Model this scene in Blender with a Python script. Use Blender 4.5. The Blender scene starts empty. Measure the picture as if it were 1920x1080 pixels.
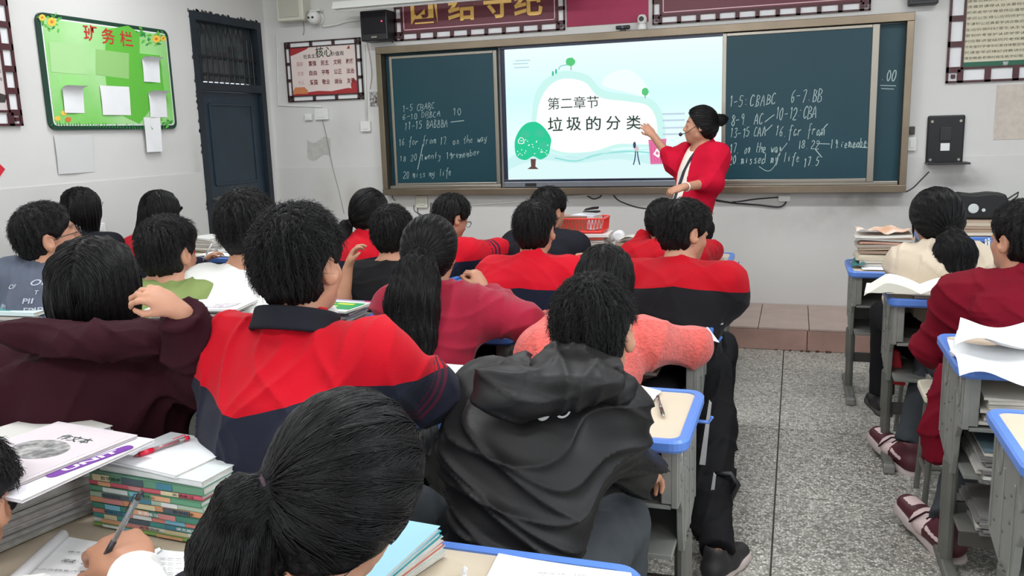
import bpy, bmesh, math, random
import numpy as np
import openvdb
from mathutils import Vector, Matrix, Euler
from mathutils.bvhtree import BVHTree

rnd = random.Random(7)
SC = bpy.context.scene
COL = SC.collection
rad = math.radians

# ------------------------------------------------------------------ camera
CAM_H = 1.46
FPX = 1600.0
YAW, PITCH, ROLL = rad(18.5), rad(10.45), rad(-1.75)
_f = np.array([-math.sin(YAW)*math.cos(PITCH), math.cos(YAW)*math.cos(PITCH), -math.sin(PITCH)])
_r = np.cross(_f, [0, 0, 1.0]); _r /= np.linalg.norm(_r)
_u = np.cross(_r, _f)
_R = _r*math.cos(ROLL) + _u*math.sin(ROLL)
_U = _u*math.cos(ROLL) - _r*math.sin(ROLL)
cam_d = bpy.data.cameras.new('camera'); cam = bpy.data.objects.new('camera', cam_d); COL.objects.link(cam)
cam_d.sensor_width = 36.0; cam_d.lens = 36.0*FPX/1920.0; cam_d.clip_start = 0.02; cam_d.clip_end = 60
M3 = Matrix(((_R[0], _U[0], -_f[0]), (_R[1], _U[1], -_f[1]), (_R[2], _U[2], -_f[2])))
cam.matrix_world = Matrix.Translation((0, 0, CAM_H)) @ M3.to_4x4()
SC.camera = cam

# ------------------------------------------------------------------ world, exposure
SC.view_settings.view_transform = 'Standard'
SC.view_settings.look = 'None'
SC.view_settings.gamma = 1.0
SC.view_settings.exposure = 0.42
SC.view_settings.use_curve_mapping = False
world = bpy.data.worlds.new('world'); SC.world = world; world.use_nodes = True
bg = world.node_tree.nodes['Background']
bg.inputs['Color'].default_value = (0.75, 0.86, 1.0, 1); bg.inputs['Strength'].default_value = 1.0

# ------------------------------------------------------------------ measured photo points -> world points
def ray(px, py): return _f + _R*(px-960)/FPX - _U*(py-540)/FPX
def onY(px, py, y): d = ray(px, py); return d*(y/d[1]) + [0, 0, CAM_H]
def onX(px, py, x): d = ray(px, py); return d*(x/d[0]) + [0, 0, CAM_H]
def onZ(px, py, z): d = ray(px, py); return d*((z-CAM_H)/d[2]) + [0, 0, CAM_H]
def dep(px, py, d): return ray(px, py)*d + [0, 0, CAM_H]

# room measures (metres)
WX0, WX1, WY0, WY1, WZ = -4.283, 2.75, -2.2, 6.45, 3.25
PLAT_Y, PLAT_Z = 5.67, 0.15

# ceiling lights of the room (area light under each tube fixture; the fixtures are built in the room part)
LAMPS = [(x, y) for x in (-3.1, -0.9, 1.3) for y in (-0.6, 1.9, 4.4)]
for (x, y) in LAMPS:
    l = bpy.data.lights.new('tube_light', 'AREA'); l.shape = 'RECTANGLE'; l.size = 1.2; l.size_y = 0.25
    l.energy = 21; l.color = (0.96, 0.98, 1.0)
    o = bpy.data.objects.new('tube_light', l); COL.objects.link(o); o.location = (x, y, 2.92); o['kind'] = 'helper'
# daylight through the windows of the right wall and through the back
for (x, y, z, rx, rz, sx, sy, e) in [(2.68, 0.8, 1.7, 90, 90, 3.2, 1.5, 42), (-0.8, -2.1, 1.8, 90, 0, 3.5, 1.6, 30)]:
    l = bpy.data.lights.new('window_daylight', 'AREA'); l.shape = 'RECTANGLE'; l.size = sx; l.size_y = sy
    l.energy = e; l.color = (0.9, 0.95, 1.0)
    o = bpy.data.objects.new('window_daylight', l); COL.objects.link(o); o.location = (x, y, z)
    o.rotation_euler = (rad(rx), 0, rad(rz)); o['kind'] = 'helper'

# ------------------------------------------------------------------ materials
MATS = {}
def srgb(r, g, b):
    def c(v):
        v /= 255.0
        return v/12.92 if v <= 0.04045 else ((v+0.055)/1.055)**2.4
    return (c(r), c(g), c(b))
def mat(name, col, rough=0.6, metal=0.0, spec=None, bump=0, bscale=200, noise=0, nscale=4, emit=0, sheen=0, col2=None, alpha=1, trans=0, bdist=0.002, coat=0):
    if name in MATS: return MATS[name]
    m = bpy.data.materials.new(name); m.use_nodes = True; nt = m.node_tree; N = nt.nodes; L = nt.links
    b = N['Principled BSDF']
    if max(col) > 1: col = srgb(*col)
    if spec is None: spec = 0.18 if rough >= 0.8 else 0.5
    b.inputs['Base Color'].default_value = (*col, 1); b.inputs['Roughness'].default_value = rough
    b.inputs['Metallic'].default_value = metal; b.inputs['Specular IOR Level'].default_value = spec
    if coat: b.inputs['Coat Weight'].default_value = coat
    if alpha < 1: b.inputs['Alpha'].default_value = alpha
    if trans: b.inputs['Transmission Weight'].default_value = trans
    if sheen: b.inputs['Sheen Weight'].default_value = sheen; b.inputs['Sheen Roughness'].default_value = 0.5
    if emit: b.inputs['Emission Color'].default_value = (*col, 1); b.inputs['Emission Strength'].default_value = emit
    tc = N.new('ShaderNodeTexCoord')
    if noise or col2:
        nz = N.new('ShaderNodeTexNoise'); nz.inputs['Scale'].default_value = nscale; nz.inputs['Detail'].default_value = 6
        L.new(tc.outputs['Object'], nz.inputs['Vector'])
        cr = N.new('ShaderNodeValToRGB'); e = cr.color_ramp.elements
        c2 = col2 if col2 else tuple(max(0, c*(1-noise)) for c in col)
        if max(c2) > 1: c2 = srgb(*c2)
        e[0].position = 0.35; e[0].color = (*c2, 1); e[1].position = 0.65; e[1].color = (*col, 1)
        L.new(nz.outputs['Fac'], cr.inputs['Fac']); L.new(cr.outputs['Color'], b.inputs['Base Color'])
        if emit: L.new(cr.outputs['Color'], b.inputs['Emission Color'])
    if bump:
        bn = N.new('ShaderNodeTexNoise'); bn.inputs['Scale'].default_value = bscale; bn.inputs['Detail'].default_value = 3
        L.new(tc.outputs['Object'], bn.inputs['Vector'])
        bp = N.new('ShaderNodeBump'); bp.inputs['Strength'].default_value = bump; bp.inputs['Distance'].default_value = bdist
        L.new(bn.outputs['Fac'], bp.inputs['Height']); L.new(bp.outputs['Normal'], b.inputs['Normal'])
    MATS[name] = m; return m
def mat_split(name, ca, cb, cc=None, rough=0.85, sheen=0.05, bump=0.5, bscale=260, noise=0.12):
    """cloth in two colours: the seam runs where the mesh attribute 'seg' is zero; a third colour where 'stripe' is positive"""
    m = mat(name, ca, rough, bump=bump, bscale=bscale, sheen=sheen, noise=noise, nscale=9)
    nt = m.node_tree; N = nt.nodes; L = nt.links; b = N['Principled BSDF']
    src = b.inputs['Base Color'].links[0].from_socket
    def layer(src, attr, col):
        a = N.new('ShaderNodeAttribute'); a.attribute_name = attr
        g = N.new('ShaderNodeMath'); g.operation = 'GREATER_THAN'; g.inputs[1].default_value = 0
        L.new(a.outputs['Fac'], g.inputs[0])
        mx = N.new('ShaderNodeMix'); mx.data_type = 'RGBA'
        L.new(g.outputs[0], mx.inputs[0]); L.new(src, mx.inputs[6]); mx.inputs[7].default_value = (*srgb(*col), 1)
        return mx.outputs[2]
    s = layer(src, 'seg', cb)
    if cc: s = layer(s, 'stripe', cc)
    L.new(s, b.inputs['Base Color'])
    return m

# ------------------------------------------------------------------ object helpers
def empty(name, loc=(0, 0, 0), rz=0.0, label=None, cat=None, group=None):
    o = bpy.data.objects.new(name, None); COL.objects.link(o); o.empty_display_size = 0.05
    o.location = loc; o.rotation_euler = (0, 0, rz)
    return tag(o, label, cat, group)
def tag(o, label=None, cat=None, group=None, kind=None):
    if label: o['label'] = label
    if cat: o['category'] = cat
    if group: o['group'] = group
    if kind: o['kind'] = kind
    return o
def mesh(name, V, F, m, parent=None, smooth=False, idx=None, attrs=None, loc=None):
    me = bpy.data.meshes.new(name); me.from_pydata([tuple(map(float, v)) for v in V], [], [tuple(map(int, f)) for f in F])
    return finish(name, me, m, parent, smooth, idx, attrs, loc)
def finish(name, me, m, parent=None, smooth=False, idx=None, attrs=None, loc=None):
    for mm in (m if isinstance(m, (list, tuple)) else [m]): me.materials.append(mm)
    if idx is not None: me.polygons.foreach_set('material_index', idx)
    if smooth: me.polygons.foreach_set('use_smooth', [True]*len(me.polygons))
    if attrs:
        for k, v in attrs.items():
            a = me.attributes.new(k, 'FLOAT', 'POINT'); a.data.foreach_set('value', np.asarray(v, np.float32))
    me.update()
    o = bpy.data.objects.new(name, me); COL.objects.link(o)
    if parent: o.parent = parent
    if loc is not None: o.location = loc
    return o
def copy_tree(o, parent=None, loc=None, rz=None):
    c = o.copy(); COL.objects.link(c)
    if parent: c.parent = parent
    if loc is not None: c.location = loc
    if rz is not None: c.rotation_euler = (0, 0, rz)
    for ch in list(o.children): copy_tree(ch, c)
    return c

class MB:
    """collects shapes, links them as ONE mesh object"""
    def __init__(s): s.V = []; s.F = []; s.I = []; s.i = 0
    def add(s, V, F, i=None):
        n = len(s.V); s.V += [tuple(map(float, v)) for v in V]; s.F += [tuple(int(a)+n for a in f) for f in F]; s.I += [s.i if i is None else i]*len(F); return s
    def box(s, c, d, rz=0, bev=0, rx=0, ry=0, i=None):
        bm = bmesh.new(); bmesh.ops.create_cube(bm, size=1.0)
        for v in bm.verts: v.co = Vector((v.co.x*d[0], v.co.y*d[1], v.co.z*d[2]))
        if bev: bmesh.ops.bevel(bm, geom=bm.edges[:], offset=min(bev, min(d)*0.45), segments=2, affect='EDGES', profile=0.5)
        mt = Matrix.Translation(Vector(c)) @ Euler((rx, ry, rz)).to_matrix().to_4x4()
        return s.bm(bm, mt, i)
    def bm(s, bm, mt=None, i=None):
        if mt is not None: bm.transform(mt)
        bm.verts.ensure_lookup_table(); bm.verts.index_update()
        s.add([v.co[:] for v in bm.verts], [[v.index for v in f.verts] for f in bm.faces], i); bm.free(); return s
    def prism(s, pts, a, b, axis='z', i=None, bev=0):
        """polygon pts (2D) pushed from a to b along axis: z:(x,y) y:(x,z) x:(y,z)"""
        def P(p, h): return {'z': (p[0], p[1], h), 'y': (p[0], h, p[1]), 'x': (h, p[0], p[1])}[axis]
        bm = bmesh.new()
        v0 = [bm.verts.new(P(p, a)) for p in pts]; v1 = [bm.verts.new(P(p, b)) for p in pts]; n = len(pts)
        bm.faces.new(v0[::-1]); bm.faces.new(v1)
        for k in range(n): bm.faces.new((v0[k], v0[(k+1) % n], v1[(k+1) % n], v1[k]))
        bmesh.ops.recalc_face_normals(bm, faces=bm.faces[:])
        if bev: bmesh.ops.bevel(bm, geom=bm.edges[:], offset=bev, segments=2, affect='EDGES', profile=0.5)
        return s.bm(bm, None, i)
    def tube(s, pts, r, n=8, i=None, caps=True, closed=False):
        pts = [np.array(p, float) for p in pts]; m = len(pts)
        rs = r if isinstance(r, (list, tuple, np.ndarray)) else [r]*m
        V = []; F = []; prev = None
        for k, p in enumerate(pts):
            if closed: t = pts[(k+1) % m]-pts[k-1]
            else: t = pts[min(k+1, m-1)]-pts[max(k-1, 0)]
            t = t/(np.linalg.norm(t)+1e-12)
            if prev is None:
                a = np.array([0, 0, 1.0]) if abs(t[2]) < 0.9 else np.array([1.0, 0, 0])
                x = np.cross(t, a)
            else: x = prev - t*np.dot(prev, t)
            x /= np.linalg.norm(x)+1e-12; y = np.cross(t, x); prev = x
            for j in range(n):
                an = 2*math.pi*j/n; V.append(p + (x*math.cos(an)+y*math.sin(an))*rs[k])
        for k in range(m if closed else m-1):
            k2 = (k+1) % m
            for j in range(n): F.append((k*n+j, k*n+(j+1) % n, k2*n+(j+1) % n, k2*n+j))
        if caps and not closed: F.append(tuple(range(n))[::-1]); F.append(tuple((m-1)*n+j for j in range(n)))
        return s.add(V, F, i)
    def lathe(s, prof, c=(0, 0, 0), n=20, axis='z', i=None):
        """profile [(r, h)...] turned round the axis through c"""
        V = []; F = []
        for (r, h) in prof:
            for j in range(n):
                a = 2*math.pi*j/n; x, y = r*math.cos(a), r*math.sin(a)
                p = {'z': (x, y, h), 'y': (x, h, y), 'x': (h, x, y)}[axis]
                V.append((p[0]+c[0], p[1]+c[1], p[2]+c[2]))
        for k in range(len(prof)-1):
            for j in range(n): F.append((k*n+j, k*n+(j+1) % n, (k+1)*n+(j+1) % n, (k+1)*n+j))
        F.append(tuple(range(n))[::-1]); F.append(tuple((len(prof)-1)*n+j for j in range(n)))
        return s.add(V, F, i)
    def grid(s, fn, nu, nv, i=None):
        V = [fn(a/nu, b/nv) for b in range(nv+1) for a in range(nu+1)]
        F = [(b*(nu+1)+a, b*(nu+1)+a+1, (b+1)*(nu+1)+a+1, (b+1)*(nu+1)+a) for b in range(nv) for a in range(nu)]
        return s.add(V, F, i)
    def build(s, name, m, parent=None, smooth=False, loc=None, label=None):
        o = mesh(name, s.V, s.F, m, parent, smooth, s.I, None, loc)
        bm = bmesh.new(); bm.from_mesh(o.data); bmesh.ops.recalc_face_normals(bm, faces=bm.faces[:]); bm.to_mesh(o.data); bm.free()
        if label: o['label'] = label
        return o

_txt = {}
def text_geo(body, size=1.0, depth=0.0, res=3, bold=0.0, align='CENTER'):
    c = bpy.data.curves.new('t', 'FONT'); c.body = body; c.size = size; c.extrude = depth; c.align_x = align; c.align_y = 'CENTER'; c.resolution_u = res; c.offset = bold
    o = bpy.data.objects.new('t', c); COL.objects.link(o)
    bpy.context.view_layer.update()
    me = bpy.data.meshes.new_from_object(o.evaluated_get(bpy.context.evaluated_depsgraph_get()))
    V = [tuple(v.co) for v in me.vertices]; F = [tuple(p.vertices) for p in me.polygons]
    bpy.data.objects.remove(o); bpy.data.curves.remove(c); bpy.data.meshes.remove(me)
    return V, F
def fix_px(V, w=None, h=None):
    """scale text verts to given width / height, centred"""
    A = np.array(V); lo = A.min(0); hi = A.max(0); c = (lo+hi)/2; A = A-[c[0], c[1], 0]
    sx = w/(hi[0]-lo[0]) if w else None; sy = h/(hi[1]-lo[1]) if h else None
    A[:, 0] *= sx or sy; A[:, 1] *= sy or sx
    return A
# =================================================================== ROOM
M_wall = mat('wall_paint', (214, 213, 210), 0.75, noise=0.05, nscale=1.3, bump=0.25, bscale=30, bdist=0.004)
M_dado = mat('dado_paint', (210, 209, 206), 0.5, noise=0.04, nscale=1.7, bump=0.15, bscale=25, bdist=0.003)
def smudge(m, zones):
    """old dirt and other grey smudges on the paint that stay where they are"""
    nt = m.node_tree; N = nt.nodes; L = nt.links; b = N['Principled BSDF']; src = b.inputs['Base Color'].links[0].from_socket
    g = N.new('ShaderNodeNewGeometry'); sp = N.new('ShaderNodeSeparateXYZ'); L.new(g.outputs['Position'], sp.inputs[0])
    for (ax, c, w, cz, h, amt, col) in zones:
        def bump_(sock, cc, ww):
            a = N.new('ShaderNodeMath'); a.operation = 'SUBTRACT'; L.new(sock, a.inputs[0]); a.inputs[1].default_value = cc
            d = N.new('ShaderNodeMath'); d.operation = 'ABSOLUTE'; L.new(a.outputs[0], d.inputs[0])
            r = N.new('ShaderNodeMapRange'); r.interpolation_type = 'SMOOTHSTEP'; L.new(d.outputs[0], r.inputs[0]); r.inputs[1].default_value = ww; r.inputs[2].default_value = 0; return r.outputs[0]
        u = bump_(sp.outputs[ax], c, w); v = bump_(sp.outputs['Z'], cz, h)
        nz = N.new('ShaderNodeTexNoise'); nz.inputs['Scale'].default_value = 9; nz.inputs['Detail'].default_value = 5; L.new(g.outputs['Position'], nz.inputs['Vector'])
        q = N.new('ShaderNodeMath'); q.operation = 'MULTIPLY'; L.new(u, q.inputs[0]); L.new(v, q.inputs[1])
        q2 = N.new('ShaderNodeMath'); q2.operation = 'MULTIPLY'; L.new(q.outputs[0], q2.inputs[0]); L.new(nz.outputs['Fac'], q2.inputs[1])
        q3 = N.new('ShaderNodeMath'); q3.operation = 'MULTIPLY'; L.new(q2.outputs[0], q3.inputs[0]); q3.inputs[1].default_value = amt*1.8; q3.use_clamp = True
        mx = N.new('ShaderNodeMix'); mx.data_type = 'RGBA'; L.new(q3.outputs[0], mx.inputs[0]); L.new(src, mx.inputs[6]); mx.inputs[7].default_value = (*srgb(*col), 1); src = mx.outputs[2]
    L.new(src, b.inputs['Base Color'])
smudge(M_dado, [('X', .45, .42, .90, .16, .55, (96, 88, 80)), ('X', .15, .9, .80, .25, .25, (120, 112, 104)), ('X', 1.02, .30, 1.02, .12, .5, (90, 88, 88)), ('X', -3.55, .12, .95, .2, .35, (150, 130, 100)), ('X', -3.8, .2, 1.0, .3, .2, (140, 130, 110))])  # under the bracket shelf the zone is just a darker grey patch
smudge(M_wall, [('X', -3.6, .25, 1.45, .25, .18, (150, 150, 146)), ('Y', 5.42, .10, 1.2, .5, .30, (150, 148, 142)), ('Y', 5.0, .5, 1.4, .12, .12, (170, 170, 166))])
M_ceil = mat('ceiling_paint', (225, 225, 222), 0.9)
M_tile = mat('terrazzo', (150, 148, 143), 0.38, spec=0.4)
def terrazzo(m):
    nt = m.node_tree; N = nt.nodes; L = nt.links; b = N['Principled BSDF']
    tc = N.new('ShaderNodeNewGeometry')
    v = N.new('ShaderNodeTexVoronoi'); v.inputs['Scale'].default_value = 96; v.inputs['Randomness'].default_value = 1
    L.new(tc.outputs['Position'], v.inputs['Vector'])
    cr = N.new('ShaderNodeValToRGB'); cr.color_ramp.interpolation = 'CONSTANT'; e = cr.color_ramp.elements
    sp = N.new('ShaderNodeSeparateColor'); L.new(v.outputs['Color'], sp.inputs[0]); L.new(sp.outputs[0], cr.inputs['Fac'])
    cols = [(0, (122, 120, 114)), (0.16, (164, 161, 153)), (0.42, (198, 195, 186)), (0.68, (212, 209, 200)), (0.92, (232, 229, 221))]
    e[0].position = 0; e[0].color = (*srgb(*cols[0][1]), 1); e[1].position = cols[1][0]; e[1].color = (*srgb(*cols[1][1]), 1)
    for p, c in cols[2:]:
        x = e.new(p); x.color = (*srgb(*c), 1)
    dv = N.new('ShaderNodeTexVoronoi'); dv.feature = 'DISTANCE_TO_EDGE'; dv.inputs['Scale'].default_value = 96
    L.new(tc.outputs['Position'], dv.inputs['Vector'])
    mr = N.new('ShaderNodeMapRange'); mr.inputs[1].default_value = 0.02; mr.inputs[2].default_value = 0.16
    L.new(dv.outputs['Distance'], mr.inputs[0])
    mx = N.new('ShaderNodeMix'); mx.data_type = 'RGBA'; L.new(mr.outputs[0], mx.inputs[0]); mx.inputs[6].default_value = (*srgb(128, 126, 118), 1)
    L.new(cr.outputs['Color'], mx.inputs[7])
    nz = N.new('ShaderNodeTexNoise'); nz.inputs['Scale'].default_value = 2.2; L.new(tc.outputs['Position'], nz.inputs['Vector'])
    m2 = N.new('ShaderNodeMix'); m2.data_type = 'RGBA'; m2.blend_type = 'MULTIPLY'; m2.inputs[0].default_value = 0.15
    L.new(mx.outputs[2], m2.inputs[6]); L.new(nz.outputs['Fac'], m2.inputs[7]); L.new(m2.outputs[2], b.inputs['Base Color'])
terrazzo(M_tile)
M_grout = mat('dark_grout', (72, 70, 66), 0.9)
M_pink = mat('pink_stone', (182, 160, 150), 0.35, noise=0.16, nscale=7, bump=0.1, bscale=40)
M_pink2 = mat('pink_stone_worn', (172, 138, 126), 0.5, noise=0.25, nscale=5, bump=0.2, bscale=30)

# floor: terrazzo slabs, each one a piece, over a dark joint bed
P_ = 0.78; GX = -0.042; GY = 3.352
fl = MB().box(((WX0+WX1)/2, (WY0+WY1)/2, -0.03), (WX1-WX0+0.3, WY1-WY0+0.3, 0.048)).build('floor', M_grout); tag(fl, kind='structure')
t_me = None
ix0, ix1 = math.floor((WX0-GX)/P_), math.ceil((WX1-GX)/P_); iy0, iy1 = math.floor((WY0-GY)/P_), math.ceil((PLAT_Y+0.3-GY)/P_)
for i in range(ix0, ix1):
    for j in range(iy0, iy1):
        x0, x1 = max(GX+i*P_, WX0), min(GX+(i+1)*P_, WX1); y0, y1 = max(GY+j*P_, WY0), min(GY+(j+1)*P_, WY1)
        if x1-x0 < 0.05 or y1-y0 < 0.05: continue
        full = abs(x1-x0-P_) < 1e-6 and abs(y1-y0-P_) < 1e-6
        if full and t_me:
            o = bpy.data.objects.new('tile', t_me); COL.objects.link(o); o.parent = fl; o.location = ((x0+x1)/2, (y0+y1)/2, -0.004+rnd.uniform(-.0004, .0004))
        else:
            o = MB().box((0, 0, 0), (x1-x0-0.006, y1-y0-0.006, 0.008), bev=0.0015).build('tile', M_tile, fl, loc=((x0+x1)/2, (y0+y1)/2, -0.004))
            if full: t_me = o.data
# walls
def struct(mb, name, m, parent=None):
    o = mb.build(name, m, parent)
    if parent is None: tag(o, kind='structure')
    return o
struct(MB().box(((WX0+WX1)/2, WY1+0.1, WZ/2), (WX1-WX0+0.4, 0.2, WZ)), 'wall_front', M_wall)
DY0, DY1, DZ = 5.49, 6.38, 2.405      # doorway in the left wall
w = MB()
w.box((WX0-0.1, (WY0+DY0)/2, WZ/2), (0.2, DY0-WY0, WZ)); w.box((WX0-0.1, (DY0+DY1)/2, (DZ+WZ)/2), (0.2, DY1-DY0, WZ-DZ)); w.box((WX0-0.1, (DY1+WY1)/2, WZ/2), (0.2, WY1-DY1, WZ))
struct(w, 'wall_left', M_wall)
wr = MB()   # right wall with two window openings
wr.box((WX1+0.1, (WY0+WY1)/2, 0.45), (0.2, WY1-WY0, 0.9)); wr.box((WX1+0.1, (WY0+WY1)/2, 2.85), (0.2, WY1-WY0, 0.8))
for (a, b) in ((WY0, -1.2), (1.6, 3.0), (5.6, WY1)): wr.box((WX1+0.1, (a+b)/2, 1.675), (0.2, b-a, 1.55))
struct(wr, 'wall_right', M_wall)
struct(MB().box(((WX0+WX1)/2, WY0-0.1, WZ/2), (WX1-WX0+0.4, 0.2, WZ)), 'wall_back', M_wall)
struct(MB().box(((WX0+WX1)/2, (WY0+WY1)/2, WZ+0.05), (WX1-WX0+0.4, WY1-WY0+0.4, 0.1)), 'ceiling', M_ceil)
M_alu = mat('aluminium', (168, 166, 160), 0.35, metal=0.8)
M_glass = mat('window_glass', (225, 235, 240), 0.05, trans=0.95)
for k, (a, b) in enumerate(((-1.2, 1.6), (3.0, 5.6))):
    wn = empty(f'window_{k+1}', (WX1, (a+b)/2, 1.675)); tag(wn, kind='structure'); W_ = b-a
    f = MB()
    for yy in (-W_/2+.025, 0, W_/2-.025): f.box((0.1, yy, 0), (0.06, 0.05, 1.55))
    for zz in (-.75, .75): f.box((0.1, 0, zz), (0.06, W_-.1, 0.05))
    f.build('window_frame', M_alu, wn)
    for sgn in (-1, 1): MB().box((0.1, sgn*W_/4, 0), (0.006, W_/2-0.07, 1.44)).build('pane', M_glass, wn)
# dado: slightly proud glossy band low on the walls
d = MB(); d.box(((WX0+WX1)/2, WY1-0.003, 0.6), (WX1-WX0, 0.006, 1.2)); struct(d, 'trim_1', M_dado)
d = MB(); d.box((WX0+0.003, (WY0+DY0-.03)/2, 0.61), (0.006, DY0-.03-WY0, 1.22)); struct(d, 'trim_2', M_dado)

# teaching platform: bed + stone tiles
PX1 = 0.62
pb = MB().box(((WX0+PX1)/2, (PLAT_Y+WY1)/2+0.006, 0.068), (PX1-WX0-.01, WY1-PLAT_Y-0.02, 0.136)).build('teaching_platform', M_grout)
tag(pb, 'low platform faced with pinkish stone tiles under the blackboard', 'platform')
x = -0.52-0.315*12; k = 0
while x < PX1-0.02:
    x0, x1 = max(x, WX0+.005), min(x+0.315, PX1); k += 1
    if x1-x0 > 0.03:
        for (a, b) in ((PLAT_Y-.01, PLAT_Y+.46), (PLAT_Y+.46, WY1-.008)):
            MB().box((0, 0, 0), (x1-x0-0.004, b-a-0.004, 0.014), bev=0.002).build('tile', M_pink, pb, loc=((x0+x1)/2, (a+b)/2, 0.143+rnd.uniform(-.0008, .0008)))
    x += 0.315
x = 0.10-0.60*8
while x < PX1-0.02:
    x0, x1 = max(x, WX0+.005), min(x+0.60, PX1)
    if x1-x0 > 0.03: MB().box((0, 0, 0), (x1-x0-0.004, 0.016, 0.132), bev=0.002).build('riser_tile', M_pink2, pb, loc=((x0+x1)/2, PLAT_Y-0.001, 0.068))
    x += 0.60
# chipped mortar crumbs along the foot of the riser
cr = MB()
for k in range(26):
    x = rnd.choice([rnd.uniform(0.05, 0.2), rnd.uniform(-0.1, 0.3), rnd.uniform(.38, .5)]); s = rnd.uniform(.006, .018)
    cr.box((x, PLAT_Y-0.012-rnd.uniform(0, .02), s*0.3), (s, s*.8, s*.6), rz=rnd.uniform(0, 3))
o = cr.build('mortar_crumbs', mat('rubble', (96, 66, 56), 0.9)); tag(o, 'reddish mortar crumbs along the foot of the platform riser', 'debris', kind='stuff')

# ceiling tube fixtures (out of frame, they light the room)
M_lampb = mat('lamp_white', (235, 235, 235), 0.4); M_tube = mat('lit_tube', (245, 250, 255), 0.5, emit=5)
for k, (x, y) in enumerate(LAMPS):
    e = empty('ceiling_light', (x, y, 3.0), 0, 'white twin tube ceiling light, %s row, %s' % (('rear', 'middle', 'front')[k % 3], ('by the door side', 'over the middle desks', 'by the windows')[k//3]), 'ceiling light', 'ceiling lights over the desks')
    f = MB().box((0, 0, 0.03), (1.25, 0.24, 0.04), bev=.005)
    for sx in (-.45, .45): f.tube([(sx, 0, 0.05), (sx, 0, 0.25)], 0.006)
    f.build('housing', M_lampb, e)
    for s in (-.06, .06): MB().tube([(-.6, s, -.012), (.6, s, -.012)], 0.012, 10).build('tube', M_tube, e)

# ------------------------------------------------------------------- DOOR (dark blue, barred transom)
M_door = mat('door_blue', (34, 52, 66), 0.42, noise=0.25, nscale=5, bump=0.1, bscale=20)
M_doorf = mat('door_frame_blue', (28, 40, 50), 0.5, noise=0.3, nscale=10)
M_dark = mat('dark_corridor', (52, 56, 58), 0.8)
dr = empty('door_1', (WX0, (DY0+DY1)/2, 0)); tag(dr, kind='structure')
DW = DY1-DY0; ZT = 1.86
f = MB()
for s in (-1, 1): f.box((-0.05, s*(DW/2-0.03), DZ/2), (0.12, 0.06, DZ))
f.box((-0.05, 0, DZ-0.03), (0.12, DW-.12, 0.06)); f.box((-0.05, 0, ZT), (0.12, DW-.12, 0.06))
f.build('door_frame', M_doorf, dr)
lf = MB().box((-0.05, 0, ZT/2-.01), (0.045, DW-0.13, ZT-0.05)); lf.build('leaf', M_door, dr)
for zc, hh in ((1.42, .62), (.55, .8)):
    r_ = MB()
    for (yy, zz, a, b) in ((0, hh/2, DW-.34, .02), (0, -hh/2, DW-.34, .02), (-(DW-.34)/2, 0, .02, hh), ((DW-.34)/2, 0, .02, hh)): r_.box((-0.024, yy, zc+zz), (0.014, a, b), bev=.004)
    r_.build('moulding', M_door, dr)
MB().box((-0.07, 0, (ZT+DZ)/2), (0.006, DW-.12, DZ-ZT-.09)).build('pane', mat('grimy_glass', (60, 68, 72), 0.12, spec=0.6), dr)
g = MB(); M_bar = mat('grille_bar', (20, 24, 28), 0.5)
zb, zt = ZT+.03, DZ-.06
for k in range(11):
    yy = -DW/2+.11+k*(DW-.22)/10
    zz = zt-.10 if k % 2 else zt-.13
    g.tube([(-0.02, yy, zb), (-0.02, yy, zz)], 0.006, 6)
    if k < 10:
        yn = yy+(DW-.22)/10
        g.tube([(-0.02, yy, zz), (-0.02, (yy+yn)/2, zt-.01), (-0.02, yn, zt-.10 if (k+1) % 2 else zt-.13)], 0.005, 6)
for zz in (zb+.07, zb+.2): g.box((-0.02, 0, zz), (0.008, DW-.14, 0.014))
g.build('window_grille', M_bar, dr)
MB().lathe([(0.012, 0), (0.012, .05), (.026, .055), (.026, .075), (.01, .08)], (-0.03, -DW/2+.12, 1.0), 14, 'x').build('door_handle', M_alu, dr)
# the corridor wall behind the transom
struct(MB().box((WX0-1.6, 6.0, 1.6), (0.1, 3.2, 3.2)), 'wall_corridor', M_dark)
# dark broken paint round the door head
M_chip = mat('bare_plaster', (92, 88, 84), 0.95)
ch = MB()
for k in range(34):
    y = DY0+rnd.uniform(-.03, DW); s = rnd.uniform(.006, .022); ch.prism([(y, DZ-.002), (y+s*2, DZ-.002), (y+s*1.6, DZ+s*.7), (y+s*.5, DZ+s)], WX0, WX0+.0015, 'x')
for k in range(30):
    z = rnd.uniform(.6, DZ); s = rnd.uniform(.004, .014); ch.prism([(DY0+.001, z), (DY0-s, z+s*.6), (DY0-s*.7, z+s*2), (DY0+.001, z+s*2.4)], WX0, WX0+.0015, 'x')
o = ch.build('trim_3', M_chip); tag(o, kind='structure')
# =================================================================== FRONT WALL: blackboard, screen, banners
def W2(px, py, y=WY1): p = onY(px, py, y); return p[0], p[2]
M_brz = mat('brushed_bronze', (132, 119, 102), 0.32, metal=0.75, noise=0.2, nscale=3)
M_slv = mat('satin_silver', (148, 142, 132), 0.3, metal=0.8)
M_brd = mat('green_board', (16, 62, 74), 0.42, noise=0.10, nscale=1.6, spec=0.35)
M_blk = mat('black_plastic', (22, 22, 25), 0.45)
M_nvy = mat('navy_bezel', (28, 38, 66), 0.25)
M_gry = mat('grey_bezel', (120, 124, 132), 0.35, metal=0.3)
BX0, BX1, BZ0, BZ1 = -3.215, 0.712, 0.968, 2.145
bb = empty('blackboard', ((BX0+BX1)/2, WY1-0.055, BZ0), 0, 'long dark green sliding blackboard with bronze frame and chalk writing', 'blackboard')
def L_(p): return (p[0]-(BX0+BX1)/2, p[1]-(WY1-0.055), p[2]-BZ0)
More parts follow.
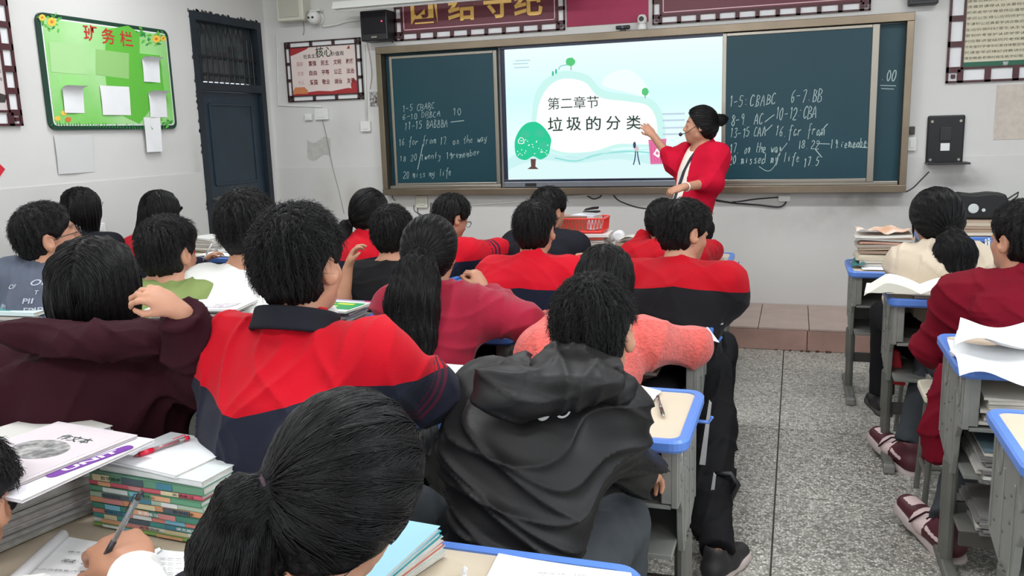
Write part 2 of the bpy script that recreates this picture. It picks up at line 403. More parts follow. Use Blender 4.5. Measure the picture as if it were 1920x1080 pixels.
def bbox_(name, x0, x1, z0, z1, y0, y1, m, parent=bb, bev=.003, L=L_):
    c = L(((x0+x1)/2, (y0+y1)/2, (z0+z1)/2)); return MB().box(c, (x1-x0, abs(y1-y0), z1-z0), bev=bev).build(name, m, parent)
YB = WY1
bbox_('back_panel', BX0+.05, -2.21, BZ0+.05, BZ1-.05, YB-.004, YB-.02, M_brd)
bbox_('back_panel', -.47, BX1-.04, BZ0+.05, BZ1-.06, YB-.004, YB-.02, M_brd)
bbox_('top_rail', BX0, BX1, BZ1-.055, BZ1, YB-.001, YB-.10, M_brz)
bbox_('bottom_rail', BX0, BX1, BZ0, BZ0+.05, YB-.001, YB-.11, M_brz)
bbox_('side_rail', BX0, BX0+.045, BZ0+.05, BZ1-.055, YB-.001, YB-.10, M_brz)
bbox_('side_rail', BX1-.045, BX1, BZ0+.05, BZ1-.055, YB-.001, YB-.10, M_brz)
bbox_('track', BX0+.05, -2.2, BZ0+.05, BZ0+.075, YB-.03, YB-.07, M_slv); bbox_('track', -.49, BX1-.05, BZ0+.05, BZ0+.075, YB-.03, YB-.075, M_slv)
# sliding leaves
def leaf(x0, x1, z0, z1, y, wl, wr, m=M_slv):
    s = bbox_('sliding_panel', x0+wl, x1-wr, z0+.02, z1-.02, y, y-.016, M_brd, bev=.001)
    f = MB(); 
    for (a, b, c, d) in ((x0, x0+wl, z0, z1), (x1-wr, x1, z0, z1), (x0+wl, x1-wr, z0, z0+.024), (x0+wl, x1-wr, z1-.022, z1)):
        p = L_(((a+b)/2, y-.010, (c+d)/2)); f.box(p, (b-a, .026, d-c), bev=.003)
    f.build('panel_frame', m, s); return s
leaf(-3.115, -2.205, BZ0+.072, BZ1-.075, YB-.045, .022, .03)
leaf(-.515, .505, BZ0+.072, BZ1-.06, YB-.06, .028, .045)
YCH = YB-.045-.0165; YCR = YB-.06-.0165; YCK = YB-.0205
# interactive screen
sx0, sx1, sz0, sz1 = -2.14, -0.515, 1.083, 2.068
sc_o = empty('interactive_screen', ((sx0+sx1)/2, YB-.03, sz0), 0, 'large lit interactive display showing a pale green lesson slide', 'screen')
def LS(p): return (p[0]-(sx0+sx1)/2, p[1]-(YB-.03), p[2]-sz0)
bbox_('casing', sx0-.045, sx1+.012, BZ0+.052, BZ1-.056, YB-.002, YB-.035, M_blk, sc_o, L=LS)
f = MB()
for (a, b, c, d) in ((sx0-.028, sx0, sz0-.0, sz1), (sx1, sx1+.012, sz0, sz1), (sx0-.028, sx1+.012, sz1, sz1+.032), (sx0-.028, sx1+.012, sz0-.014, sz0)):
    f.box(LS(((a+b)/2, YB-.05, (c+d)/2)), (b-a, .04, d-c), bev=.003)
f.build('bezel', M_nvy, sc_o)
bb2 = bbox_('speaker_bar', sx0-.03, sx1+.012, BZ0+.054, sz0-.016, YB-.035, YB-.085, M_gry, sc_o, .006, LS)
bbox_('card_slot', -1.995, -1.905, BZ0+.062, BZ0+.086, YB-.083, YB-.088, M_blk, sc_o, .001, LS)
MB().lathe([(0.010, 0), (.010, -.004)], LS((-.57, YB-.084, BZ0+.085)), 16, 'y').build('power_button', mat('led_blue', (190, 200, 255), 0.4, emit=1.2), sc_o)
# ---- lesson slide (flat print on the glass)
sl = empty('slide', (0, 0, 0)); sl.parent = sc_o
SW, SH = sx1-sx0, sz1-sz0
EM = 0.95
def em(name, c, e=EM):
    m = mat('slide_'+name, c, 0.6, emit=e*.76, spec=0.1); m.node_tree.nodes['Principled BSDF'].inputs['Base Color'].default_value = (.02, .02, .02, 1); return m
_sly = [0]
def S(px, py):
    """slide coordinates from the photo's corners of the slide (bilinear)"""
    p = onY(px, py, YB-.062); return (min(max(p[0], sx0+.002), sx1-.002), min(max(p[2], sz0+.002), sz1-.002))
def flat(pts, m, name='print', par=None, lvl=None):
    _sly[0] += 1; y = YB-.0622-_sly[0]*0.00012 if lvl is None else lvl
    V = [LS((x, y, z)) for (x, z) in pts]
    return mesh(name, V, [tuple(range(len(V)))], m, par or sc_o)
m_bg = em('sky', (222, 255, 255), 1.0)
nt = m_bg.node_tree; b_ = nt.nodes['Principled BSDF']
tcn = nt.nodes.new('ShaderNodeTexCoord'); sp_ = nt.nodes.new('ShaderNodeSeparateXYZ'); nt.links.new(tcn.outputs['Object'], sp_.inputs[0])
mr_ = nt.nodes.new('ShaderNodeMapRange'); mr_.inputs[1].default_value = 0; mr_.inputs[2].default_value = SH; nt.links.new(sp_.outputs['Z'], mr_.inputs[0])
crn = nt.nodes.new('ShaderNodeValToRGB'); ee = crn.color_ramp.elements
ee[0].position = 0; ee[0].color = (*srgb(238, 255, 255), 1); ee[1].position = 1; ee[1].color = (*srgb(236, 255, 255), 1)
for p, c in ((.12, (206, 252, 252)), (.3, (232, 255, 255)), (.62, (212, 250, 252)), (.82, (226, 255, 255))):
    x_ = ee.new(p); x_.color = (*srgb(*c), 1)
nt.links.new(mr_.outputs[0], crn.inputs[0]); nt.links.new(crn.outputs[0], b_.inputs['Emission Color'])
b_.inputs['Base Color'].default_value = (.02, .02, .02, 1)
m_bg.node_tree.nodes['Principled BSDF'].inputs['Roughness'].default_value = 0.3
MB().box(LS(((sx0+sx1)/2, YB-.050, (sz0+sz1)/2)), (SW, .022, SH)).build('display', m_bg, sc_o)
def blob(cx, cy, rx, ry, n=40, wob=0, seed=0, k=5):
    r = random.Random(seed); ph = [r.uniform(0, 6.28) for _ in range(4)]
    out = []
    for j in range(n):
        a = 2*math.pi*j/n; q = 1+wob*(math.sin(k*a+ph[0])*.5+math.sin((k+2)*a+ph[1])*.3)
        p = S(cx+rx*q*math.cos(a), cy+ry*q*math.sin(a)); out.append(p)
    return out
def spline(pts, n=8, closed=True):
    out = []; m = len(pts)
    for i in range(m if closed else m-1):
        p0, p1, p2, p3 = [np.array(pts[(i+k) % m] if closed else pts[min(max(i+k, 0), m-1)], float) for k in (-1, 0, 1, 2)]
        for j in range(n):
            t = j/n; out.append(tuple(.5*((2*p1)+(-p0+p2)*t+(2*p0-5*p1+4*p2-p3)*t*t+(-p0+3*p1-3*p2+p3)*t**3)))
    if not closed: out.append(tuple(pts[-1]))
    return out
def sp(pts, m, name='print', n=8): return flat([S(*p) for p in spline(pts, n)], m, name)
def rib(pts, w, m, name='print'):
    """a painted line of width w (px) through photo points"""
    P = np.array([S(*p) for p in spline(pts, 6, False)]); w = w*0.0038/2
    T = np.gradient(P, axis=0); T /= np.linalg.norm(T, axis=1)[:, None]+1e-9; Nn = np.stack([-T[:, 1], T[:, 0]], 1)
    A = P+Nn*w; B = P-Nn*w; n = len(P)
    _sly[0] += 1; y = YB-.0622-_sly[0]*0.00012
    V = [LS((a[0], y, a[1])) for a in A]+[LS((b[0], y, b[1])) for b in B]
    return mesh(name, V, [(i, i+1, n+i+1, n+i) for i in range(n-1)], m, sc_o)
m_pale = em('pale', (206, 246, 246)); m_wht = em('white', (252, 255, 255), 1.0); m_mint = em('mint', (206, 250, 244)); m_tex = em('text', (22, 74, 52), .5)
sp([(955, 296), (1010, 282), (1060, 292), (1120, 278), (1200, 290), (1280, 276), (1349, 290), (1348, 332), (1150, 333), (953, 334)], m_pale, n=5)
sp([(955, 318), (1010, 300), (1080, 306), (1160, 298), (1240, 310), (1348, 302), (1348, 332), (1150, 333), (953, 334)], em('ice', (224, 253, 253)), n=5)
sp([(1003, 262), (998, 205), (1012, 160), (1050, 134), (1100, 140), (1130, 168), (1180, 178), (1225, 188), (1245, 225), (1240, 272), (1170, 276), (1120, 284), (1050, 290)], m_mint)
sp([(1130, 160), (1140, 140), (1175, 130), (1205, 150), (1215, 180), (1170, 172)], em('puff', (240, 254, 252), 1.0))
sp([(1010, 258), (1008, 208), (1024, 168), (1054, 148), (1096, 154), (1124, 182), (1176, 190), (1214, 198), (1231, 228), (1224, 268), (1160, 270), (1110, 284), (1050, 284)], m_wht)
rib([(1040, 296), (1080, 302), (1120, 290), (1180, 284), (1235, 288)], 3, em('wave', (150, 228, 222))); rib([(1060, 292), (1100, 298), (1150, 284), (1220, 280)], 1.6, em('wave2', (190, 240, 238)))
for yy, xx in ((120, 962), (127, 964), (114, 966)): rib([(xx, yy), (xx+28, yy-1)], 2.2, em('mist', (188, 222, 230)))
for k, yy in enumerate((214, 226, 240, 252)): rib([(1242, yy), (1284, yy-1)], 3.4, em('bars', (196, 216, 232)))
# big tree with a round badge
m_tr = em('tree', (22, 204, 150), .95); m_tr2 = em('tree2', (60, 214, 168), .8); m_trunk = em('trunk', (106, 70, 62), .8)
flat([S(995, 298), S(1005, 298), S(1004, 312), S(1010, 317), S(989, 317), S(996, 312)], m_trunk)
sp([(966, 284), (966, 262), (975, 243), (988, 231), (1006, 229), (1021, 240), (1033, 259), (1032, 274), (1028, 290), (1014, 299), (1000, 293), (986, 300), (972, 296)], m_tr)
for (x, y, r_) in ((985, 252, 9), (1012, 250, 10), (1020, 272, 8)): flat(blob(x, y, r_, r_*.8, 16, .1, x), m_tr2)
for k in range(26):
    x, y = rnd.uniform(970, 1028), rnd.uniform(262, 294); flat(blob(x, y, 1.1, 1.1, 6), m_wht)
rib([(972, 264), (977, 258), (983, 263), (980, 269), (973, 268), (972, 264)], 1.4, m_wht); rib([(975, 264), (981, 264)], 1.2, m_wht)
# small trees, person, bin, sprout
m_gr = em('green', (90, 214, 130), .85)
rib([(1048, 131), (1052, 124), (1068, 121)], 2, em('cloudlet', (150, 210, 200))); rib([(1071, 132), (1071, 120)], 1.2, m_trunk)
flat(blob(1070, 116, 9, 8, 16, .08, 3), m_gr)
for (x, y) in ((1037, 138), (1043, 134)): flat(blob(x, y, 2, 5, 10), m_tr2)
rib([(1210, 184), (1210, 174)], 1.2, m_trunk); flat(blob(1210, 172, 6.5, 7.5, 14, .08, 4), m_gr)
rib([(1192, 282), (1191, 296), (1188, 309)], 2.2, em('legs', (66, 74, 120), .7)); rib([(1195, 282), (1197, 296), (1200, 309)], 2.2, MATS['slide_legs']); flat(blob(1194, 279, 4, 5.5, 10), em('shirt', (238, 214, 220), .8)); flat(blob(1190, 272, 2.8, 6.5, 10), MATS['slide_legs'])
m_bin = em('bin', (244, 120, 176), .85); m_bin2 = em('bin2', (232, 84, 150), .85)
flat([S(1216, 262), S(1250, 260), S(1246, 307), S(1220, 308)], m_bin)
for k in range(5): x = 1222+k*5.4; rib([(x, 268), (x+.4, 304)], 1.4, m_bin2)
flat([S(1232, 278), S(1241, 286), S(1235, 296), S(1225, 289)], m_wht); flat([S(1232, 283), S(1236, 287), S(1233, 291), S(1229, 288)], m_bin)
sp([(1336, 254), (1340, 246), (1344, 252), (1338, 260)], m_bin2); sp([(1322, 262), (1332, 254), (1340, 268), (1342, 286), (1328, 280)], em('leafy', (150, 226, 190), .85))
rib([(1331, 306), (1337, 290), (1343, 304)], 3, em('vio', (112, 104, 184), .7)); flat(blob(1251, 301, 2.5, 4, 8), em('sprout', (40, 140, 110), .7))
# slide lettering
def slide_text(t, px0, py0, px1, py1, bold=0):
    V, F = text_geo(t, bold=bold); a = S(px0, py1); b = S(px1, py0); A = fix_px(V, b[0]-a[0], b[1]-a[1])
    _sly[0] += 1; y = YB-.0628-_sly[0]*0.00012; c = ((a[0]+b[0])/2, (a[1]+b[1])/2)
    mesh('lettering', [LS((v[0]+c[0], y, v[1]+c[1])) for v in A], F, m_tex, sc_o)
slide_text('第二章节', 1028, 179, 1123, 206)
for ch_, x0 in zip('垃圾的分类', (1028, 1063, 1100, 1137, 1175)): slide_text(ch_, x0, 219-(x0-1028)*.02, x0+27, 246-(x0-1028)*.02, .008)

# ------------------------------------------------------------------ chalk hand (own single-stroke letters on a 0..1 box)
G = {
'1': [[(.3, .8), (.5, 1), (.5, 0)]], '2': [[(.1, .8), (.4, 1), (.7, .8), (.6, .5), (.1, 0), (.8, .02)]], '3': [[(.1, .9), (.5, 1), (.7, .8), (.35, .55), (.7, .3), (.4, 0), (.1, .1)]],
'5': [[(.7, 1), (.25, 1), (.2, .6), (.6, .6), (.7, .3), (.4, 0), (.1, .1)]], '6': [[(.65, 1), (.3, .7), (.15, .3), (.35, 0), (.65, .2), (.5, .48), (.2, .35)]],
'7': [[(.1, .95), (.75, 1), (.4, 0)]], '8': [[(.6, .9), (.3, 1), (.2, .75), (.65, .3), (.4, 0), (.15, .25), (.6, .7), (.6, .9)]], '9': [[(.65, .8), (.4, 1), (.2, .75), (.4, .55), (.65, .8), (.6, 0)]],
'0': [[(.4, 1), (.15, .6), (.25, .1), (.5, 0), (.72, .4), (.6, .9), (.4, 1)]], '-': [[(.1, .45), (.7, .5)]], ':': [[(.3, .7), (.34, .66)], [(.3, .2), (.34, .16)]], '.': [[(.2, .02), (.26, 0)]],
'A': [[(.05, 0), (.4, 1), (.75, 0)], [(.15, .4), (.7, .42)]], 'B': [[(.15, 0), (.18, 1)], [(.15, 1), (.6, .85), (.5, .58), (.2, .52)], [(.2, .52), (.7, .4), (.65, .08), (.15, 0)]],
'C': [[(.7, .85), (.4, 1), (.12, .6), (.2, .1), (.5, 0), (.72, .15)]], 'E': [[(.7, 1), (.15, .95), (.15, .05), (.7, 0)], [(.15, .5), (.6, .52)]], 'D': [[(.15, 0), (.15, 1), (.6, .8), (.7, .4), (.45, .05), (.15, 0)]],
'a': [[(.6, .5), (.3, .6), (.1, .3), (.25, 0), (.55, .2), (.6, .55), (.62, 0)]], 'b': [[(.15, 1.1), (.15, 0)], [(.15, .4), (.5, .55), (.6, .2), (.35, 0), (.15, .1)]],
'd': [[(.55, .5), (.25, .55), (.1, .2), (.3, 0), (.58, .2)], [(.6, 1.1), (.6, 0)]], 'e': [[(.12, .3), (.55, .35), (.45, .58), (.2, .55), (.1, .25), (.3, 0), (.6, .12)]],
'f': [[(.7, 1.05), (.45, 1.1), (.35, .7), (.3, -.4)], [(.1, .55), (.6, .6)]], 'h': [[(.15, 1.1), (.12, 0)], [(.13, .35), (.4, .58), (.55, .4), (.55, 0)]], 'i': [[(.3, .55), (.28, 0)], [(.32, .8), (.34, .78)]],
'l': [[(.35, 1.1), (.28, 0)]], 'm': [[(.08, .55), (.08, 0)], [(.08, .4), (.25, .58), (.35, .4), (.35, 0)], [(.35, .4), (.55, .58), (.65, .4), (.66, 0)]],
'n': [[(.12, .55), (.12, 0)], [(.12, .38), (.38, .58), (.55, .4), (.56, 0)]], 'o': [[(.35, .57), (.12, .35), (.25, 0), (.55, .15), (.55, .45), (.35, .57)]], 'r': [[(.15, .55), (.15, 0)], [(.15, .35), (.35, .56), (.55, .5)]],
's': [[(.55, .5), (.3, .58), (.2, .42), (.5, .2), (.4, 0), (.12, .06)]], 't': [[(.3, 1), (.28, .1), (.5, 0)], [(.08, .6), (.55, .64)]], 'u': [[(.12, .55), (.15, .1), (.4, 0), (.55, .2)], [(.56, .55), (.58, 0)]],
'w': [[(.05, .55), (.2, 0), (.35, .4), (.5, 0), (.68, .55)]], 'y': [[(.12, .55), (.2, .15), (.5, .2)], [(.58, .55), (.5, -.2), (.2, -.4), (.1, -.25)]], 'N': [[(.1, 0), (.12, 1), (.65, 0), (.68, 1)]], ' ': []}
M_chalk = mat('chalk', (176, 196, 194), 0.95, bump=0.8, bscale=300)
def chalk(text, px, py, px2, py2, h, yy, w=0.0065, seed=1):
    """writes along the photo line (px,py)->(px2,py2); h = letter height in metres"""
    r = random.Random(seed); a = np.array(W2(px, py, yy)); b = np.array(W2(px2, py2, yy)); n = max(len(text), 1); mb = MB()
    adv = (b-a)/n
    for k, chx in enumerate(text):
        for stroke in G.get(chx, []):
            o = a+adv*k+[r.uniform(-.004, .004), r.uniform(-.006, .006)]; wd = np.linalg.norm(adv)*1.05
            pts = [(o[0]+p[0]*wd+p[1]*h*.12+r.uniform(-.002, .002), o[1]+p[1]*h+r.uniform(-.002, .002)) for p in stroke]
            if len(pts) > 2: pts = spline(pts, 3, False)
            ribbon(mb, pts, w*r.uniform(.75, 1.1), yy)
    return tag(mb.build('chalk_writing', M_chalk, bb), kind='stuff')
def ribbon(mb, pts, w, yy):
    P = np.array(pts); T = np.gradient(P, axis=0); T /= np.linalg.norm(T, axis=1)[:, None]+1e-9; Nn = np.stack([-T[:, 1], T[:, 0]], 1)*w/2
    n = len(P); V = [L_((x, yy-.0006, z)) for x, z in P+Nn]+[L_((x, yy-.0006, z)) for x, z in P-Nn]
    mb.add(V, [(i, i+1, n+i+1, n+i) for i in range(n-1)])
def stroke(pts, yy, w=.005):
    mb = MB(); ribbon(mb, [W2(x, y, yy) for x, y in spline(pts, 4, False)], w, yy); mb.build('chalk_line', M_chalk, bb)
for i, (t, x, y, x2, y2, h) in enumerate([('1-5 CBABC', 753, 211, 816, 204, .05), ('6-10.DBBCA', 755, 225, 826, 217, .042), ('10', 846, 217, 866, 215, .05), ('11-15 BABBBA', 758, 245, 840, 237, .06),
        ('16.for from', 747, 273, 818, 268, .055), ('17. on the way', 824, 272, 914, 264, .055), ('18', 748, 303, 762, 302, .04), ('20 twenty', 770, 301, 828, 296, .05), ('19remember', 836, 299, 900, 290, .05), ('20 miss my life', 756, 334, 848, 328, .055)]):
    chalk(t, x, y, x2, y2, h, YCH, .0034, i)
stroke([(845, 229), (870, 226)], YCH); stroke([(793, 270), (787, 300), (783, 318)], YCH)
for i, (t, x, y, x2, y2, h) in enumerate([('1-5:CBABC', 1364, 201, 1456, 196, .075), ('6-7:BB', 1482, 193, 1542, 190, .085), ('8-9. AC', 1369, 235, 1430, 232, .075), ('10-12:CBA', 1451, 224, 1531, 222, .08),
        ('13-15 CAA', 1367, 259, 1435, 255, .065), ('16.far from', 1452, 256, 1548, 252, .07), ('17. on the way', 1366, 287, 1467, 285, .065), ('18.22', 1494, 280, 1536, 278, .055), ('19.remember', 1556, 277, 1632, 276, .06), ('20.missed my life', 1365, 308, 1501, 303, .06), ('17.5', 1505, 313, 1535, 310, .06)]):
    chalk(t, x, y, x2, y2, h, YCR, .0046, 20+i)
stroke([(1434, 229), (1445, 220), (1452, 215)], YCR); stroke([(1432, 249), (1440, 242), (1448, 234)], YCR); stroke([(1536, 255), (1545, 240), (1552, 232)], YCR, .006)
stroke([(1531, 269), (1556, 270)], YCR); stroke([(1528, 279), (1541, 295)], YCR, .006); stroke([(1423, 312), (1440, 321), (1453, 310), (1460, 290), (1476, 268)], YCR, .004); stroke([(1596, 275), (1632, 277)], YCR, .006)
chalk(':00', 1651, 154, 1681, 153, .07, YCK, .006, 50); stroke([(1650, 160), (1680, 161)], YCK); stroke([(1652, 166), (1676, 167)], YCK)
# =================================================================== THINGS ON THE FRONT WALL
M_red = mat('lattice_maroon', (74, 30, 36), 0.5, noise=0.15, nscale=12)
M_mar = mat('banner_maroon', (98, 30, 46), 0.45)
M_gold = mat('gold_letters', (232, 186, 96), 0.4)
M_pnkline = mat('banner_line', (226, 190, 196), 0.5)
M_paper = mat('white_paper', (232, 233, 234), 0.85, noise=0.03, nscale=9)
M_plate = mat('white_plate', (226, 226, 222), 0.5)
M_ivory = mat('ivory_plastic', (208, 206, 192), 0.5)
M_wire = mat('wire_grey', (150, 148, 144), 0.6)
M_cable = mat('black_cable', (34, 34, 36), 0.5)
M_cream = mat('poster_cream', (228, 212, 206), 0.6, noise=0.05, nscale=6)

def lattice(mb, x0, x1, z0, z1, w, b, y, nx, nz, dep=.014):
    """fretwork border: outer and inner rails with short cross bars between; b = border width, w = bar width"""
    def bx(a0, a1, c0, c1): mb.box(((a0+a1)/2, y, (c0+c1)/2), (max(a1-a0, .002), dep, max(c1-c0, .002)))
    for (a0, a1, c0, c1) in ((x0, x1, z0, z1), (x0+b, x1-b, z0+b, z1-b)):
        bx(a0, a1, c0, c0+w); bx(a0, a1, c1-w, c1); bx(a0, a0+w, c0, c1); bx(a1-w, a1, c0, c1)
    for k in range(nx+1):
        x = x0+b+(x1-x0-2*b)*k/nx
        for c in (z0, z1-b): bx(x-w*1.3, x+w*1.3, c, c+b)
    for k in range(nz+1):
        z = z0+b+(z1-z0-2*b)*k/nz
        for a in (x0, x1-b): bx(a, a+b, z-w*1.3, z+w*1.3)
    for (cx, cz) in ((x0, z0), (x1-b, z0), (x0, z1-b), (x1-b, z1-b)):   # corner key
        bx(cx+b*.35, cx+b*.65, cz+b*.35, cz+b*.65)
def lettering(t, cx, cz, w, h, y, m, parent, bold=0.0, name='lettering', off=(0, 0, 0), deep=.001):
    V, F = text_geo(t, bold=bold); A = fix_px(V, w, h)
    return mesh(name, [(cx+v[0]-off[0], y-off[1]-deep, cz+v[1]-off[2]) for v in A], F, m, parent)

YW = WY1
# banner pair and middle sheet
def banner(x0, x1, z0, z1, text, cxs, label, tz, ts):
    e = empty('banner', ((x0+x1)/2, YW, z0)); tag(e, label, 'banner'); o = ((x0+x1)/2, YW, z0)
    def l(x, z, y): return (x-o[0], y-o[1], z-o[2])
    MB().box(l((x0+x1)/2, (z0+z1)/2, YW-.012), (x1-x0-.1, .012, z1-z0-.1)).build('panel', M_mar, e)
    MB().box(l((x0+x1)/2, (z0+z1)/2, YW-.004), (x1-x0-.01, .006, z1-z0-.01)).build('backing', M_paper, e)
    f = MB(); lattice(f, x0-o[0], x1-o[0], 0, z1-z0, .011, .055, -.014, max(3, int((x1-x0)/.14)), 4); f.build('fretwork_frame', M_red, e)
    f = MB()
    for (a, b, c, d) in ((x0+.075, x1-.075, z0+.078, z0+.084), (x0+.075, x1-.075, z1-.084, z1-.078), (x0+.075, x0+.081, z0+.078, z1-.078), (x1-.081, x1-.075, z0+.078, z1-.078)):
        f.box(l((a+b)/2, (c+d)/2, YW-.0185), (b-a, .001, d-c))
    f.build('border_line', M_pnkline, e)
    for ch_, x in zip(text, cxs):
        V, F = text_geo(ch_, bold=.022, depth=.004); A = fix_px(V, ts, ts*1.0)
        mesh('lettering', [(x+v[0]-o[0], YW-.0225-o[1]-v[2], tz+v[1]-o[2]) for v in A], F, M_gold, e)
bz0 = W2(800, 74)[1]
xa, xb = W2(742, 40)[0], W2(1060, 30)[0]
cx_ = [W2(x, 20)[0] for x in (797, 867, 935, 992)]
banner(xa, xb, bz0, bz0+.52, '团结守纪', cx_, 'maroon banner with gold characters framed in dark fretwork, left of the plain crimson sheet', W2(900, 34)[1]+.10, .225)
x2, x3 = W2(1224, 40)[0], W2(1632, 20)[0]
bz2 = W2(1300, 42)[1]
banner(x2, x3, bz2, bz2+.52, '勤', [W2(1290, 20)[0]], 'maroon banner with gold characters in dark fretwork, right of the plain crimson sheet', bz2+.265, .225)
m = MB().box(((W2(1063, 20)[0]+W2(1216, 20)[0])/2, YW-.004, bz0+.30), (W2(1216, 20)[0]-W2(1063, 20)[0], .006, .56)).build('crimson_sheet', mat('crimson_sheet', (160, 38, 78), 0.6, noise=.12, nscale=3))
tag(m, 'plain crimson sheet on the wall between the two maroon banners', 'sheet')
# two cameras on the board's top rail
def atop(px, py): return onY(px, py, YW-.06)
p = atop(1204, 50); e = empty('ptz_camera', (p[0], YW-.06, 2.146), 0, 'small white dome-headed camera standing on the top rail above the screen', 'camera')
MB().lathe([(.034, 0), (.036, .01), (.03, .035), (.026, .04)], n=20).build('base', M_plate, e, True)
MB().lathe([(.001, .036), (.026, .04), (.034, .06), (.034, .085), (.024, .105), (.001, .11)], n=20).build('head', M_plate, e, True)
MB().lathe([(.018, -.036), (.018, -.028)], (0, 0, .075), 16, 'y').build('lens', M_blk, e)
p = atop(1168, 50); e = empty('webcam', (p[0], YW-.06, 2.146), 0, 'small black webcam clipped on the top rail above the screen', 'camera')
MB().box((0, 0, .028), (.105, .03, .026), bev=.008).build('body', M_blk, e)
MB().box((0, 0, .007), (.04, .04, .016), bev=.003).build('clip', M_blk, e)
MB().lathe([(.009, -.018), (.009, -.014)], (0, 0, .028), 12, 'y').build('lens', mat('lens_glass', (40, 50, 90), .1), e)
# loudspeakers
def wall_box(name, px0, py0, px1, py1, dpt, m, label, cat, bev=.01, yy=YW):
    a = onY(px0, py1, yy-dpt); b = onY(px1, py0, yy-dpt)
    e = empty(name, ((a[0]+b[0])/2, yy, a[2]), 0, label, cat); w_, h_ = b[0]-a[0], b[2]-a[2]
    MB().box((0, -dpt/2, h_/2), (w_, dpt-.002, h_), bev=bev).build('body', m, e)
    return e, w_, h_
e, w_, h_ = wall_box('loudspeaker', 677, 17, 724, 78, .16, M_blk, 'black wall loudspeaker with a red light beside the left banner', 'speaker')
MB().box((0, -.163, h_*.58), (w_*.86, .006, h_*.7), bev=.002).build('grille', mat('speaker_cloth', (38, 38, 42), .9, bump=.6, bscale=500), e)
MB().box((0, -.163, h_*.12), (.05, .004, .014), bev=.001).build('badge', M_slv, e)
MB().lathe([(.006, -.168), (.006, -.16)], (w_*.32, 0, h_*.62), 10, 'y').build('indicator_light', mat('led_red', (255, 60, 90), .4, emit=2), e)
e, w_, h_ = wall_box('loudspeaker', 519, -60, 562, 41, .13, M_ivory, 'pale ivory wall loudspeaker high beside the surveillance camera', 'speaker')
MB().box((-.005, -.133, h_*.5), (w_*.74, .005, h_*.86), bev=.002).build('grille', mat('ivory_grille', (186, 184, 172), .8, bump=.8, bscale=400), e)
# surveillance camera (ball on an arm)
p = onY(588, 33, YW-.08); e = empty('surveillance_camera', (p[0], YW, p[2]), 0, 'white ball-shaped surveillance camera between the two loudspeakers', 'camera')
MB().lathe([(.055, -.0), (.055, -.018), (.03, -.024)], n=20, axis='y').build('mount', M_plate, e, True)
MB().lathe([(.001, -.13), (.03, -.124), (.05, -.10), (.056, -.075), (.05, -.048), (.03, -.026), (.001, -.022)], n=22, axis='y').build('ball', M_plate, e, True)
for s in (-1, 1): MB().lathe([(.009, -.133), (.009, -.12)], (s*.018, 0, -.004), 12, 'y').build('lens', M_blk, e)
MB().box((.012, -.05, .055), (.09, .07, .012), bev=.004).build('sunshade', M_plate, e)
# conduits and wires on the wall: each one thing
def wire(name, pts, r, m, label, cat='cable', y=YW-.008, close=False, n=7, smooth=True):
    P = [onY(px, py, y) for px, py in pts]
    if smooth and len(P) > 2:
        Q = []; 
        for i in range(len(P)-1):
            p0, p1, p2, p3 = P[max(i-1, 0)], P[i], P[i+1], P[min(i+2, len(P)-1)]
            for j in range(5): t = j/5; Q.append(.5*((2*p1)+(-p0+p2)*t+(2*p0-5*p1+4*p2-p3)*t*t+(-p0+3*p1-3*p2+p3)*t**3))
        Q.append(P[-1]); P = Q
    o = MB().tube(P, r, n).build(name, m, None, True); tag(o, label, cat); return o
wire('cable', [(604, 50), (630, 46), (650, 40), (676, 37)], .008, M_plate, 'thick white cable from the ball camera to the black loudspeaker', y=YW-.02)
wire('cable', [(568, -10), (566, 20), (570, 55), (568, 66)], .003, M_wire, 'thin grey cable hanging beside the ivory loudspeaker')
wire('cable', [(724, 20), (732, 45), (736, 80)], .004, M_cable, 'black cable running down beside the black loudspeaker', y=YW-.012)
wire('cable', [(688, 80), (694, 110), (697, 140), (694, 166)], .003, mat('pink_wire', (190, 160, 158), .6), 'thin pinkish wire from the black loudspeaker to the small sticker')
wire('cable', [(605, 226), (613, 260), (623, 310), (636, 360), (645, 400)], .003, M_wire, 'thin grey wire dangling from the switch box left of the blackboard')
wire('conduit', [(519, 66), (522, 198), (604, 200)], .006, M_plate, 'thin white conduit turning along the foot of the framed poster', 'conduit', smooth=False)
wire('conduit', [(683, 84), (688, 232)], .008, M_plate, 'straight white conduit right of the framed poster', 'conduit', smooth=False)
def plate(px0, py0, px1, py1, label, name='socket_box', dpt=.03, m=M_plate, extra=None):
    e, w_, h_ = wall_box(name, px0, py0, px1, py1, dpt, m, label, 'switch box', bev=.004)
    MB().box((0, -dpt-.002, h_/2), (w_*.55, .004, h_*.55), bev=.0015).build('rocker', m, e)
    return e
plate(590, 203, 613, 225, 'white switch box under the framed poster at the end of the conduit')
plate(676, 227, 693, 247, 'white socket box at the foot of the straight conduit')
plate(571, 213, 583, 226, 'tiny white box left of the switch box under the poster', 'junction_box')
o = MB().box((lambda a, b: ((a[0]+b[0])/2, YW-.002, (a[2]+b[2])/2))(onY(692, 172, YW), onY(710, 200, YW)), (.072, .003, .118)).build('notice_sticker', mat('sticker_dark', (52, 44, 46), .6, col2=(208, 204, 200), nscale=45)); tag(o, 'small dark speckled sticker between conduit and blackboard', 'sticker')
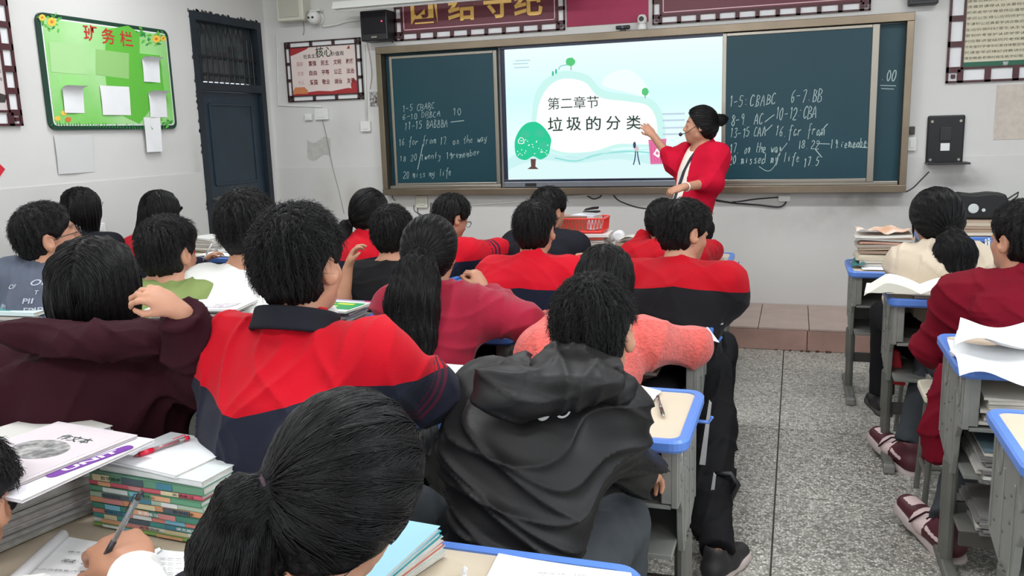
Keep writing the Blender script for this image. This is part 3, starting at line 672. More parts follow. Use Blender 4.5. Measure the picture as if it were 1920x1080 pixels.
# framed poster
a, b = onY(543, 192, YW), onY(677, 72, YW); X0, X1, Z0, Z1 = a[0], b[0], a[2], (b[2]+onY(542, 78, YW)[2])/2
e = empty('framed_poster', ((X0+X1)/2, YW, Z0), 0, 'cream and red poster of two-character slogans in a dark fretwork frame', 'poster')
f = MB(); lattice(f, -(X1-X0)/2, (X1-X0)/2, 0, Z1-Z0, .009, .042, -.014, 3, 3); f.build('fretwork_frame', mat('lattice_brown', (62, 40, 40), .5), e)
w_, h_ = X1-X0-.085, Z1-Z0-.085; zc = (Z1-Z0)/2
MB().box((0, -.004, zc), (X1-X0-.02, .006, Z1-Z0-.02)).build('backing', M_paper, e)
MB().box((0, -.010, zc), (w_, .008, h_)).build('sheet', M_cream, e)
m_rp = mat('poster_red', (166, 46, 50), .6); m_rt = mat('poster_text', (120, 48, 50), .6); m_dk = mat('poster_dark', (56, 50, 46), .6); m_gt = mat('poster_green', (44, 66, 48), .6); m_or = mat('poster_orange', (206, 128, 84), .6)
def pr_(pts, m, y=-.0145, name='print'): return mesh(name, [(x, y, z) for x, z in pts], [tuple(range(len(pts)))], m, e)
L0, B0 = -w_/2, zc-h_/2
pr_([(L0, B0), (L0+w_, B0), (L0+w_, B0+h_*.09), (L0+w_*.85, B0+h_*.13), (L0+w_*.6, B0+h_*.08), (L0+w_*.4, B0+h_*.10), (L0, B0+h_*.05)], m_rp)
pr_([(L0+.01, B0+h_*.06), (L0+w_*.24, B0+h_*.05), (L0+w_*.24, B0+h_*.12), (L0+w_*.19, B0+h_*.19), (L0+w_*.05, B0+h_*.19), (L0+.01, B0+h_*.12)], m_or, -.0148)
pr_([(L0+w_*.9, B0+h_*.06), (L0+w_, B0+h_*.06), (L0+w_*.98, B0+h_*.26), (L0+w_*.93, B0+h_*.32), (L0+w_*.89, B0+h_*.2)], m_rp, -.0148)
pr_([(L0, B0+h_*.82), (L0+w_*.1, B0+h_*.86), (L0+w_*.26, B0+h_*.94), (L0+w_*.32, B0+h_), (L0, B0+h_)], m_rp, -.0148)
lettering('核心', L0+w_*.52, B0+h_*.87, .155, .085, -.0146, m_gt, e, .01)
lettering('社会主义', L0+w_*.33, B0+h_*.80, .15, .035, -.0146, m_dk, e, .01); lettering('价值观', L0+w_*.72, B0+h_*.82, .12, .035, -.0146, m_dk, e, .01)
for r_, (h1, ws) in enumerate((('国家', '富强民主文明和谐'), ('社会', '自由平等公正法治'), ('个人', '爱国敬业诚信友善'))):
    z = B0+h_*(.655-r_*.19)
    lettering(h1, L0+w_*.15, z, .058, .034, -.0146, mat('poster_faint', (188, 136, 134), .6), e)
    for c in range(4): lettering(ws[c*2:c*2+2], L0+w_*(.34+c*.185), z, .072, .042, -.0146, m_rt, e, .02)
pr_([(L0+w_*.86, B0+h_*.9), (L0+w_*.9, B0+h_*.97), (L0+w_*.91, B0+h_*.9)], m_rp, -.0148)
# faint marks of a removed sticker
o = MB().grid(lambda u, v: tuple(onY(576+u*44, 262+v*34+6*math.sin(u*6), YW-.0012)), 8, 5).build('tape_residue', mat('residue', (192, 191, 186), .8, noise=.14, nscale=26)); tag(o, 'faint greyish residue of a removed sticker below the switch box', 'mark')

# under the board: outlet, white cable, black cables, power strip
plate(780, 367, 800, 390, 'ivory socket box hanging under the left end of the blackboard', m=M_ivory)
for k, (pts, lb) in enumerate([([(783, 388), (785, 402), (800, 412), (806, 400), (808, 380)], 'black wire looping under the socket box below the blackboard'),
        ([(776, 385), (778, 396), (796, 405)], 'short black wire curling left under the socket box')]): wire('cable', pts, .003, M_cable, lb)
wire('cable', [(735, 366), (738, 374), (742, 376)], .003, M_cable, 'tiny wire tail at the left foot of the blackboard')
wire('conduit', [(876, 384), (975, 378), (1110, 364)], .009, M_plate, 'white conduit rising gently below the blackboard', 'conduit')
wire('cable', [(1100, 366), (1112, 373), (1124, 370), (1128, 366)], .005, M_cable, 'small black cable loop below the lit screen')
wire('cable', [(1150, 366), (1160, 376), (1185, 386), (1212, 391), (1240, 389), (1262, 380)], .005, M_cable, 'black cable sagging below the screen left of the teacher')
wire('cable', [(1326, 374), (1370, 379), (1420, 373), (1462, 370)], .005, M_cable, 'upper black cable from the teacher to the white strip')
wire('cable', [(1330, 372), (1370, 380), (1420, 384), (1458, 388), (1470, 384), (1474, 378)], .006, M_cable, 'lower black cable drooping to the white strip', y=YW-.02)
wire('cable', [(1366, 378), (1405, 381), (1440, 387)], .004, M_plate, 'short white cable lying over the black cables')
e = plate(1459, 366, 1482, 378, 'white power strip under the right part of the blackboard', 'power_strip')

# right of the board
wire('cable', [(1698, 360), (1712, 352), (1728, 336), (1742, 322)], .004, M_cable, 'black cable from the board corner up to the black bracket')
plate(1703, 237, 1716, 253, 'small dark round socket box right of the blackboard', m=mat('sooty', (70, 66, 62), .6))
plate(1702, 257, 1719, 283, 'white switch box right of the blackboard, below the dark one')
e, w_, h_ = wall_box('display_bracket', 1735, 215, 1811, 309, .025, mat('bracket_black', (30, 30, 33), .35, metal=.4), 'black metal wall bracket with a narrow shelf, right of the blackboard', 'bracket', .012)
MB().box((0.01, -.085, .012), (w_*1.12, .17, .012), bev=.003).build('shelf', M_blk, e)
MB().box((0, -.027, h_*.62), (.07, .006, .09), bev=.002).build('recess_plate', mat('deep_black', (10, 10, 12), .3), e)
MB().box((0, -.0275, h_*.36), (.055, .004, .05)).build('label_sticker', M_paper, e)
for sx in (-1, 1):
    for sz in (.10, .88): MB().lathe([(.009, -.032), (.011, -.026), (.011, -.022)], (sx*w_*.38, 0, h_*sz), 12, 'y').build('screw', M_slv, e)
# dark box at the top edge
e, w_, h_ = wall_box('junction_unit', 1704, -22, 1762, 10, .10, mat('dark_unit', (48, 48, 50), .5), 'dark grey control box at the upper edge over the blackboard end', 'box')
MB().box((0, -.102, h_*.5), (w_*.8, .004, h_*.5), bev=.001).build('cover', M_blk, e)
# framed rules poster
a = onY(1772, 158, YW); b = onY(1925, -60, YW); X0, Z0 = a[0], a[2]+.005; X1, Z1 = X0+.98, Z0+1.15
e = empty('framed_rules', ((X0+X1)/2, YW, Z0), 0, 'cream sheet of printed rules in a large maroon fretwork frame', 'poster')
f = MB(); lattice(f, -(X1-X0)/2, (X1-X0)/2, 0, Z1-Z0, .014, .085, -.014, 5, 6); f.build('fretwork_frame', M_red, e)
MB().box((0, -.004, (Z1-Z0)/2), (X1-X0-.02, .006, Z1-Z0-.02)).build('backing', M_paper, e)
MB().box((0, -.010, (Z1-Z0)/2), (X1-X0-.17, .008, Z1-Z0-.17)).build('sheet', mat('rules_cream', (206, 200, 176), .6), e)
MB().box((0, -.0145, .085+.022), (X1-X0-.175, .001, .045)).build('green_band', mat('rules_green', (22, 92, 66), .5), e)
lettering('罗', -(X1-X0)/2+.345, .107, .03, .03, -.0155, M_paper, e)
mb_ = MB(); m_tx = mat('rules_text', (92, 84, 66), .7); r = random.Random(4)
lines = '学生应当按时到校不得迟到早退遵守课堂纪律认真听讲积极思考尊敬老师团结同学爱护公物讲究卫生保持教室整洁'
for k in range(15):
    n_ = r.randint(17, 24); t = ''.join(r.choice(lines) for _ in range(n_)) if k % 2 else ''.join(r.choice(lines) for _ in range(24))
    V, F = text_geo(t, res=1, align='LEFT'); A = fix_px(V, n_*.0315, .018)
    mb_.add([(v[0]-(X1-X0)/2+.09+.012+n_*.0315/2, -.0152, .155+k*.036+v[1]+v[0]*.0) for v in A], F)
mb_.build('printed_lines', m_tx, e)
o = MB().box((onY(1862, 262, YW)[0]+.2, YW-.002, (onY(1862, 262, YW)[2]+onY(1862, 160, YW)[2])/2), (.40, .003, onY(1862, 160, YW)[2]-onY(1862, 262, YW)[2])).build('timetable_sheet', mat('old_sheet', (206, 196, 186), .8, noise=.12, nscale=30)); tag(o, 'faded buff printed sheet taped below the framed rules', 'sheet')

# =================================================================== LEFT WALL
XL = WX0
def onL(px, py, o=.01): p = onX(px, py, XL+o); return p[1], p[2]
def lbox(mb, y0, y1, z0, z1, x0, x1, bev=0): mb.box((x0+(x1-x0)/2, (y0+y1)/2, (z0+z1)/2), (abs(x1-x0), y1-y0, z1-z0), bev=bev); return mb
y0, z1a = onL(68, 17); y1, z1b = onL(315, 62); y1b, z0b = onL(328, 245); y0b, z0a = onL(88, 240)
Y0, Y1, Z0, Z1 = (y0+y0b)/2, (y1+y1b)/2, (z0a+z0b)/2, (z1a+z1b)/2
e = empty('notice_board', (XL, (Y0+Y1)/2, Z0), 0, 'bright green class notice board with dark green rim and paper sheets', 'notice board')
W_, H_ = Y1-Y0, Z1-Z0
def rrect(w, h, r, n=5, cx=0, cz=0):
    out = []
    for (sx, sz, a0) in ((1, 1, 0), (-1, 1, 90), (-1, -1, 180), (1, -1, 270)):
        for k in range(n+1): a = rad(a0+90*k/n); out.append((cx+sx*(w/2-r)+r*math.cos(a), cz+sz*(h/2-r)+r*math.sin(a)))
    return out
M_dg = mat('dark_green_rim', (26, 62, 48), .4)
MB().prism(rrect(W_, H_, .05, cz=H_/2), .001, .022, 'x').build('rim', M_dg, e)
MB().prism(rrect(W_-.05, H_-.05, .03, cz=H_/2), .02, .0235, 'x').build('white_line', M_paper, e)
m_gb = mat('notice_green', (128, 204, 100), .45, col2=(176, 220, 160), nscale=1.6)
MB().prism(rrect(W_-.066, H_-.066, .025, cz=H_/2), .0232, .025, 'x').build('panel', m_gb, e)
def LB(px, py): y, z = onL(px, py, .027); return y-(Y0+Y1)/2, z-Z0
def lprint(pts, m, x=.0262, name='print'):
    P = [LB(*p) for p in pts]; return mesh(name, [(x, a, b) for a, b in P], [tuple(range(len(P)))[::-1]], m, e)
m_l1 = mat('nb_leaf', (52, 140, 66), .5); m_l2 = mat('nb_lime', (96, 182, 62), .5); m_p3 = mat('nb_pale', (170, 214, 150), .5); m_fy = mat('nb_yellow', (238, 196, 74), .5); m_fr = mat('nb_orange', (214, 120, 52), .5); m_sh = mat('nb_fade', (146, 196, 118), .5)
lprint([(200, 55), (240, 48), (262, 62), (262, 100), (300, 104), (308, 170), (262, 232), (205, 205), (196, 120)], m_l2)
lprint([(180, 92), (242, 100), (242, 148), (180, 140)], m_sh, .0264); lprint([(92, 78), (162, 84), (165, 140), (96, 135)], m_p3, .0264)
r = random.Random(9)
def leaves(cx, cy, n, sx, sy):
    for k in range(n):
        x, y = cx+r.uniform(-sx, sx), cy+r.uniform(-sy, sy); a = r.uniform(0, 6.28); l = r.uniform(6, 12)
        lprint([(x, y), (x+l*math.cos(a+.5)*.5, y+l*math.sin(a+.5)*.5), (x+l*math.cos(a), y+l*math.sin(a)), (x+l*math.cos(a-.5)*.5, y+l*math.sin(a-.5)*.5)][::1], m_l1 if k % 2 else m_l2, .0266+k*.00001)
leaves(100, 42, 26, 22, 12); leaves(290, 72, 22, 20, 10); leaves(260, 60, 8, 10, 5); leaves(310, 228, 8, 8, 6)
for (x, y, q) in ((79, 33, 6), (97, 41, 8), (293, 73, 7), (306, 72, 5)):
    for k in range(8):
        a = k*math.pi/4; c0 = (x+q*.72*math.cos(a), y+q*.72*math.sin(a))
        lprint([(c0[0]+q*.4*math.cos(j*1.047), c0[1]+q*.4*math.sin(j*1.047)) for j in range(6)], m_fy, .0272+k*.00001)
    lprint([(x+q*.42*math.cos(j*.785), y+q*.42*math.sin(j*.785)) for j in range(8)], m_fr, .0276)
for k in range(40):   # grass foot
    x = 96+k*5.4; y = 233+k*.22; lprint([(x, y+2), (x+r.uniform(-3, 3), y-r.uniform(3, 9)), (x+2.4, y+2)], m_l1, .0266)
for (x, y) in ((108, 222), (128, 224), (120, 212)): lprint([(x+6*math.cos(j*.785), y+5*math.sin(j*.785)) for j in range(8)], m_fy if x < 125 else m_fr, .0268)
for ch_, (px, py) in zip('班务栏', ((170, 62), (203, 68), (237, 73))):
    V, F = text_geo(ch_, bold=.012); A = fix_px(V, .115, .10); c = LB(px, py)
    mesh('lettering', [(.0270, c[0]+v[0], c[1]+v[1]) for v in A], F, mat('nb_red', (190, 44, 44), .5), e)
def curled(px0, py0, px1, py1, flap, label, name='paper_sheet', base=.028, m=M_paper):
    """sheet pinned on the left wall; its top folds forward by 'flap'"""
    ya, za = onL(px0, py0, base); yb, zb = onL(px1, py1, base); h = za-zb; w2 = yb-ya
    def fn(u, v):
        z = zb+h*v; x = XL+base+.002+.004*math.sin(u*5+v*3)
        if flap and v > .86: t = (v-.86)/.14; x += flap*t; z = zb+h*.86+h*.14*math.sin(t*1.2)*.55
        return (x, ya+w2*u, z)
    mb = MB(); mb.grid(fn, 6, 12); mb.grid(lambda u, v: (fn(u, v)[0]+.001, fn(u, v)[1], fn(u, v)[2]), 6, 12)
    o = mb.build(name, m, None, True); tag(o, label, 'paper'); return o
curled(264, 102, 301, 155, .05, 'upper right paper on the green board, its top edge folding down')
curled(114, 156, 159, 212, .05, 'lower left paper on the green board with folded top')
curled(186, 160, 246, 216, 0, 'wide flat white sheet in the middle foot of the green board')
curled(276, 166, 314, 220, .05, 'lower right paper on the green board with a creased top')
curled(268, 220, 305, 284, 0, 'white sheet hanging over the lower rim of the green board', base=.027)
curled(100, 254, 178, 322, 0, 'faint translucent grey sheet on the bare wall below the green board', base=.004, m=mat('ghost_paper', (207, 207, 206), .8))
# small grey outlet on dado + left poster + red diamond
e = empty('switch_plate', (XL, *onL(187, 428)), 0, 'small white socket on the left wall between the two long-haired students', 'switch box')
MB().box((.012, 0, 0), (.022, .08, .06), bev=.004).build('plate', M_plate, e); MB().box((.024, 0, 0), (.006, .03, .03), bev=.002).build('rocker', M_plate, e)
ye, ze = onL(42, 236); yt = ye; Z0, Z1 = ze, ze+.72+.04
e = empty('framed_notice', (XL, ye-.4, Z0), 0, 'framed notice in maroon fretwork at the far left of the wall', 'poster')
f = MB(); g = MB(); lattice(f, -.4, .4, 0, Z1-Z0, .013, .075, 0, 4, 5); f.V = [(.014-v[1], v[0], v[2]) for v in f.V]; f.build('fretwork_frame', M_red, e)
MB().box((.004, 0, (Z1-Z0)/2), (.006, .78, Z1-Z0-.02)).build('backing', M_paper, e)
MB().box((.010, 0, (Z1-Z0)/2), (.008, .66, Z1-Z0-.14)).build('sheet', mat('notice_grey', (206, 198, 196), .6), e)
MB().prism([(.10, .13), (.30, .13), (.32, .17), (.24, .19), (.12, .17)], .0145, .0155, 'x').build('print', m_dk, e)
for k in range(4):
    V, F = text_geo('努力学习天天向', res=1); A = fix_px(V, .2, .022); mesh('lettering', [(.0152, v[0]+.2, v[1]+.26+k*.045) for v in A], F, m_dk, e)
yd, zd = onL(-6, 318); o = MB().prism([(yd-.06, zd), (yd, zd-.06), (yd+.06, zd), (yd, zd+.06)], XL+.001, XL+.004, 'x').build('red_paper_diamond', mat('festive_red', (206, 30, 52), .6)); tag(o, 'red paper diamond stuck on the left wall at the edge of the picture', 'decoration')
# blackboard lamp housing in front of the board, at the top edge
pa = onY(628, 16, 6.15); pb_ = onY(960, -4, 6.15); e = empty('blackboard_lamp', ((pa[0]+pb_[0])/2+.25, 6.15, pa[2]-.01), 0, 'long white lamp housing hanging before the left banner', 'lamp')
LL = pb_[0]-pa[0]+.5
MB().prism([(-.055, 0), (.055, .0), (.03, .055), (-.03, .055)], -LL/2, LL/2, 'x', bev=.003).build('housing', M_plate, e)
for s in (-.4, .4): MB().tube([(s*LL, 0, .05), (s*LL, 0, WZ-pa[2])], .006, 6).build('hanger', M_plate, e)
MB().tube([(-LL/2+.03, 0, -.008), (LL/2-.03, 0, -.008)], .009, 10).build('tube', M_lampb, e)
# =================================================================== DESKS, STOOLS, BOOKS
M_top = mat('desk_laminate', (206, 192, 170), 0.42, noise=0.05, nscale=5, spec=.4)
M_blue = mat('blue_edge', (92, 134, 214), 0.32, noise=.08, nscale=9)
M_metal = mat('grey_desk_metal', (142, 143, 138), 0.45, metal=.25, noise=.14, nscale=9, bump=.15, bscale=60)
M_metal2 = mat('dull_desk_metal', (112, 112, 106), 0.5, metal=.25, noise=.2, nscale=7)
M_bar = mat('dark_crossbar', (66, 64, 60), .5)
M_screw = mat('screw_steel', (196, 196, 192), .3, metal=.9)
M_scr2 = mat('dull_screw', (96, 96, 92), .5, metal=.5)
M_ply = mat('stool_ivory', (212, 206, 186), .5)
def desk_proto():
    e = empty('school_desk', (0, 0, 0)); W, D, Z = .67, .44, .70
    r0 = rrect(W, D, .045, 6); r1 = rrect(W-.05, D-.05, .03, 6); n = len(r0)
    r0i = rrect(W-.012, D-.012, .04, 6)
    mb = MB(); mb.prism(rrect(W-.046, D-.046, .03, 6), Z-.020, Z-.002, 'z'); mb.build('desktop', M_top, e)
    rings = [(r1, Z-.002), (r1, Z+.002), (r0i, Z+.003), (r0, Z-.003), (r0, Z-.022), (r0i, Z-.030), (r1, Z-.030)]
    V = [(x, y, z) for rg, z in rings for (x, y) in rg]; F = []
    for k in range(len(rings)-1):
        for j in range(n): F.append((k*n+j, k*n+(j+1) % n, (k+1)*n+(j+1) % n, (k+1)*n+j))
    m = MB(); m.add(V, F); m.build('edge_band', M_blue, e, False)
    for s in (-1, 1):
        x = s*(W/2-.035)
        prof = [(-.19, Z-.028), (.19, Z-.028), (.19, .375), (.06, .345), (.05, .33), (-.05, .33), (-.06, .355), (-.075, .40), (-.085, .46), (-.12, .505), (-.19, .515)]
        sp_ = MB().prism(prof, x-.009, x+.009, 'x', bev=.003).build('side_panel', M_metal, e)
        rb = MB()
        for (yy, z0, z1) in ((-.176, .53, Z-.04), (.176, .39, Z-.04), (-.05, .36, .60), (.06, .36, .60)): rb.box((x+s*.010, yy, (z0+z1)/2), (.007, .010, z1-z0), bev=.003)
        pr2 = [(.03*math.cos(a)*1.0+.0, .60+.055*math.sin(a)) for a in np.linspace(0, 2*math.pi, 17)[:-1]]
        for (cy, rr, cz) in ((-.115, .026, .615), (.115, .026, .615)): rb.tube([(x+s*.010, cy+rr*math.cos(a), cz+rr*2*math.sin(a)) for a in np.linspace(0, 2*math.pi, 15)[:-1]], .004, 5, closed=True)
        rb.build('pressed_rib', M_metal, sp_)
        for (yy, zz) in ((-.15, .56), (-.02, .56), (-.02, .49), (.04, .53), (.04, .44), (.12, .50), (.13, .43), (-.15, .63)):
            MB().lathe([(.001, s*.012), (.004, s*.0115), (.005, s*.009)], (x, yy, zz), 8, 'x').build('screw', M_scr2, sp_)
        MB().tube([(x, 0, .36), (x, 0, .20)], .024, 12).build('leg_sleeve', M_metal2, e)
        l = MB(); l.tube([(x, -.022, .36), (x, -.022, .04)], .019, 10); l.tube([(x, .022, .36), (x, .022, .04)], .019, 10); l.build('leg', M_metal2, e)
        ft = MB().box((x, 0, .028), (.042, .46, .036), bev=.010).build('foot_rail', M_metal2, e)
        for q in (-1, 1): MB().box((x, q*.232, .020), (.046, .03, .040), bev=.008).build('foot_cap', M_metal, ft)
    MB().box((0, 0, .20), (W-.09, .018, .05), bev=.003).build('crossbar', M_bar, e)
    MB().box((0, .0, .515), (W-.09, .37, .012), bev=.002).build('shelf', M_metal, e)
    MB().box((0, .01, .365), (W-.09, .34, .014), bev=.002).build('shelf', M_metal, e)
    MB().box((0, .18, .52), (W-.09, .006, .32), bev=.001).build('back_panel', M_metal2, e)
    for s in (-1, 1): MB().box((s*(W/2-.055), -.183, .60), (.028, .012, .15), bev=.003).build('front_stile', M_metal, e)
    hk = MB(); hk.tube([(W/2-.03, .10, Z-.05), (W/2+.02, .10, Z-.052), (W/2+.03, .10, Z-.035)], .005, 6); hk.build('bag_hook', M_blue, e)
    return e
DESK = desk_proto(); _first = [True]
DESKS = {}
def desk(key, xl, yn, z, label, group='school desks with blue edges'):
    dz = z-.70; loc = (xl+.335, yn+.22, 0)
    if _first[0]: o = DESK; _first[0] = False
    else: o = copy_tree(DESK)
    o.location = loc
    o.scale = (1, 1, z/.70)
    tag(o, label, 'desk', group); DESKS[key] = (xl, yn, z); return o
for a in [('B0', -.90, .94, .70, 'desk with bare blue edge at the lower edge of the picture'),
          ('A0', -1.60, .94, .70, 'desk under the writing hand and the stack of coloured workbooks'),
          ('B1', -.90, 1.99, .70, 'beige desk with a black pen, in front of the black windbreaker'),
          ('A1', -1.61, 1.99, .70, 'desk in front of the large red jacket, white sheet on its right'),
          ('C1', -2.32, 1.99, .70, 'desk carrying the tall pile with a purple-backed magazine'),
          ('D1', -3.03, 1.99, .70, 'desk under the teal-covered stack at the left edge'),
          ('B2', -.95, 2.92, .70, 'desk under the arms of the fluffy coral sweater'),
          ('A2', -1.66, 2.92, .70, 'desk in front of the raspberry sweatshirt'),
          ('C2', -2.37, 2.92, .70, 'desk with the green and yellow magazine on it'),
          ('D2', -3.08, 2.92, .70, 'desk in front of the boy in the lettered T-shirt'),
          ('B3', -.95, 3.80, .70, 'desk in front of the boy with white collar piping'),
          ('A3', -1.66, 3.80, .70, 'desk in front of the short-haired boy in the round red jacket'),
          ('C3', -2.37, 3.80, .70, 'desk in front of the boy in the black T-shirt'),
          ('B4', -1.00, 4.78, .70, 'front-row desk with folded papers right of the red basket'),
          ('A4', -1.71, 4.78, .70, 'front-row desk carrying the red plastic basket'),
          ('C4', -2.42, 4.78, .70, 'front-row desk left of the one with the red basket'),
          ('D4', -3.85, 4.38, .74, 'desk with white papers by the dark blue door'),
          ('E4', -4.22+.03, 3.70, .70, 'desk against the left wall below the green notice board'),
          ('R1', .27, 4.60, .70, 'aisle desk with a high pile of folded newspapers'),
          ('Q1', .97, 4.60, .70, 'desk with the clear pen holder, right of the newspaper desk'),
          ('R2', .37, 3.70, .74, 'desk with a thick open book behind the girl in the cream hood'),
          ('R3', .465, 2.68, .74, 'desk covered with rumpled white papers, behind the boy in crimson'),
          ('R4', .49, 2.00, .70, 'bare beige desk cut off at the lower right edge'),
          ('RB', .74, 5.76, .737, 'desk by the front wall carrying books and the black box with a white disc')]:
    desk(*a)

# stools
def stool_proto():
    e = empty('stool', (0, 0, 0))
    MB().prism(rrect(.32, .26, .04), .395, .42, 'z', bev=.006).build('seat', M_ply, e)
    for sx in (-1, 1):
        for sy in (-1, 1): MB().tube([(sx*.12, sy*.09, .395), (sx*.14, sy*.11, .0)], .011, 8).build('leg', M_metal2, e)
    f = MB()
    for sx in (-1, 1): f.tube([(sx*.133, -.105, .12), (sx*.133, .105, .12)], .008, 6)
    f.tube([(-.133, 0, .12), (.133, 0, .12)], .008, 6); f.build('stretcher', M_metal2, e); return e
STOOL = stool_proto(); _fs = [True]
def stool(x, y, z, label, rz=0):
    if _fs[0]: o = STOOL; _fs[0] = False
    else: o = copy_tree(STOOL)
    o.location = (x, y, 0); o.rotation_euler = (0, 0, rz); o.scale = (1, 1, z/.42); tag(o, label, 'stool', 'school stools under the students'); return o

# ------------------------------------------------------------------ books and paper
BK = {}
def cover(c, rough=.4): 
    k = 'cover_%d_%d_%d' % tuple(c); return mat(k, tuple(c), rough)
M_page = mat('page_edges', (208, 204, 194), .9, noise=.15, nscale=60)
M_pageg = mat('grey_page_edges', (184, 182, 176), .9, noise=.25, nscale=50)
ORD = ['topmost', 'second from the top', 'third from the top', 'fourth from the top', 'fifth from the top', 'sixth from the top', 'seventh from the top', 'eighth from the top', 'ninth from the top', 'tenth from the top', 'eleventh from the top', 'twelfth from the top', 'thirteenth from the top']
def book(name, w, d, t, cm, loc, rz, label, cat='book', group=None, pm=None, soft=0.0, parts=False, spine='near', ty=.0012, seed=0, tilt=(0, 0), top_m=None):
    """closed book lying flat, spine side along w; local origin = centre of its base"""
    pm = pm or M_page; r = random.Random(seed)
    h = min(ty, t*.2)
    def bend(V):
        if not soft: return V
        return [(x, y, z+soft*math.sin((x/w+.5)*math.pi+seed)*.5+soft*((y/d)**2)*2*math.sin(seed*1.7)) for x, y, z in V]
    c = MB(); g = lambda z0, z1: c.grid
    for z in (0, t-h):
        n = 6 if soft else 1
        top = [(-w/2+w*i/n, y, z+dz) for dz in (0, h) for y in (-d/2, d/2) for i in range(n+1)]; m = n+1; F = []
        for i in range(n):
            F += [(i, i+1, m+i+1, m+i)[::-1], (2*m+i, 2*m+i+1, 3*m+i+1, 3*m+i), (i, i+1, 2*m+i+1, 2*m+i), (m+i+1, m+i, 3*m+i, 3*m+i+1)]
        F += [(0, m, 3*m, 2*m), (n, m+n, 3*m+n, 2*m+n)[::-1]]
        c.add(bend(top), F, 0 if z == 0 or not top_m else 1)
    n = 6 if soft else 1; sy = -d/2 if spine == 'near' else d/2
    V = [(-w/2+w*i/n, sy+q, z) for q in (0, .0012) for z in (0, t) for i in range(n+1)]; m = n+1
    c.add(bend(V), [f for i in range(n) for f in ((i, i+1, m+i+1, m+i), (2*m+i+1, 2*m+i, 3*m+i, 3*m+i+1))], 0)
    p = MB(); a0, a1 = (-d/2+.0015, d/2-.004) if spine == 'near' else (-d/2+.004, d/2-.0015)
    V = [(-w/2+.003+(w-.006)*i/n, y, z) for z in (h, t-h) for y in (a0, a1) for i in range(n+1)]; F = []
    for i in range(n): F += [(i, i+1, m+i+1, m+i)[::-1], (2*m+i, 2*m+i+1, 3*m+i+1, 3*m+i), (i, i+1, 2*m+i+1, 2*m+i), (m+i+1, m+i, 3*m+i, 3*m+i+1)]
    F += [(0, m, 3*m, 2*m), (n, m+n, 3*m+n, 2*m+n)[::-1]]
    p.add(bend(V), F)
    cms = [cm] if not top_m else [cm, top_m]
    if parts:
        e = empty(name, loc, rz, label, cat, group); e.rotation_euler = (tilt[0], tilt[1], rz); c.build('cover', cms, e); p.build('page_block', pm, e); return e
    nb = len(cms); c.i = nb; c.add(p.V, p.F, nb)
    o = c.build(name, cms+[pm]); o.location = loc; o.rotation_euler = (tilt[0], tilt[1], rz); tag(o, label, cat, group); return o
def stack(x, y, z, items, w, d, rz, lab, group, jit=.012, seed=0, soft=.002, parts=False, spine='near', jr=.06, uniform=None):
    """items: list of (thickness, cover colour, words) from the bottom up; every book a thing of its own"""
    r = random.Random(seed); n = len(items)
    for k, it in enumerate(items):
        t, c, words = it[:3]
        pos = ORD[n-1-k] if n-1-k < len(ORD) else 'deep in it'
        label = '%s, %s' % (uniform, pos if k else 'lowest') if uniform and words is None else '%s, %s in %s' % (words, pos if k else 'lowest', lab)
        ww, dd = (it[3] if len(it) > 3 else w)*r.uniform(.97, 1.02), d*r.uniform(.97, 1.02)
        book('book', ww, dd, t, cover(c), (x+r.uniform(-jit, jit), y+r.uniform(-jit, jit), z), rz+r.uniform(-jr, jr), label, 'book', group, seed=k+seed, soft=soft if t > .004 else soft, parts=parts, pm=M_pageg if max(c)-min(c) < 12 and k % 2 else None, spine=spine)
        z += t+.0006
    return z
def sheet(pts, z, name, m, label, cat='paper', curl=.004, n=8, thick=.0008, group=None, extra=None):
    """loose sheet through four corner points (x, y) counter-clockwise from near-left, at height z"""
    P = [np.array(p, float) for p in pts]
    def fn(u, v, dz=0):
        q = P[0]*(1-u)*(1-v)+P[1]*u*(1-v)+P[2]*u*v+P[3]*(1-u)*v
        zz = z+curl*(.5+.5*math.sin(u*4.2+v*3.1))*(abs(u-.5)*1.4+abs(v-.5)*.8)+(extra(u, v) if extra else 0)
        return (q[0], q[1], zz+dz)
    mb = MB(); mb.grid(lambda u, v: fn(u, v, thick), n, n); mb.grid(lambda u, v: fn(u, v, 0), n, n)
    o = mb.build(name, m, None, True); return tag(o, label, cat, group)
def pxz(pts, z): return [onZ(px, py, z)[:2] for px, py in pts]
def pen(a, b, m, label, name='pen', r=.0048, tipm=None, grip=None, clear=None):
    a = np.array(a, float); b = np.array(b, float); L = b-a; e = empty(name, a, 0, label, 'pen')
    MB().tube([L*.10, L*.9], r, 10).build('barrel', clear or m, e, True)
    MB().tube([L*0, L*.03, L*.10], [r*.25, r*.5, r*.95], 10).build('tip', tipm or M_screw, e, True)
    MB().tube([L*.10, L*.34], r*1.12, 10).build('grip', grip or m, e, True)
    MB().tube([L*.9, L*.985, L], [r*1.05, r*1.0, r*.5], 10).build('cap', m, e, True)
    x = nrm_(np.cross(L, [0, 0, 1.0])); u = nrm_(np.cross(x, L)); 
    c = MB(); c.tube([L*.93+u*r, L*.92+u*r*1.9, L*.70+u*r*1.7], r*.22, 6); c.build('clip', m, e, True)
    if clear: MB().tube([L*.12, L*.8], r*.4, 8).build('refill', m, e, True)
    return e
def nrm_(v): v = np.array(v, float); return v/(np.linalg.norm(v)+1e-9)
M_clear = mat('clear_plastic', (235, 238, 240), .08, trans=.85)

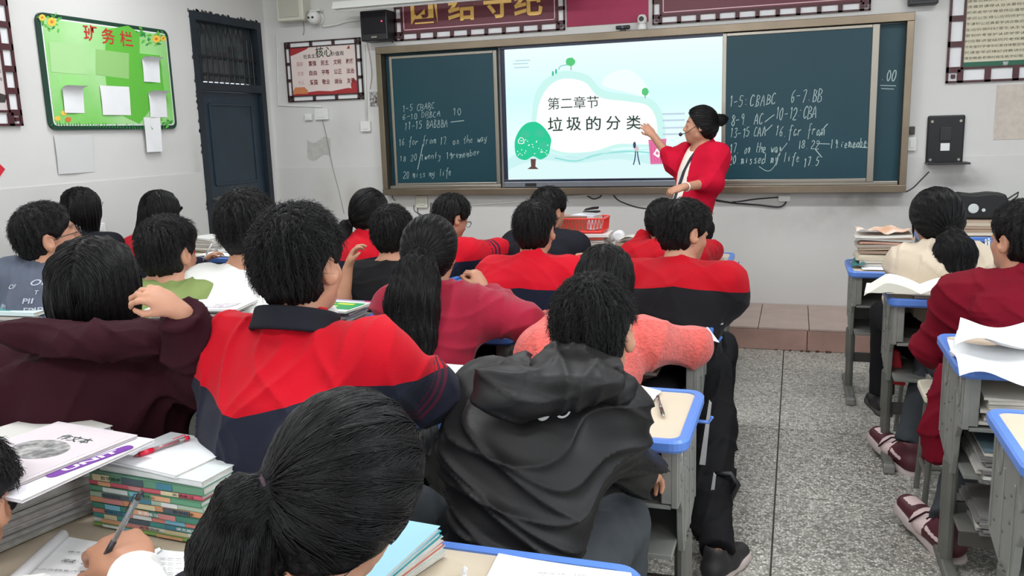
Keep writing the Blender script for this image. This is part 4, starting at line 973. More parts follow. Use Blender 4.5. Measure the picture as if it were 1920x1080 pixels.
GREY = (176, 174, 170); LG = (214, 212, 206); DGY = (120, 118, 116)
rb = random.Random(21)
def greys(n, t0=.006, t1=.016): return [(rb.uniform(t0, t1), rb.choice([GREY, LG, (196, 192, 184), DGY, (206, 200, 190)]), None) for _ in range(n)]
def tans(n, t0=.008, t1=.018): return [(rb.uniform(t0, t1), rb.choice([(206, 190, 168), (190, 166, 146), (216, 206, 190), (176, 150, 128)]), None) for _ in range(n)]
# =================================================================== FOREGROUND: coloured workbooks, grey stack, papers, pens
items = [(.006, (120, 170, 70), 'thin lime green workbook'), (.009, (222, 222, 214), 'white workbook with dark lettering'), (.010, (30, 128, 122), 'teal workbook with a pink spine foot'),
         (.009, (206, 108, 92), 'salmon-spined workbook'), (.011, (34, 110, 86), 'dark green workbook'), (.011, (206, 132, 82), 'blue and orange workbook'), (.009, (150, 178, 150), 'pale green and orange workbook'),
         (.010, (66, 140, 100), 'green workbook with a yellow spine end'), (.009, (200, 66, 84), 'crimson workbook'), (.014, (70, 130, 96), 'green and white workbook with a blue band')]
z = .7035; bx, by, brz = -1.165, 1.345, rad(-3)
M_band = [mat('spine_white', (196, 204, 202), .5), mat('spine_blue', (110, 170, 190), .5), mat('spine_orange', (204, 156, 120), .5), mat('spine_pink', (186, 124, 122), .5), mat('spine_sand', (196, 186, 150), .5), mat('spine_dark', (70, 84, 92), .5), mat('spine_teal', (62, 118, 138), .5)]
r = random.Random(3)
for k, (t, c, words) in enumerate(items):
    t *= 1.12; jx, jy = r.uniform(-.004, .004), r.uniform(-.003, .003)
    o = book('workbook', .280, .195, t, cover(tuple(int(v*.75+40) for v in c)), (bx-.012+jx, by+jy, z), brz+r.uniform(-.012, .012), '%s, %s in the coloured foreground stack' % (words, ORD[9-k] if k else 'lowest'), 'book', 'coloured workbooks in the foreground stack', parts=True, seed=k, soft=.001)
    # printed spine: blocks of colour and lettering
    x = -.134
    for j in range(3):
        w_ = r.uniform(.03, .07); x0 = x+r.uniform(.0, .03)+j*.075
        MB().box((min(x0+w_/2, .13-w_/2), -.0985, t/2), (w_, .0008, t*.82)).build('spine_print', M_band[(k*2+j) % 7], o)
    V, F = text_geo(('英语练习', '数学同步', '语文阅读', '物理作业')[k % 4], bold=.01); A = fix_px(V, .05, t*.55)
    mesh('lettering', [(v[0]-.085+(k % 3)*.09, -.0990, v[1]+t/2) for v in A], F, [M_blk, M_paper][k % 2 == 0 and c[0] < 130], o)
    z += t+.0005
zt_ = z
book('workbook', .262, .19, .012, cover((206, 210, 210)), (bx+.002, by+.004, z), brz-.03, 'white workbook in a clear cover on the coloured stack, under the white exercise book', 'book', 'coloured workbooks in the foreground stack', soft=.002, parts=True)
z += .0125
eb = book('exercise_book', .205, .172, .007, cover((232, 236, 238)), (bx-.022, by-.002, z), brz-.10, 'plain white exercise book on top of the coloured workbooks, the red pen on it', 'book', parts=True, soft=.002)
z += .008
pen((-1.238, 1.290, z+.005), (-1.196, 1.406, z+.007), mat('pen_red', (214, 24, 60), .35), 'red gel pen lying on the white exercise book', tipm=mat('pen_tip_red', (120, 40, 50), .4), clear=M_clear)
sheet([(bx+.02, by+.05), (bx+.13, by+.04), (bx+.14, by+.10), (bx+.01, by+.108)], zt_+.0135, 'blue_sheet', mat('sheet_blue', (120, 190, 212), .6), 'small light blue sheet peeping out behind the white exercise book', curl=.001)
# grey stack at the left edge with two magazines
z = .7035; n = 13
for k in range(n):
    t = r.uniform(.009, .016); c = [(190, 188, 182), (206, 204, 198), (168, 166, 160), (150, 148, 150), (196, 180, 186)][(k*3) % 5]
    book('thick_workbook', .30, .215, t, cover(c), (-1.50+r.uniform(-.006, .006), 1.20+r.uniform(-.006, .006)+k*.004, z), rad(78)+r.uniform(-.03, .03), 'thick grey-edged workbook in the tall left foreground stack, '+(ORD[12-k] if k else 'lowest'), 'book', 'grey workbooks in the left foreground stack', parts=True, seed=k, soft=.002, spine='far', pm=M_pageg)
    z += t+.0005
mz = book('magazine', .25, .30, .006, cover((236, 232, 238)), (-1.335, 1.170, z), rad(-3), 'white magazine with a purple lettered band on the grey foreground stack', 'magazine', parts=True, soft=.002)
for pc, m_, zz_ in ((rrect(.17, .026, .012), mat('mag_purple', (112, 54, 150), .5), .0072),):
    o = MB().prism(pc, zz_, zz_+.0008, 'z').build('print', m_, mz); o.location = (.098, .02, 0); o.rotation_euler = (0, 0, rad(80))
V, F = text_geo('UNIT', bold=.03); A = fix_px(V, .11, .016); lo_ = mesh('lettering', [(v[0], v[1], .0085) for v in A], F, M_paper, mz); lo_.location = (.098, .02, 0); lo_.rotation_euler = (0, 0, rad(80))
z += .0085
m2 = book('magazine', .235, .29, .005, cover((214, 206, 210)), (-1.372, 1.178, z), rad(-7), 'pale pinkish booklet with an oval grey picture, topmost of the grey foreground stack', 'magazine', parts=True, soft=.001)
MB().prism(rrect(.215, .265, .004), .0052, .0060, 'z').build('print', mat('mag_tint', (206, 196, 200), .6), m2)
MB().prism([(.066*math.cos(a), .046*math.sin(a)) for a in np.linspace(0, 6.283, 25)[:-1]], .0062, .0068, 'z').build('print', mat('mag_photo', (96, 96, 96), .6, col2=(176, 174, 172), nscale=55), m2).location = (.0, .015, 0)
V, F = text_geo('作文本', bold=.0); A = fix_px(V, .085, .026); mesh('lettering', [(v[0]+.02, v[1]+.08, .0070) for v in A], F, M_dg, m2)
# papers under the writing hand
sheet(pxz([(30, 1100), (178, 1110), (270, 1030), (124, 1008)], .703), .7035, 'exam_paper', M_paper, 'printed exam sheet under the writing hand', curl=.003)
P = [onZ(30, 1085, .715), onZ(118, 1003, .715)]; o = MB().tube([P[0]-(P[1]-P[0])*.3, P[0], P[1]], .011, 12).build('rolled_paper', M_paper, None, True); tag(o, 'white sheet rolled into a thin tube beside the exam sheet', 'paper')
def printed(px_lines, z, label_parent, m=M_blk, h=.007, name='printed_text'):
    for (a, b, t, hh) in px_lines:
        A_, B_ = onZ(*a, z)[:2], onZ(*b, z)[:2]; d_ = B_-A_; ang = math.atan2(d_[1], d_[0]); V, F = text_geo(t, res=1, bold=.006); A = fix_px(V, np.linalg.norm(d_), hh); c = (A_+B_)/2
        mesh(name, [(c[0]+v[0]*math.cos(ang)-v[1]*math.sin(ang), c[1]+v[0]*math.sin(ang)+v[1]*math.cos(ang), z) for v in A], F, m, label_parent)
ex = [o for o in bpy.data.objects if o.name == 'exam_paper'][0]
printed([((128, 1034), (178, 1038), '作文素材', .006), ((118, 1050), (165, 1056), '阅读：25', .012), ((60, 1066), (160, 1072), '一二三四五六七', .006)], .7085, ex)
sheet(pxz([(262, 1100), (400, 1110), (400, 1040), (300, 1033)], .703), .7040, 'notebook_page', M_paper, 'open lined notebook page right of the writing hand', curl=.003)
nb_ = [o for o in bpy.data.objects if o.name == 'notebook_page'][0]
printed([((300, 1046+i*9), (385, 1050+i*9), '一 一 一 一 一 一', .0016) for i in range(4)], .7088, nb_, M_wire)
sheet(pxz([(240, 1062), (262, 1066), (308, 1036), (300, 1033)], .703), .706, 'page_edge', M_paper, 'lifted page corner between the exam sheet and the notebook', curl=.006)
# tilted books right of the ponytail girl
for k, (c, w_) in enumerate([((206, 204, 196), 'grey-edged book'), ((196, 206, 200), 'pale mint book'), ((198, 110, 96), 'coral-covered book'), ((206, 210, 206), 'thin white book'), ((36, 158, 170), 'turquoise book'), ((150, 196, 214), 'light blue book with a lilac edge')]):
    book('workbook', .19, .262, .009, cover(c), (-.712+k*.003, 1.225-k*.006, .704+k*.0098), rad(-16+k*2.2), '%s, %s in the fanned foreground stack' % (w_, ORD[5-k] if k else 'lowest'), 'book', 'fanned books beside the ponytail girl', parts=True, seed=k, soft=.001)
# foreground desk paper and pen stub
sheet(pxz([(905, 1100), (1200, 1130), (1183, 1078), (935, 1040)], .703), .7035, 'test_paper', M_paper, 'white test sheet on the desk at the lower edge of the picture', curl=.003)
tp = [o for o in bpy.data.objects if o.name == 'test_paper'][0]; printed([((1010, 1074), (1100, 1079), '随堂练习题', .007)], .7085, tp, M_wire)
a = onZ(872, 1066, .71); pen(onZ(868, 1120, .708), a+[0, 0, 0], M_plate, 'white pen with a silver end on the lowest desk', clear=M_plate)
# desk B1: paper under the windbreaker, black pen, purple strip
sheet(pxz([(1130, 742), (1216, 760), (1240, 735), (1165, 712)], .703), .7035, 'paper_sheet', M_paper, 'white sheet on the desk before the black windbreaker, beside the pen', curl=.002)
pen(onZ(1244, 780, .708), onZ(1233, 743, .709), mat('pen_black', (52, 40, 34), .35), 'black gel pen lying on the bare desktop', clear=M_clear)
sheet(pxz([(788, 716), (842, 724), (886, 688), (775, 676)], .703), .7035, 'paper_sheet', M_paper, 'white sheet on the desk by the striped sleeve of the large red jacket', curl=.003)
# tall pile C1 with the magazine
zz = stack(-1.83, 2.30, .7035, [(rb.uniform(.009, .019), rb.choice([GREY, LG, DGY, (190, 176, 160)]), None) for _ in range(15)], .27, .20, rad(8), '', 'books in the pile by the red jacket', seed=5, uniform='grey-edged workbook in the pile between hoodie elbow and red jacket', parts=False, soft=.003)
o = book('magazine', .31, .23, .007, cover((236, 236, 238)), (-1.83, 2.30, zz), rad(10), 'white magazine with a purple spine on top of the pile by the red jacket', 'magazine', parts=True, soft=.003, top_m=None)
MB().box((0, .113, .0075), (.30, .006, .002)).build('purple_spine', mat('mag_purple2', (124, 88, 156), .5), o)
MB().box((.13, .09, .0092), (.03, .04, .001)).build('print', M_dg, o); MB().prism([(.0, -.09), (.12, -.09), (.13, -.02), (.02, -.05)], .0088, .0096, 'z').build('print', mat('mag_pic', (150, 140, 150), .6, col2=(226, 220, 226), nscale=70), o)
# glass-clear clip hanging at the desk edge
e = empty('bag_clip', onZ(378, 742, .68)+[0, -.0, 0], 0, 'small translucent hook on the desk edge beside the red jacket', 'hook')
MB().box((0, 0, .005), (.022, .012, .034), bev=.004).build('body', M_clear, e); MB().box((0, -.004, -.022), (.034, .008, .014), bev=.003).build('lip', M_clear, e)
# D1 teal stack
zz = stack(-2.55, 2.22, .7035, greys(14, .011, .016), .29, .21, rad(4), '', 'grey workbooks under the teal folder', seed=8, uniform='grey-edged workbook in the stack under the teal patterned folder', soft=.003)
o = book('folder', .31, .22, .012, cover((206, 222, 222)), (-2.55, 2.22, zz), rad(6), 'teal and light blue patterned folder, topmost of the left-edge stack', 'folder', parts=True, soft=.002)
for k, (x, y, w_, h_, c) in enumerate([(-.04, .0, .2, .06, (130, 196, 214)), (-.06, .07, .16, .04, (96, 178, 176)), (.08, .06, .08, .05, (176, 214, 204)), (-.05, -.07, .18, .035, (78, 150, 150)), (.09, -.05, .07, .05, (214, 226, 220))]):
    MB().box((x, y, .0145), (w_, h_, .0012)).build('print', mat('folder_%d' % k, c, .45), o)
# C2: green magazine
zz = stack(-1.87, 3.12, .7035, greys(4, .01, .016), .28, .2, 0, '', 'workbooks under the green magazine', seed=3, uniform='thin grey workbook under the green and yellow magazine')
o = book('magazine', .29, .21, .008, cover((226, 230, 226)), (-1.84, 3.10, zz), rad(-6), 'green and yellow printed magazine between the black T-shirt and the red jacket', 'magazine', parts=True)
MB().box((.03, -.01, .0092), (.21, .12, .0012)).build('print', mat('mag_green', (34, 150, 88), .5), o)
for (x, y, w_) in ((-.0, -.03, .10), (.06, .02, .08), (-.02, .01, .06)): MB().box((x, y, .0102), (w_, .022, .001)).build('print', mat('mag_yellow', (206, 214, 60), .5), o)
MB().box((.12, .095, .0095), (.03, .012, .003)).build('tab', mat('mag_magenta', (196, 50, 120), .5), o)
MB().box((-.0, .098, .0092), (.27, .012, .0012)).build('print', mat('mag_lilac', (176, 166, 206), .5), o)
# A2 papers near coral sweater
sheet([(-1.02, 3.1), (-.97, 3.08), (-.985, 3.3), (-1.12, 3.3)], .7035, 'paper_sheet', M_paper, 'crumpled clear-wrapped papers between the round red jacket and the coral sweater', curl=.02)
# B2: wrapped package and sheet at the corner
sheet(pxz([(1245, 615), (1349, 643), (1322, 607), (1270, 600)], .703), .7035, 'paper_sheet', M_paper, 'white sheet under the elbow of the coral sweater, hanging over the desk edge', curl=.003)
mb = MB(); c = onZ(1308, 600, .71)
mb.grid(lambda u, v: (c[0]-.10+.2*u, c[1]-.05+.11*v, .707+.028*math.sin(math.pi*u)*math.sin(math.pi*v)+.004*math.sin(u*19)*math.sin(v*13)), 14, 10); o = mb.build('tissue_pack', mat('wrapped_plastic', (226, 226, 228), .25, spec=.7), None, True); tag(o, 'crinkled clear tissue pack on the desk corner above the coral sleeve', 'packet')
# books inside the compartment behind the coral sweater
stack(-.60, 3.10, .5225, [(.014, (150, 120, 112), None), (.012, (176, 150, 140), None), (.016, (120, 96, 92), None), (.012, (196, 180, 168), None)], .28, .2, 0, '', 'brownish books under the coral desk', uniform='brownish book inside the desk before the coral sweater', seed=2)
# A3 sheet in front of round red jacket
sheet(pxz([(905, 490), (930, 494), (948, 476), (928, 474)], .72), .72, 'paper_sheet', M_paper, 'white sheet at the left elbow of the round red jacket', curl=.01)
sheet([(-1.60, 3.86), (-1.36, 3.84), (-1.34, 4.1), (-1.58, 4.12)], .7035, 'paper_sheet', M_paper, 'white sheet on the desk in front of the round red jacket', curl=.004)
pen(onZ(905, 528, .708), onZ(885, 526, .71), MATS['pen_black'], 'black pen on the desk right of the raspberry sleeve')
# C3/C4 odds
stack(-2.2, 4.98, .7035, greys(5), .26, .19, .2, '', 'workbooks on the third front desk', uniform='grey workbook on the front desk below the blackboard', seed=6)
# D4: papers and books by the door
zz = stack(-3.665, 4.70, .7435, greys(5, .01, .018), .29, .21, rad(-10), '', 'books by the blue door', uniform='whitish workbook in the pile by the dark blue door', seed=14)
book('book', .25, .19, .012, cover((236, 236, 234)), (-3.66, 4.69, zz), rad(-18), 'thick white book topmost of the pile by the dark blue door', 'book', parts=True, soft=.004)
sheet([(-3.56, 4.40), (-3.32, 4.42), (-3.34, 4.66), (-3.56, 4.66)], .7435, 'paper_sheet', M_paper, 'white papers under the writing hand by the dark blue door', curl=.01)
book('open_book', .30, .21, .018, cover((226, 226, 222)), (-3.36, 4.66, .746), rad(-12), 'open white book at the corner of the desk by the blue door', 'book', soft=.008, parts=True)
stack(-3.9, 3.92, .7035, greys(4), .27, .2, 0, '', 'workbooks by the left wall', uniform='grey workbook on the desk against the left wall', seed=16)
# front row: basket with contents, piles
zz = stack(-1.20, 4.98, .7035, [(.016, (70, 140, 160), None), (.014, (206, 206, 200), None), (.018, (196, 90, 80), None), (.014, (190, 190, 190), None), (.012, (160, 170, 190), None), (.018, (206, 196, 186), None), (.014, (226, 222, 216), None), (.016, (214, 92, 74), None), (.016, (230, 226, 220), None)], .31, .22, rad(3), '', 'mixed books under the red basket', uniform='book in the mixed pile under the red basket', seed=9, jit=.02, jr=.12)
e = empty('basket', (-1.215, 5.0, zz+.002), rad(2), 'bright red plastic mesh basket on the front-row pile', 'basket')
M_bsk = mat('basket_red', (222, 58, 50), .4)
BWx, BD, BH = .30, .20, .085
f = MB().prism(rrect(BWx*.94, BD*.94, .02), 0, .006, 'z'); f.build('floor_plate', M_bsk, e)
f = MB()
for (zz_, gx) in ((BH, 1.0), (BH*.12, .955)): f.tube([(x*gx, y*gx, zz_) for x, y in rrect(BWx, BD, .02)], .006, 6, closed=True)
f.build('rim', M_bsk, e)
for s in (-1, 1):
    f = MB()
    for k in range(15):
        x = -BWx/2*.93+k*BWx*.93/14; f.tube([(x*.97, s*BD/2*.955, .006), (x+.012, s*BD/2, BH)], .0028, 5)
        f.tube([(x*.97+.006, s*BD/2*.955, .006), (x-.006, s*BD/2, BH)], .0022, 5)
    f.build('lattice', M_bsk, e)
    f = MB()
    for k in range(8):
        y = -BD/2*.93+k*BD*.93/7; f.tube([(s*BWx/2*.955, y*.97, .006), (s*BWx/2, y, BH)], .0028, 5)
    f.build('lattice', M_bsk, e)
for k, (x, y, rz_, c, lb) in enumerate([(-.05, .0, .2, (150, 110, 90), 'brown notebook edge sticking out of the red basket'), (.02, .03, -.3, (226, 230, 240), 'white notebook lying in the red basket')]):
    book('notebook', .16, .11, .085-.0*k, cover(c), (-1.215+x, 5.0+y, zz+.012+.004*k), rz_, lb, 'book', tilt=(0.0, 0))
e = empty('stapler', (-1.16, 5.02, zz+.115), rad(-25), 'black stapler resting on top of the red basket', 'stapler')
MB().prism([(-.06, 0), (.05, 0), (.06, .008), (.05, .014), (-.055, .006)], -.014, .014, 'y', bev=.002).build('base', M_blk, e); MB().prism([(-.055, .008), (.045, .022), (.05, .036), (.02, .036), (-.04, .022)], -.012, .012, 'y', bev=.003).build('arm', M_blk, e)
zz = stack(-.84, 4.98, .7035, tans(6, .012, .02), .27, .2, rad(-12), '', 'folded papers right of the basket', uniform='folded newspaper wad right of the red basket', seed=12, jit=.02, jr=.2, soft=.006)
mb = MB(); mb.grid(lambda u, v: (-.97+.26*u, 4.90+.17*v, zz+.012+.022*math.sin(u*3.1)*(1-.4*v)+.008*math.sin(u*11+v*7)), 14, 8); o = mb.build('loose_paper', mat('newsprint', (206, 204, 192), .9, noise=.12, nscale=40), None, True); tag(o, 'curled loose newsprint on the pile right of the red basket', 'paper')
e = empty('roll', (-.98, 4.93, zz+.03), 0, 'white paper roll standing sideways right of the red basket', 'paper'); MB().lathe([(.018, -.01), (.034, -.01), (.034, .04), (.018, .04)], (0, 0, 0), 20, 'y').build('tube', M_paper, e, True)
o = MB().prism([(0, 0), (.12, 0), (.12, .07)], 0, .003, 'y').build('set_square', mat('perspex', (206, 206, 200), .2, alpha=.75)); o.location = (-.90, 5.03, zz+.03); tag(o, 'translucent triangular ruler standing by the folded papers', 'ruler')
# R1: high newspaper pile
zz = .7035
pile = [('flat white paper bundle', (226, 224, 220), .014), ('flat buff paper bundle', (214, 206, 190), .016), ('buff newspaper wad', (206, 194, 172), .016), ('pale buff newspaper wad', (218, 208, 190), .014), ('brown-edged newspaper wad', (176, 150, 130), .016), ('tan newspaper wad', (196, 176, 152), .016),
        ('creased grey-brown newspaper', (170, 156, 144), .014), ('reddish newspaper', (206, 160, 140), .012), ('grey creased newspaper', (190, 186, 180), .012), ('orange-printed newspaper', (222, 186, 160), .010), ('white crumpled newspaper', (230, 228, 222), .012)]
for k, (w_, c, t) in enumerate(pile):
    book('newspaper', .25+rb.uniform(-.01, .03), .19, t, cover(c), (.45+rb.uniform(-.012, .012), 4.86+rb.uniform(-.01, .01), zz), rb.uniform(-.08, .08), '%s, %s on the aisle newspaper desk' % (w_, ORD[len(pile)-1-k] if k else 'lowest'), 'newspaper', 'newspapers in the pile on the aisle desk', pm=M_page, soft=.002+.0012*k*.6, seed=k, parts=False); zz += t+.0018
mb = MB(); mb.grid(lambda u, v: (.31+.30*u, 4.77+.2*v, zz+.012+.010*math.sin(u*9+v*3)+.006*math.sin(u*23)), 18, 8); o = mb.build('loose_paper', mat('newsprint2', (222, 214, 204), .9, col2=(206, 160, 130), nscale=10), None, True); tag(o, 'ragged newsprint sheets lying on top of the aisle newspaper pile', 'paper')
mb = MB(); mb.grid(lambda u, v: (.29+.07*u, 4.72+.1*v, .712+.030*v*abs(math.sin(u*6))+.01*u), 8, 6); o = mb.build('candy_wrapper', mat('teal_wrap', (58, 108, 112), .4), None, True); tag(o, 'crumpled teal wrapper at the left foot of the newspaper pile', 'wrapper')
sheet([(.34, 4.66), (.60, 4.66), (.60, 4.86), (.33, 4.86)], .7030, 'paper_sheet', M_paper, 'white sheet under the aisle newspaper pile', curl=.001)
stack(.60, 4.79, .5235, greys(6, .008, .014), .25, .2, 0, '', 'papers in the upper shelf of the newspaper desk', uniform='grey booklet in the upper shelf of the newspaper desk', seed=4)
stack(.60, 4.79, .3735, [(.014, (36, 78, 78), None), (.016, (44, 92, 96), None), (.014, (28, 62, 66), None)], .40, .25, 0, '', 'dark teal folders', uniform='dark teal folder in the lower shelf of the newspaper desk', seed=4)
# R2: thick open book
def open_book(c, rz, W, D, T, label, m, name='open_book', over=0):
    e = empty(name, c, rz, label, 'book')
    for s in (-1, 1):
        def fn(u, v, s=s): 
            x = s*W/2*u; z = T*(math.sin(min(u*2.2, math.pi/2))*1.0)*(1-.30*u)+.004
            if over and s < 0: z -= over*max(0, u-.62)
            return (x, -D/2+D*v, z)
        mb = MB(); mb.grid(fn, 14, 3); mb.grid(lambda u, v, s=s: (s*W/2*u*.99, -D/2+D*v, max(.0, fn(u, v)[2]-T*(.75*min(1, u*3)))), 14, 3)
        n = 14; pts = [fn(i/n, 0) for i in range(n+1)]; low = [(s*W/2*(i/n)*.99, -D/2, max(0, pts[i][2]-T*(.75*min(1, i/n*3)))) for i in range(n+1)]
        V = pts+low; mb.add(V, [(i, i+1, n+2+i, n+1+i) for i in range(n)]); V2 = [(x, D/2, z) for x, y, z in V]; mb.add(V2, [(i, i+1, n+2+i, n+1+i) for i in range(n)])
        a, b = fn(1, 0), low[-1]; mb.add([a, (a[0], D/2, a[2]), (b[0], D/2, b[2]), b], [(0, 1, 2, 3)])
        mb.build('page_block', m, e, False)
    MB().box((0, 0, .001), (W*.6, D, .002)).build('cover', cover((206, 206, 200)), e); return e
zz = stack(.60, 3.80, .7435, [(.010, (130, 128, 126), None), (.010, (186, 184, 178), None)], .27, .19, rad(-4), '', 'thin books under the open book', uniform='thin grey book under the thick open book', seed=1)
open_book((.50, 3.80, zz), rad(-6), .42, .23, .050, 'thick open book with cream pages on the aisle desk behind the cream hood', mat('cream_page', (228, 228, 214), .8), over=.14)
stack(.72, 3.86, .551, greys(6, .008, .015), .28, .22, 0, '', 'papers inside the open-book desk', uniform='grey booklet inside the desk with the open book', seed=44)
stack(.70, 3.86, .3955, greys(7, .008, .014), .3, .24, 0, '', 'papers in the lower shelf of the open-book desk', uniform='grey booklet low inside the open-book desk', seed=45)
# R3: rumpled papers, shelves of booklets
def rump(u, v): return .012*math.sin(u*6+v*2)+.010*math.sin(v*7+u*3)+.016*u
sheet(pxz([(1800, 690), (1960, 720), (1960, 650), (1775, 650)], .765), .764, 'worksheet', M_paper, 'large gridded white sheet hanging over the near edge of the aisle desk', curl=.01, n=16, extra=lambda u, v: rump(u, v)-.028*(1-v)**3)
sheet(pxz([(1790, 648), (1960, 660), (1950, 618), (1800, 606)], .80), .79, 'worksheet', M_paper, 'rumpled blank white sheet, topmost on the aisle desk behind the boy in crimson', curl=.02, n=16, extra=rump)
o = MB().tube([onZ(1790, 650, .765), onZ(1806, 618, .79)], .012, 10).build('rolled_paper', M_paper, None, True); tag(o, 'white paper rolled up at the corner of the aisle desk with rumpled sheets', 'paper')
mb = MB(); c = onZ(1792, 666, .75); mb.lathe([(.001, -.012), (.014, -.008), (.018, .004), (.012, .014), (.001, .016)], (c[0]-.0, c[1], .757), 9); o = mb.build('crumpled_tissue', M_paper); tag(o, 'crumpled white tissue at the blue edge of the rumpled-paper desk', 'tissue')
stack(.745, 2.855, .5605, greys(8, .008, .014), .40, .30, 0, '', 'booklets in the top shelf of the rumpled-paper desk', uniform='grey booklet in the rumpled-paper desk, top shelf', seed=51, soft=.004)
stack(.735, 2.85, .3965, greys(8, .007, .012)+[(.003, (96, 116, 124), None)], .38, .30, 0, '', 'booklets in the second shelf of the rumpled-paper desk', uniform='grey booklet in the rumpled-paper desk, second shelf', seed=52, soft=.003)
e = empty('book_rack', (.80, 2.90, .20), 0, 'low dull metal rack with booklets under the rumpled-paper desk', 'rack')
MB().box((0, 0, 0), (.58, .30, .012), bev=.002).build('tray', M_metal2, e); MB().box((0, -.145, -.02), (.58, .012, .05), bev=.002).build('lip', M_bar, e)
stack(.735, 2.86, .2075, greys(7, .006, .010), .36, .27, 0, '', 'booklets in the low rack', uniform='grey booklet in the low rack under the rumpled-paper desk', seed=53)
stack(.83, 2.2, .5225, greys(6), .3, .26, 0, '', 'booklets inside the bare desk', uniform='grey booklet inside the bare beige desk at the lower right', seed=54)
# RB: books, black box with white disc, pens
zz = stack(1.02, 5.93, .741, tans(5, .016, .022), .33, .22, 0, '', 'tan books under the black box', uniform='tan-edged book in the pile under the black case', seed=61, jit=.006, jr=.02)
a = onY(1795, 414, 5.86); b = onY(1893, 362, 5.86)
e = empty('speaker_case', ((a[0]+b[0])/2, 5.93, zz+.002), 0, 'black soft case with a white disc on it, lying on the tan books', 'case'); w_ = b[0]-a[0]; h_ = b[2]-zz
MB().prism([(-w_/2, 0), (w_/2, 0), (w_/2+.01, h_*.55), (w_/2-.02, h_*.95), (w_*.15, h_), (-w_*.2, h_*.93), (-w_/2, h_)], -.08, .08, 'y', bev=.012).build('body', mat('case_black', (18, 18, 19), .55), e)
for (px, py, rr) in ((1825, 391, .030), (1844, 394, .011)):
    c = onY(px, py, 5.85); MB().lathe([(rr, -.084), (rr*.9, -.088), (.001, -.089)], (c[0]-e.location[0], 0, c[2]-e.location[2]), 20, 'y').build('disc', mat('disc_grey', (206, 210, 208), .4), e)
MB().tube([(w_/2-.02, -.06, h_*.7), (w_/2+.05, -.06, h_*1.02), (w_/2+.045, -.06, h_*.86), (w_/2, -.06, h_*.6)], .005, 6).build('strap', M_blk, e)
e = empty('pen_holder', (.99, 4.85, .704), 0, 'clear plastic holder packed with clear and red pens beside the crimson shoulder', 'pen holder')
mbx = MB(); mbx.box((0, 0, .05), (.12, .06, .10), bev=.004); mbx.build('box', mat('clear_box', (226, 230, 232), .1, alpha=.35), e)
for k in range(7):
    x = -.05+k*.016; c_ = [(206, 210, 214), (206, 210, 214), (190, 40, 60), (60, 60, 70), (206, 210, 214), (214, 216, 218), (196, 200, 206)][k]
    pen((.99+x, 4.85+rb.uniform(-.012, .012), .709), (.99+x*1.2+rb.uniform(-.01, .01), 4.85, .85+rb.uniform(-.01, .02)), mat('penc_%d%d%d' % c_, c_, .3), ['leftmost clear pen', 'second clear pen', 'red pen', 'dark pen', 'clear pen right of the dark one', 'tall clear pen', 'rightmost clear pen'][k]+' in the holder beside the crimson shoulder')
sheet([(.88, 4.62), (1.14, 4.62), (1.14, 4.76), (.86, 4.78)], .7035, 'paper_sheet', M_paper, 'white sheet with a hole by the pen holder', curl=.006)
# =================================================================== SMOOTH BODY MODELLING (signed distance shapes -> one closed mesh)
f32 = np.float32
def V3(*a): return np.array(a, np.float64)
def nrm(v): return v/(np.linalg.norm(v)+1e-9)
def smin(a, b, k):
    h = np.maximum(k-np.abs(a-b), 0)/k; return np.minimum(a, b)-h*h*k*0.25
def smax(a, b, k): return -smin(-a, -b, k)
def cap(P, a, b, ra, rb, flat=None, fs=1.0):
    """tapered limb from a to b; flat = unit direction in which the section is squeezed by fs"""
    a = np.asarray(a, f32); b = np.asarray(b, f32); Q = P-a; d = b-a
    if flat is not None:
        fl = np.asarray(flat, f32); d0 = d
        Q = Q+(Q@fl)[:, None]*fl*f32(1/fs-1); d = d0+fl*f32(np.dot(d0, fl)*(1/fs-1))
    t = np.clip((Q@d)/(d@d+1e-9), 0, 1); r = ra+(rb-ra)*t
    D = Q-t[:, None]*d
    return (np.sqrt((D*D).sum(1))-r)*(1 if flat is None else (fs+1)*.5)
def ell(P, c, r, R=None):
    Q = P-np.asarray(c, f32)
    if R is not None: Q = Q@np.asarray(R, f32)
    r = np.asarray(r, f32); k0 = np.sqrt(((Q/r)**2).sum(1)); k1 = np.sqrt(((Q/(r*r))**2).sum(1))+1e-9
    return k0*(k0-1)/k1
def local(P, c, r, fn):
    """evaluate fn only within r of c; elsewhere return the distance to that ball"""
    D = P-np.asarray(c, f32); dd = np.sqrt((D*D).sum(1)); o = (dd-f32(r*.75)).astype(f32); m = dd < r
    if m.any(): o[m] = fn(P[m])
    return o
def torus(P, c, n, R, r, sq=1.0):
    Q = P-np.asarray(c, f32); n = np.asarray(n, f32); h = Q@n; q = Q-h[:, None]*n; return np.sqrt((np.sqrt((q*q).sum(1))-R)**2+(h*sq)**2)-r
def folds(P, amp, seed=0, sc=1.0, dirs=3):
    """cloth creases: warped ridged waves"""
    r = np.random.RandomState(seed); o = 0
    W = 0
    for _ in range(2):
        k = r.normal(size=3)*7*sc; W = W+np.sin(P@k.astype(f32)+r.uniform(0, 6))
    for _ in range(dirs):
        k = r.normal(size=3); k[2] *= .8; k = k/np.linalg.norm(k)*r.uniform(16, 34)*sc
        s = np.abs(np.sin(P@k.astype(f32)+1.3*W+r.uniform(0, 6)))
        o = o+(1-s)**3
    return (-amp*o+amp*.4).astype(f32)
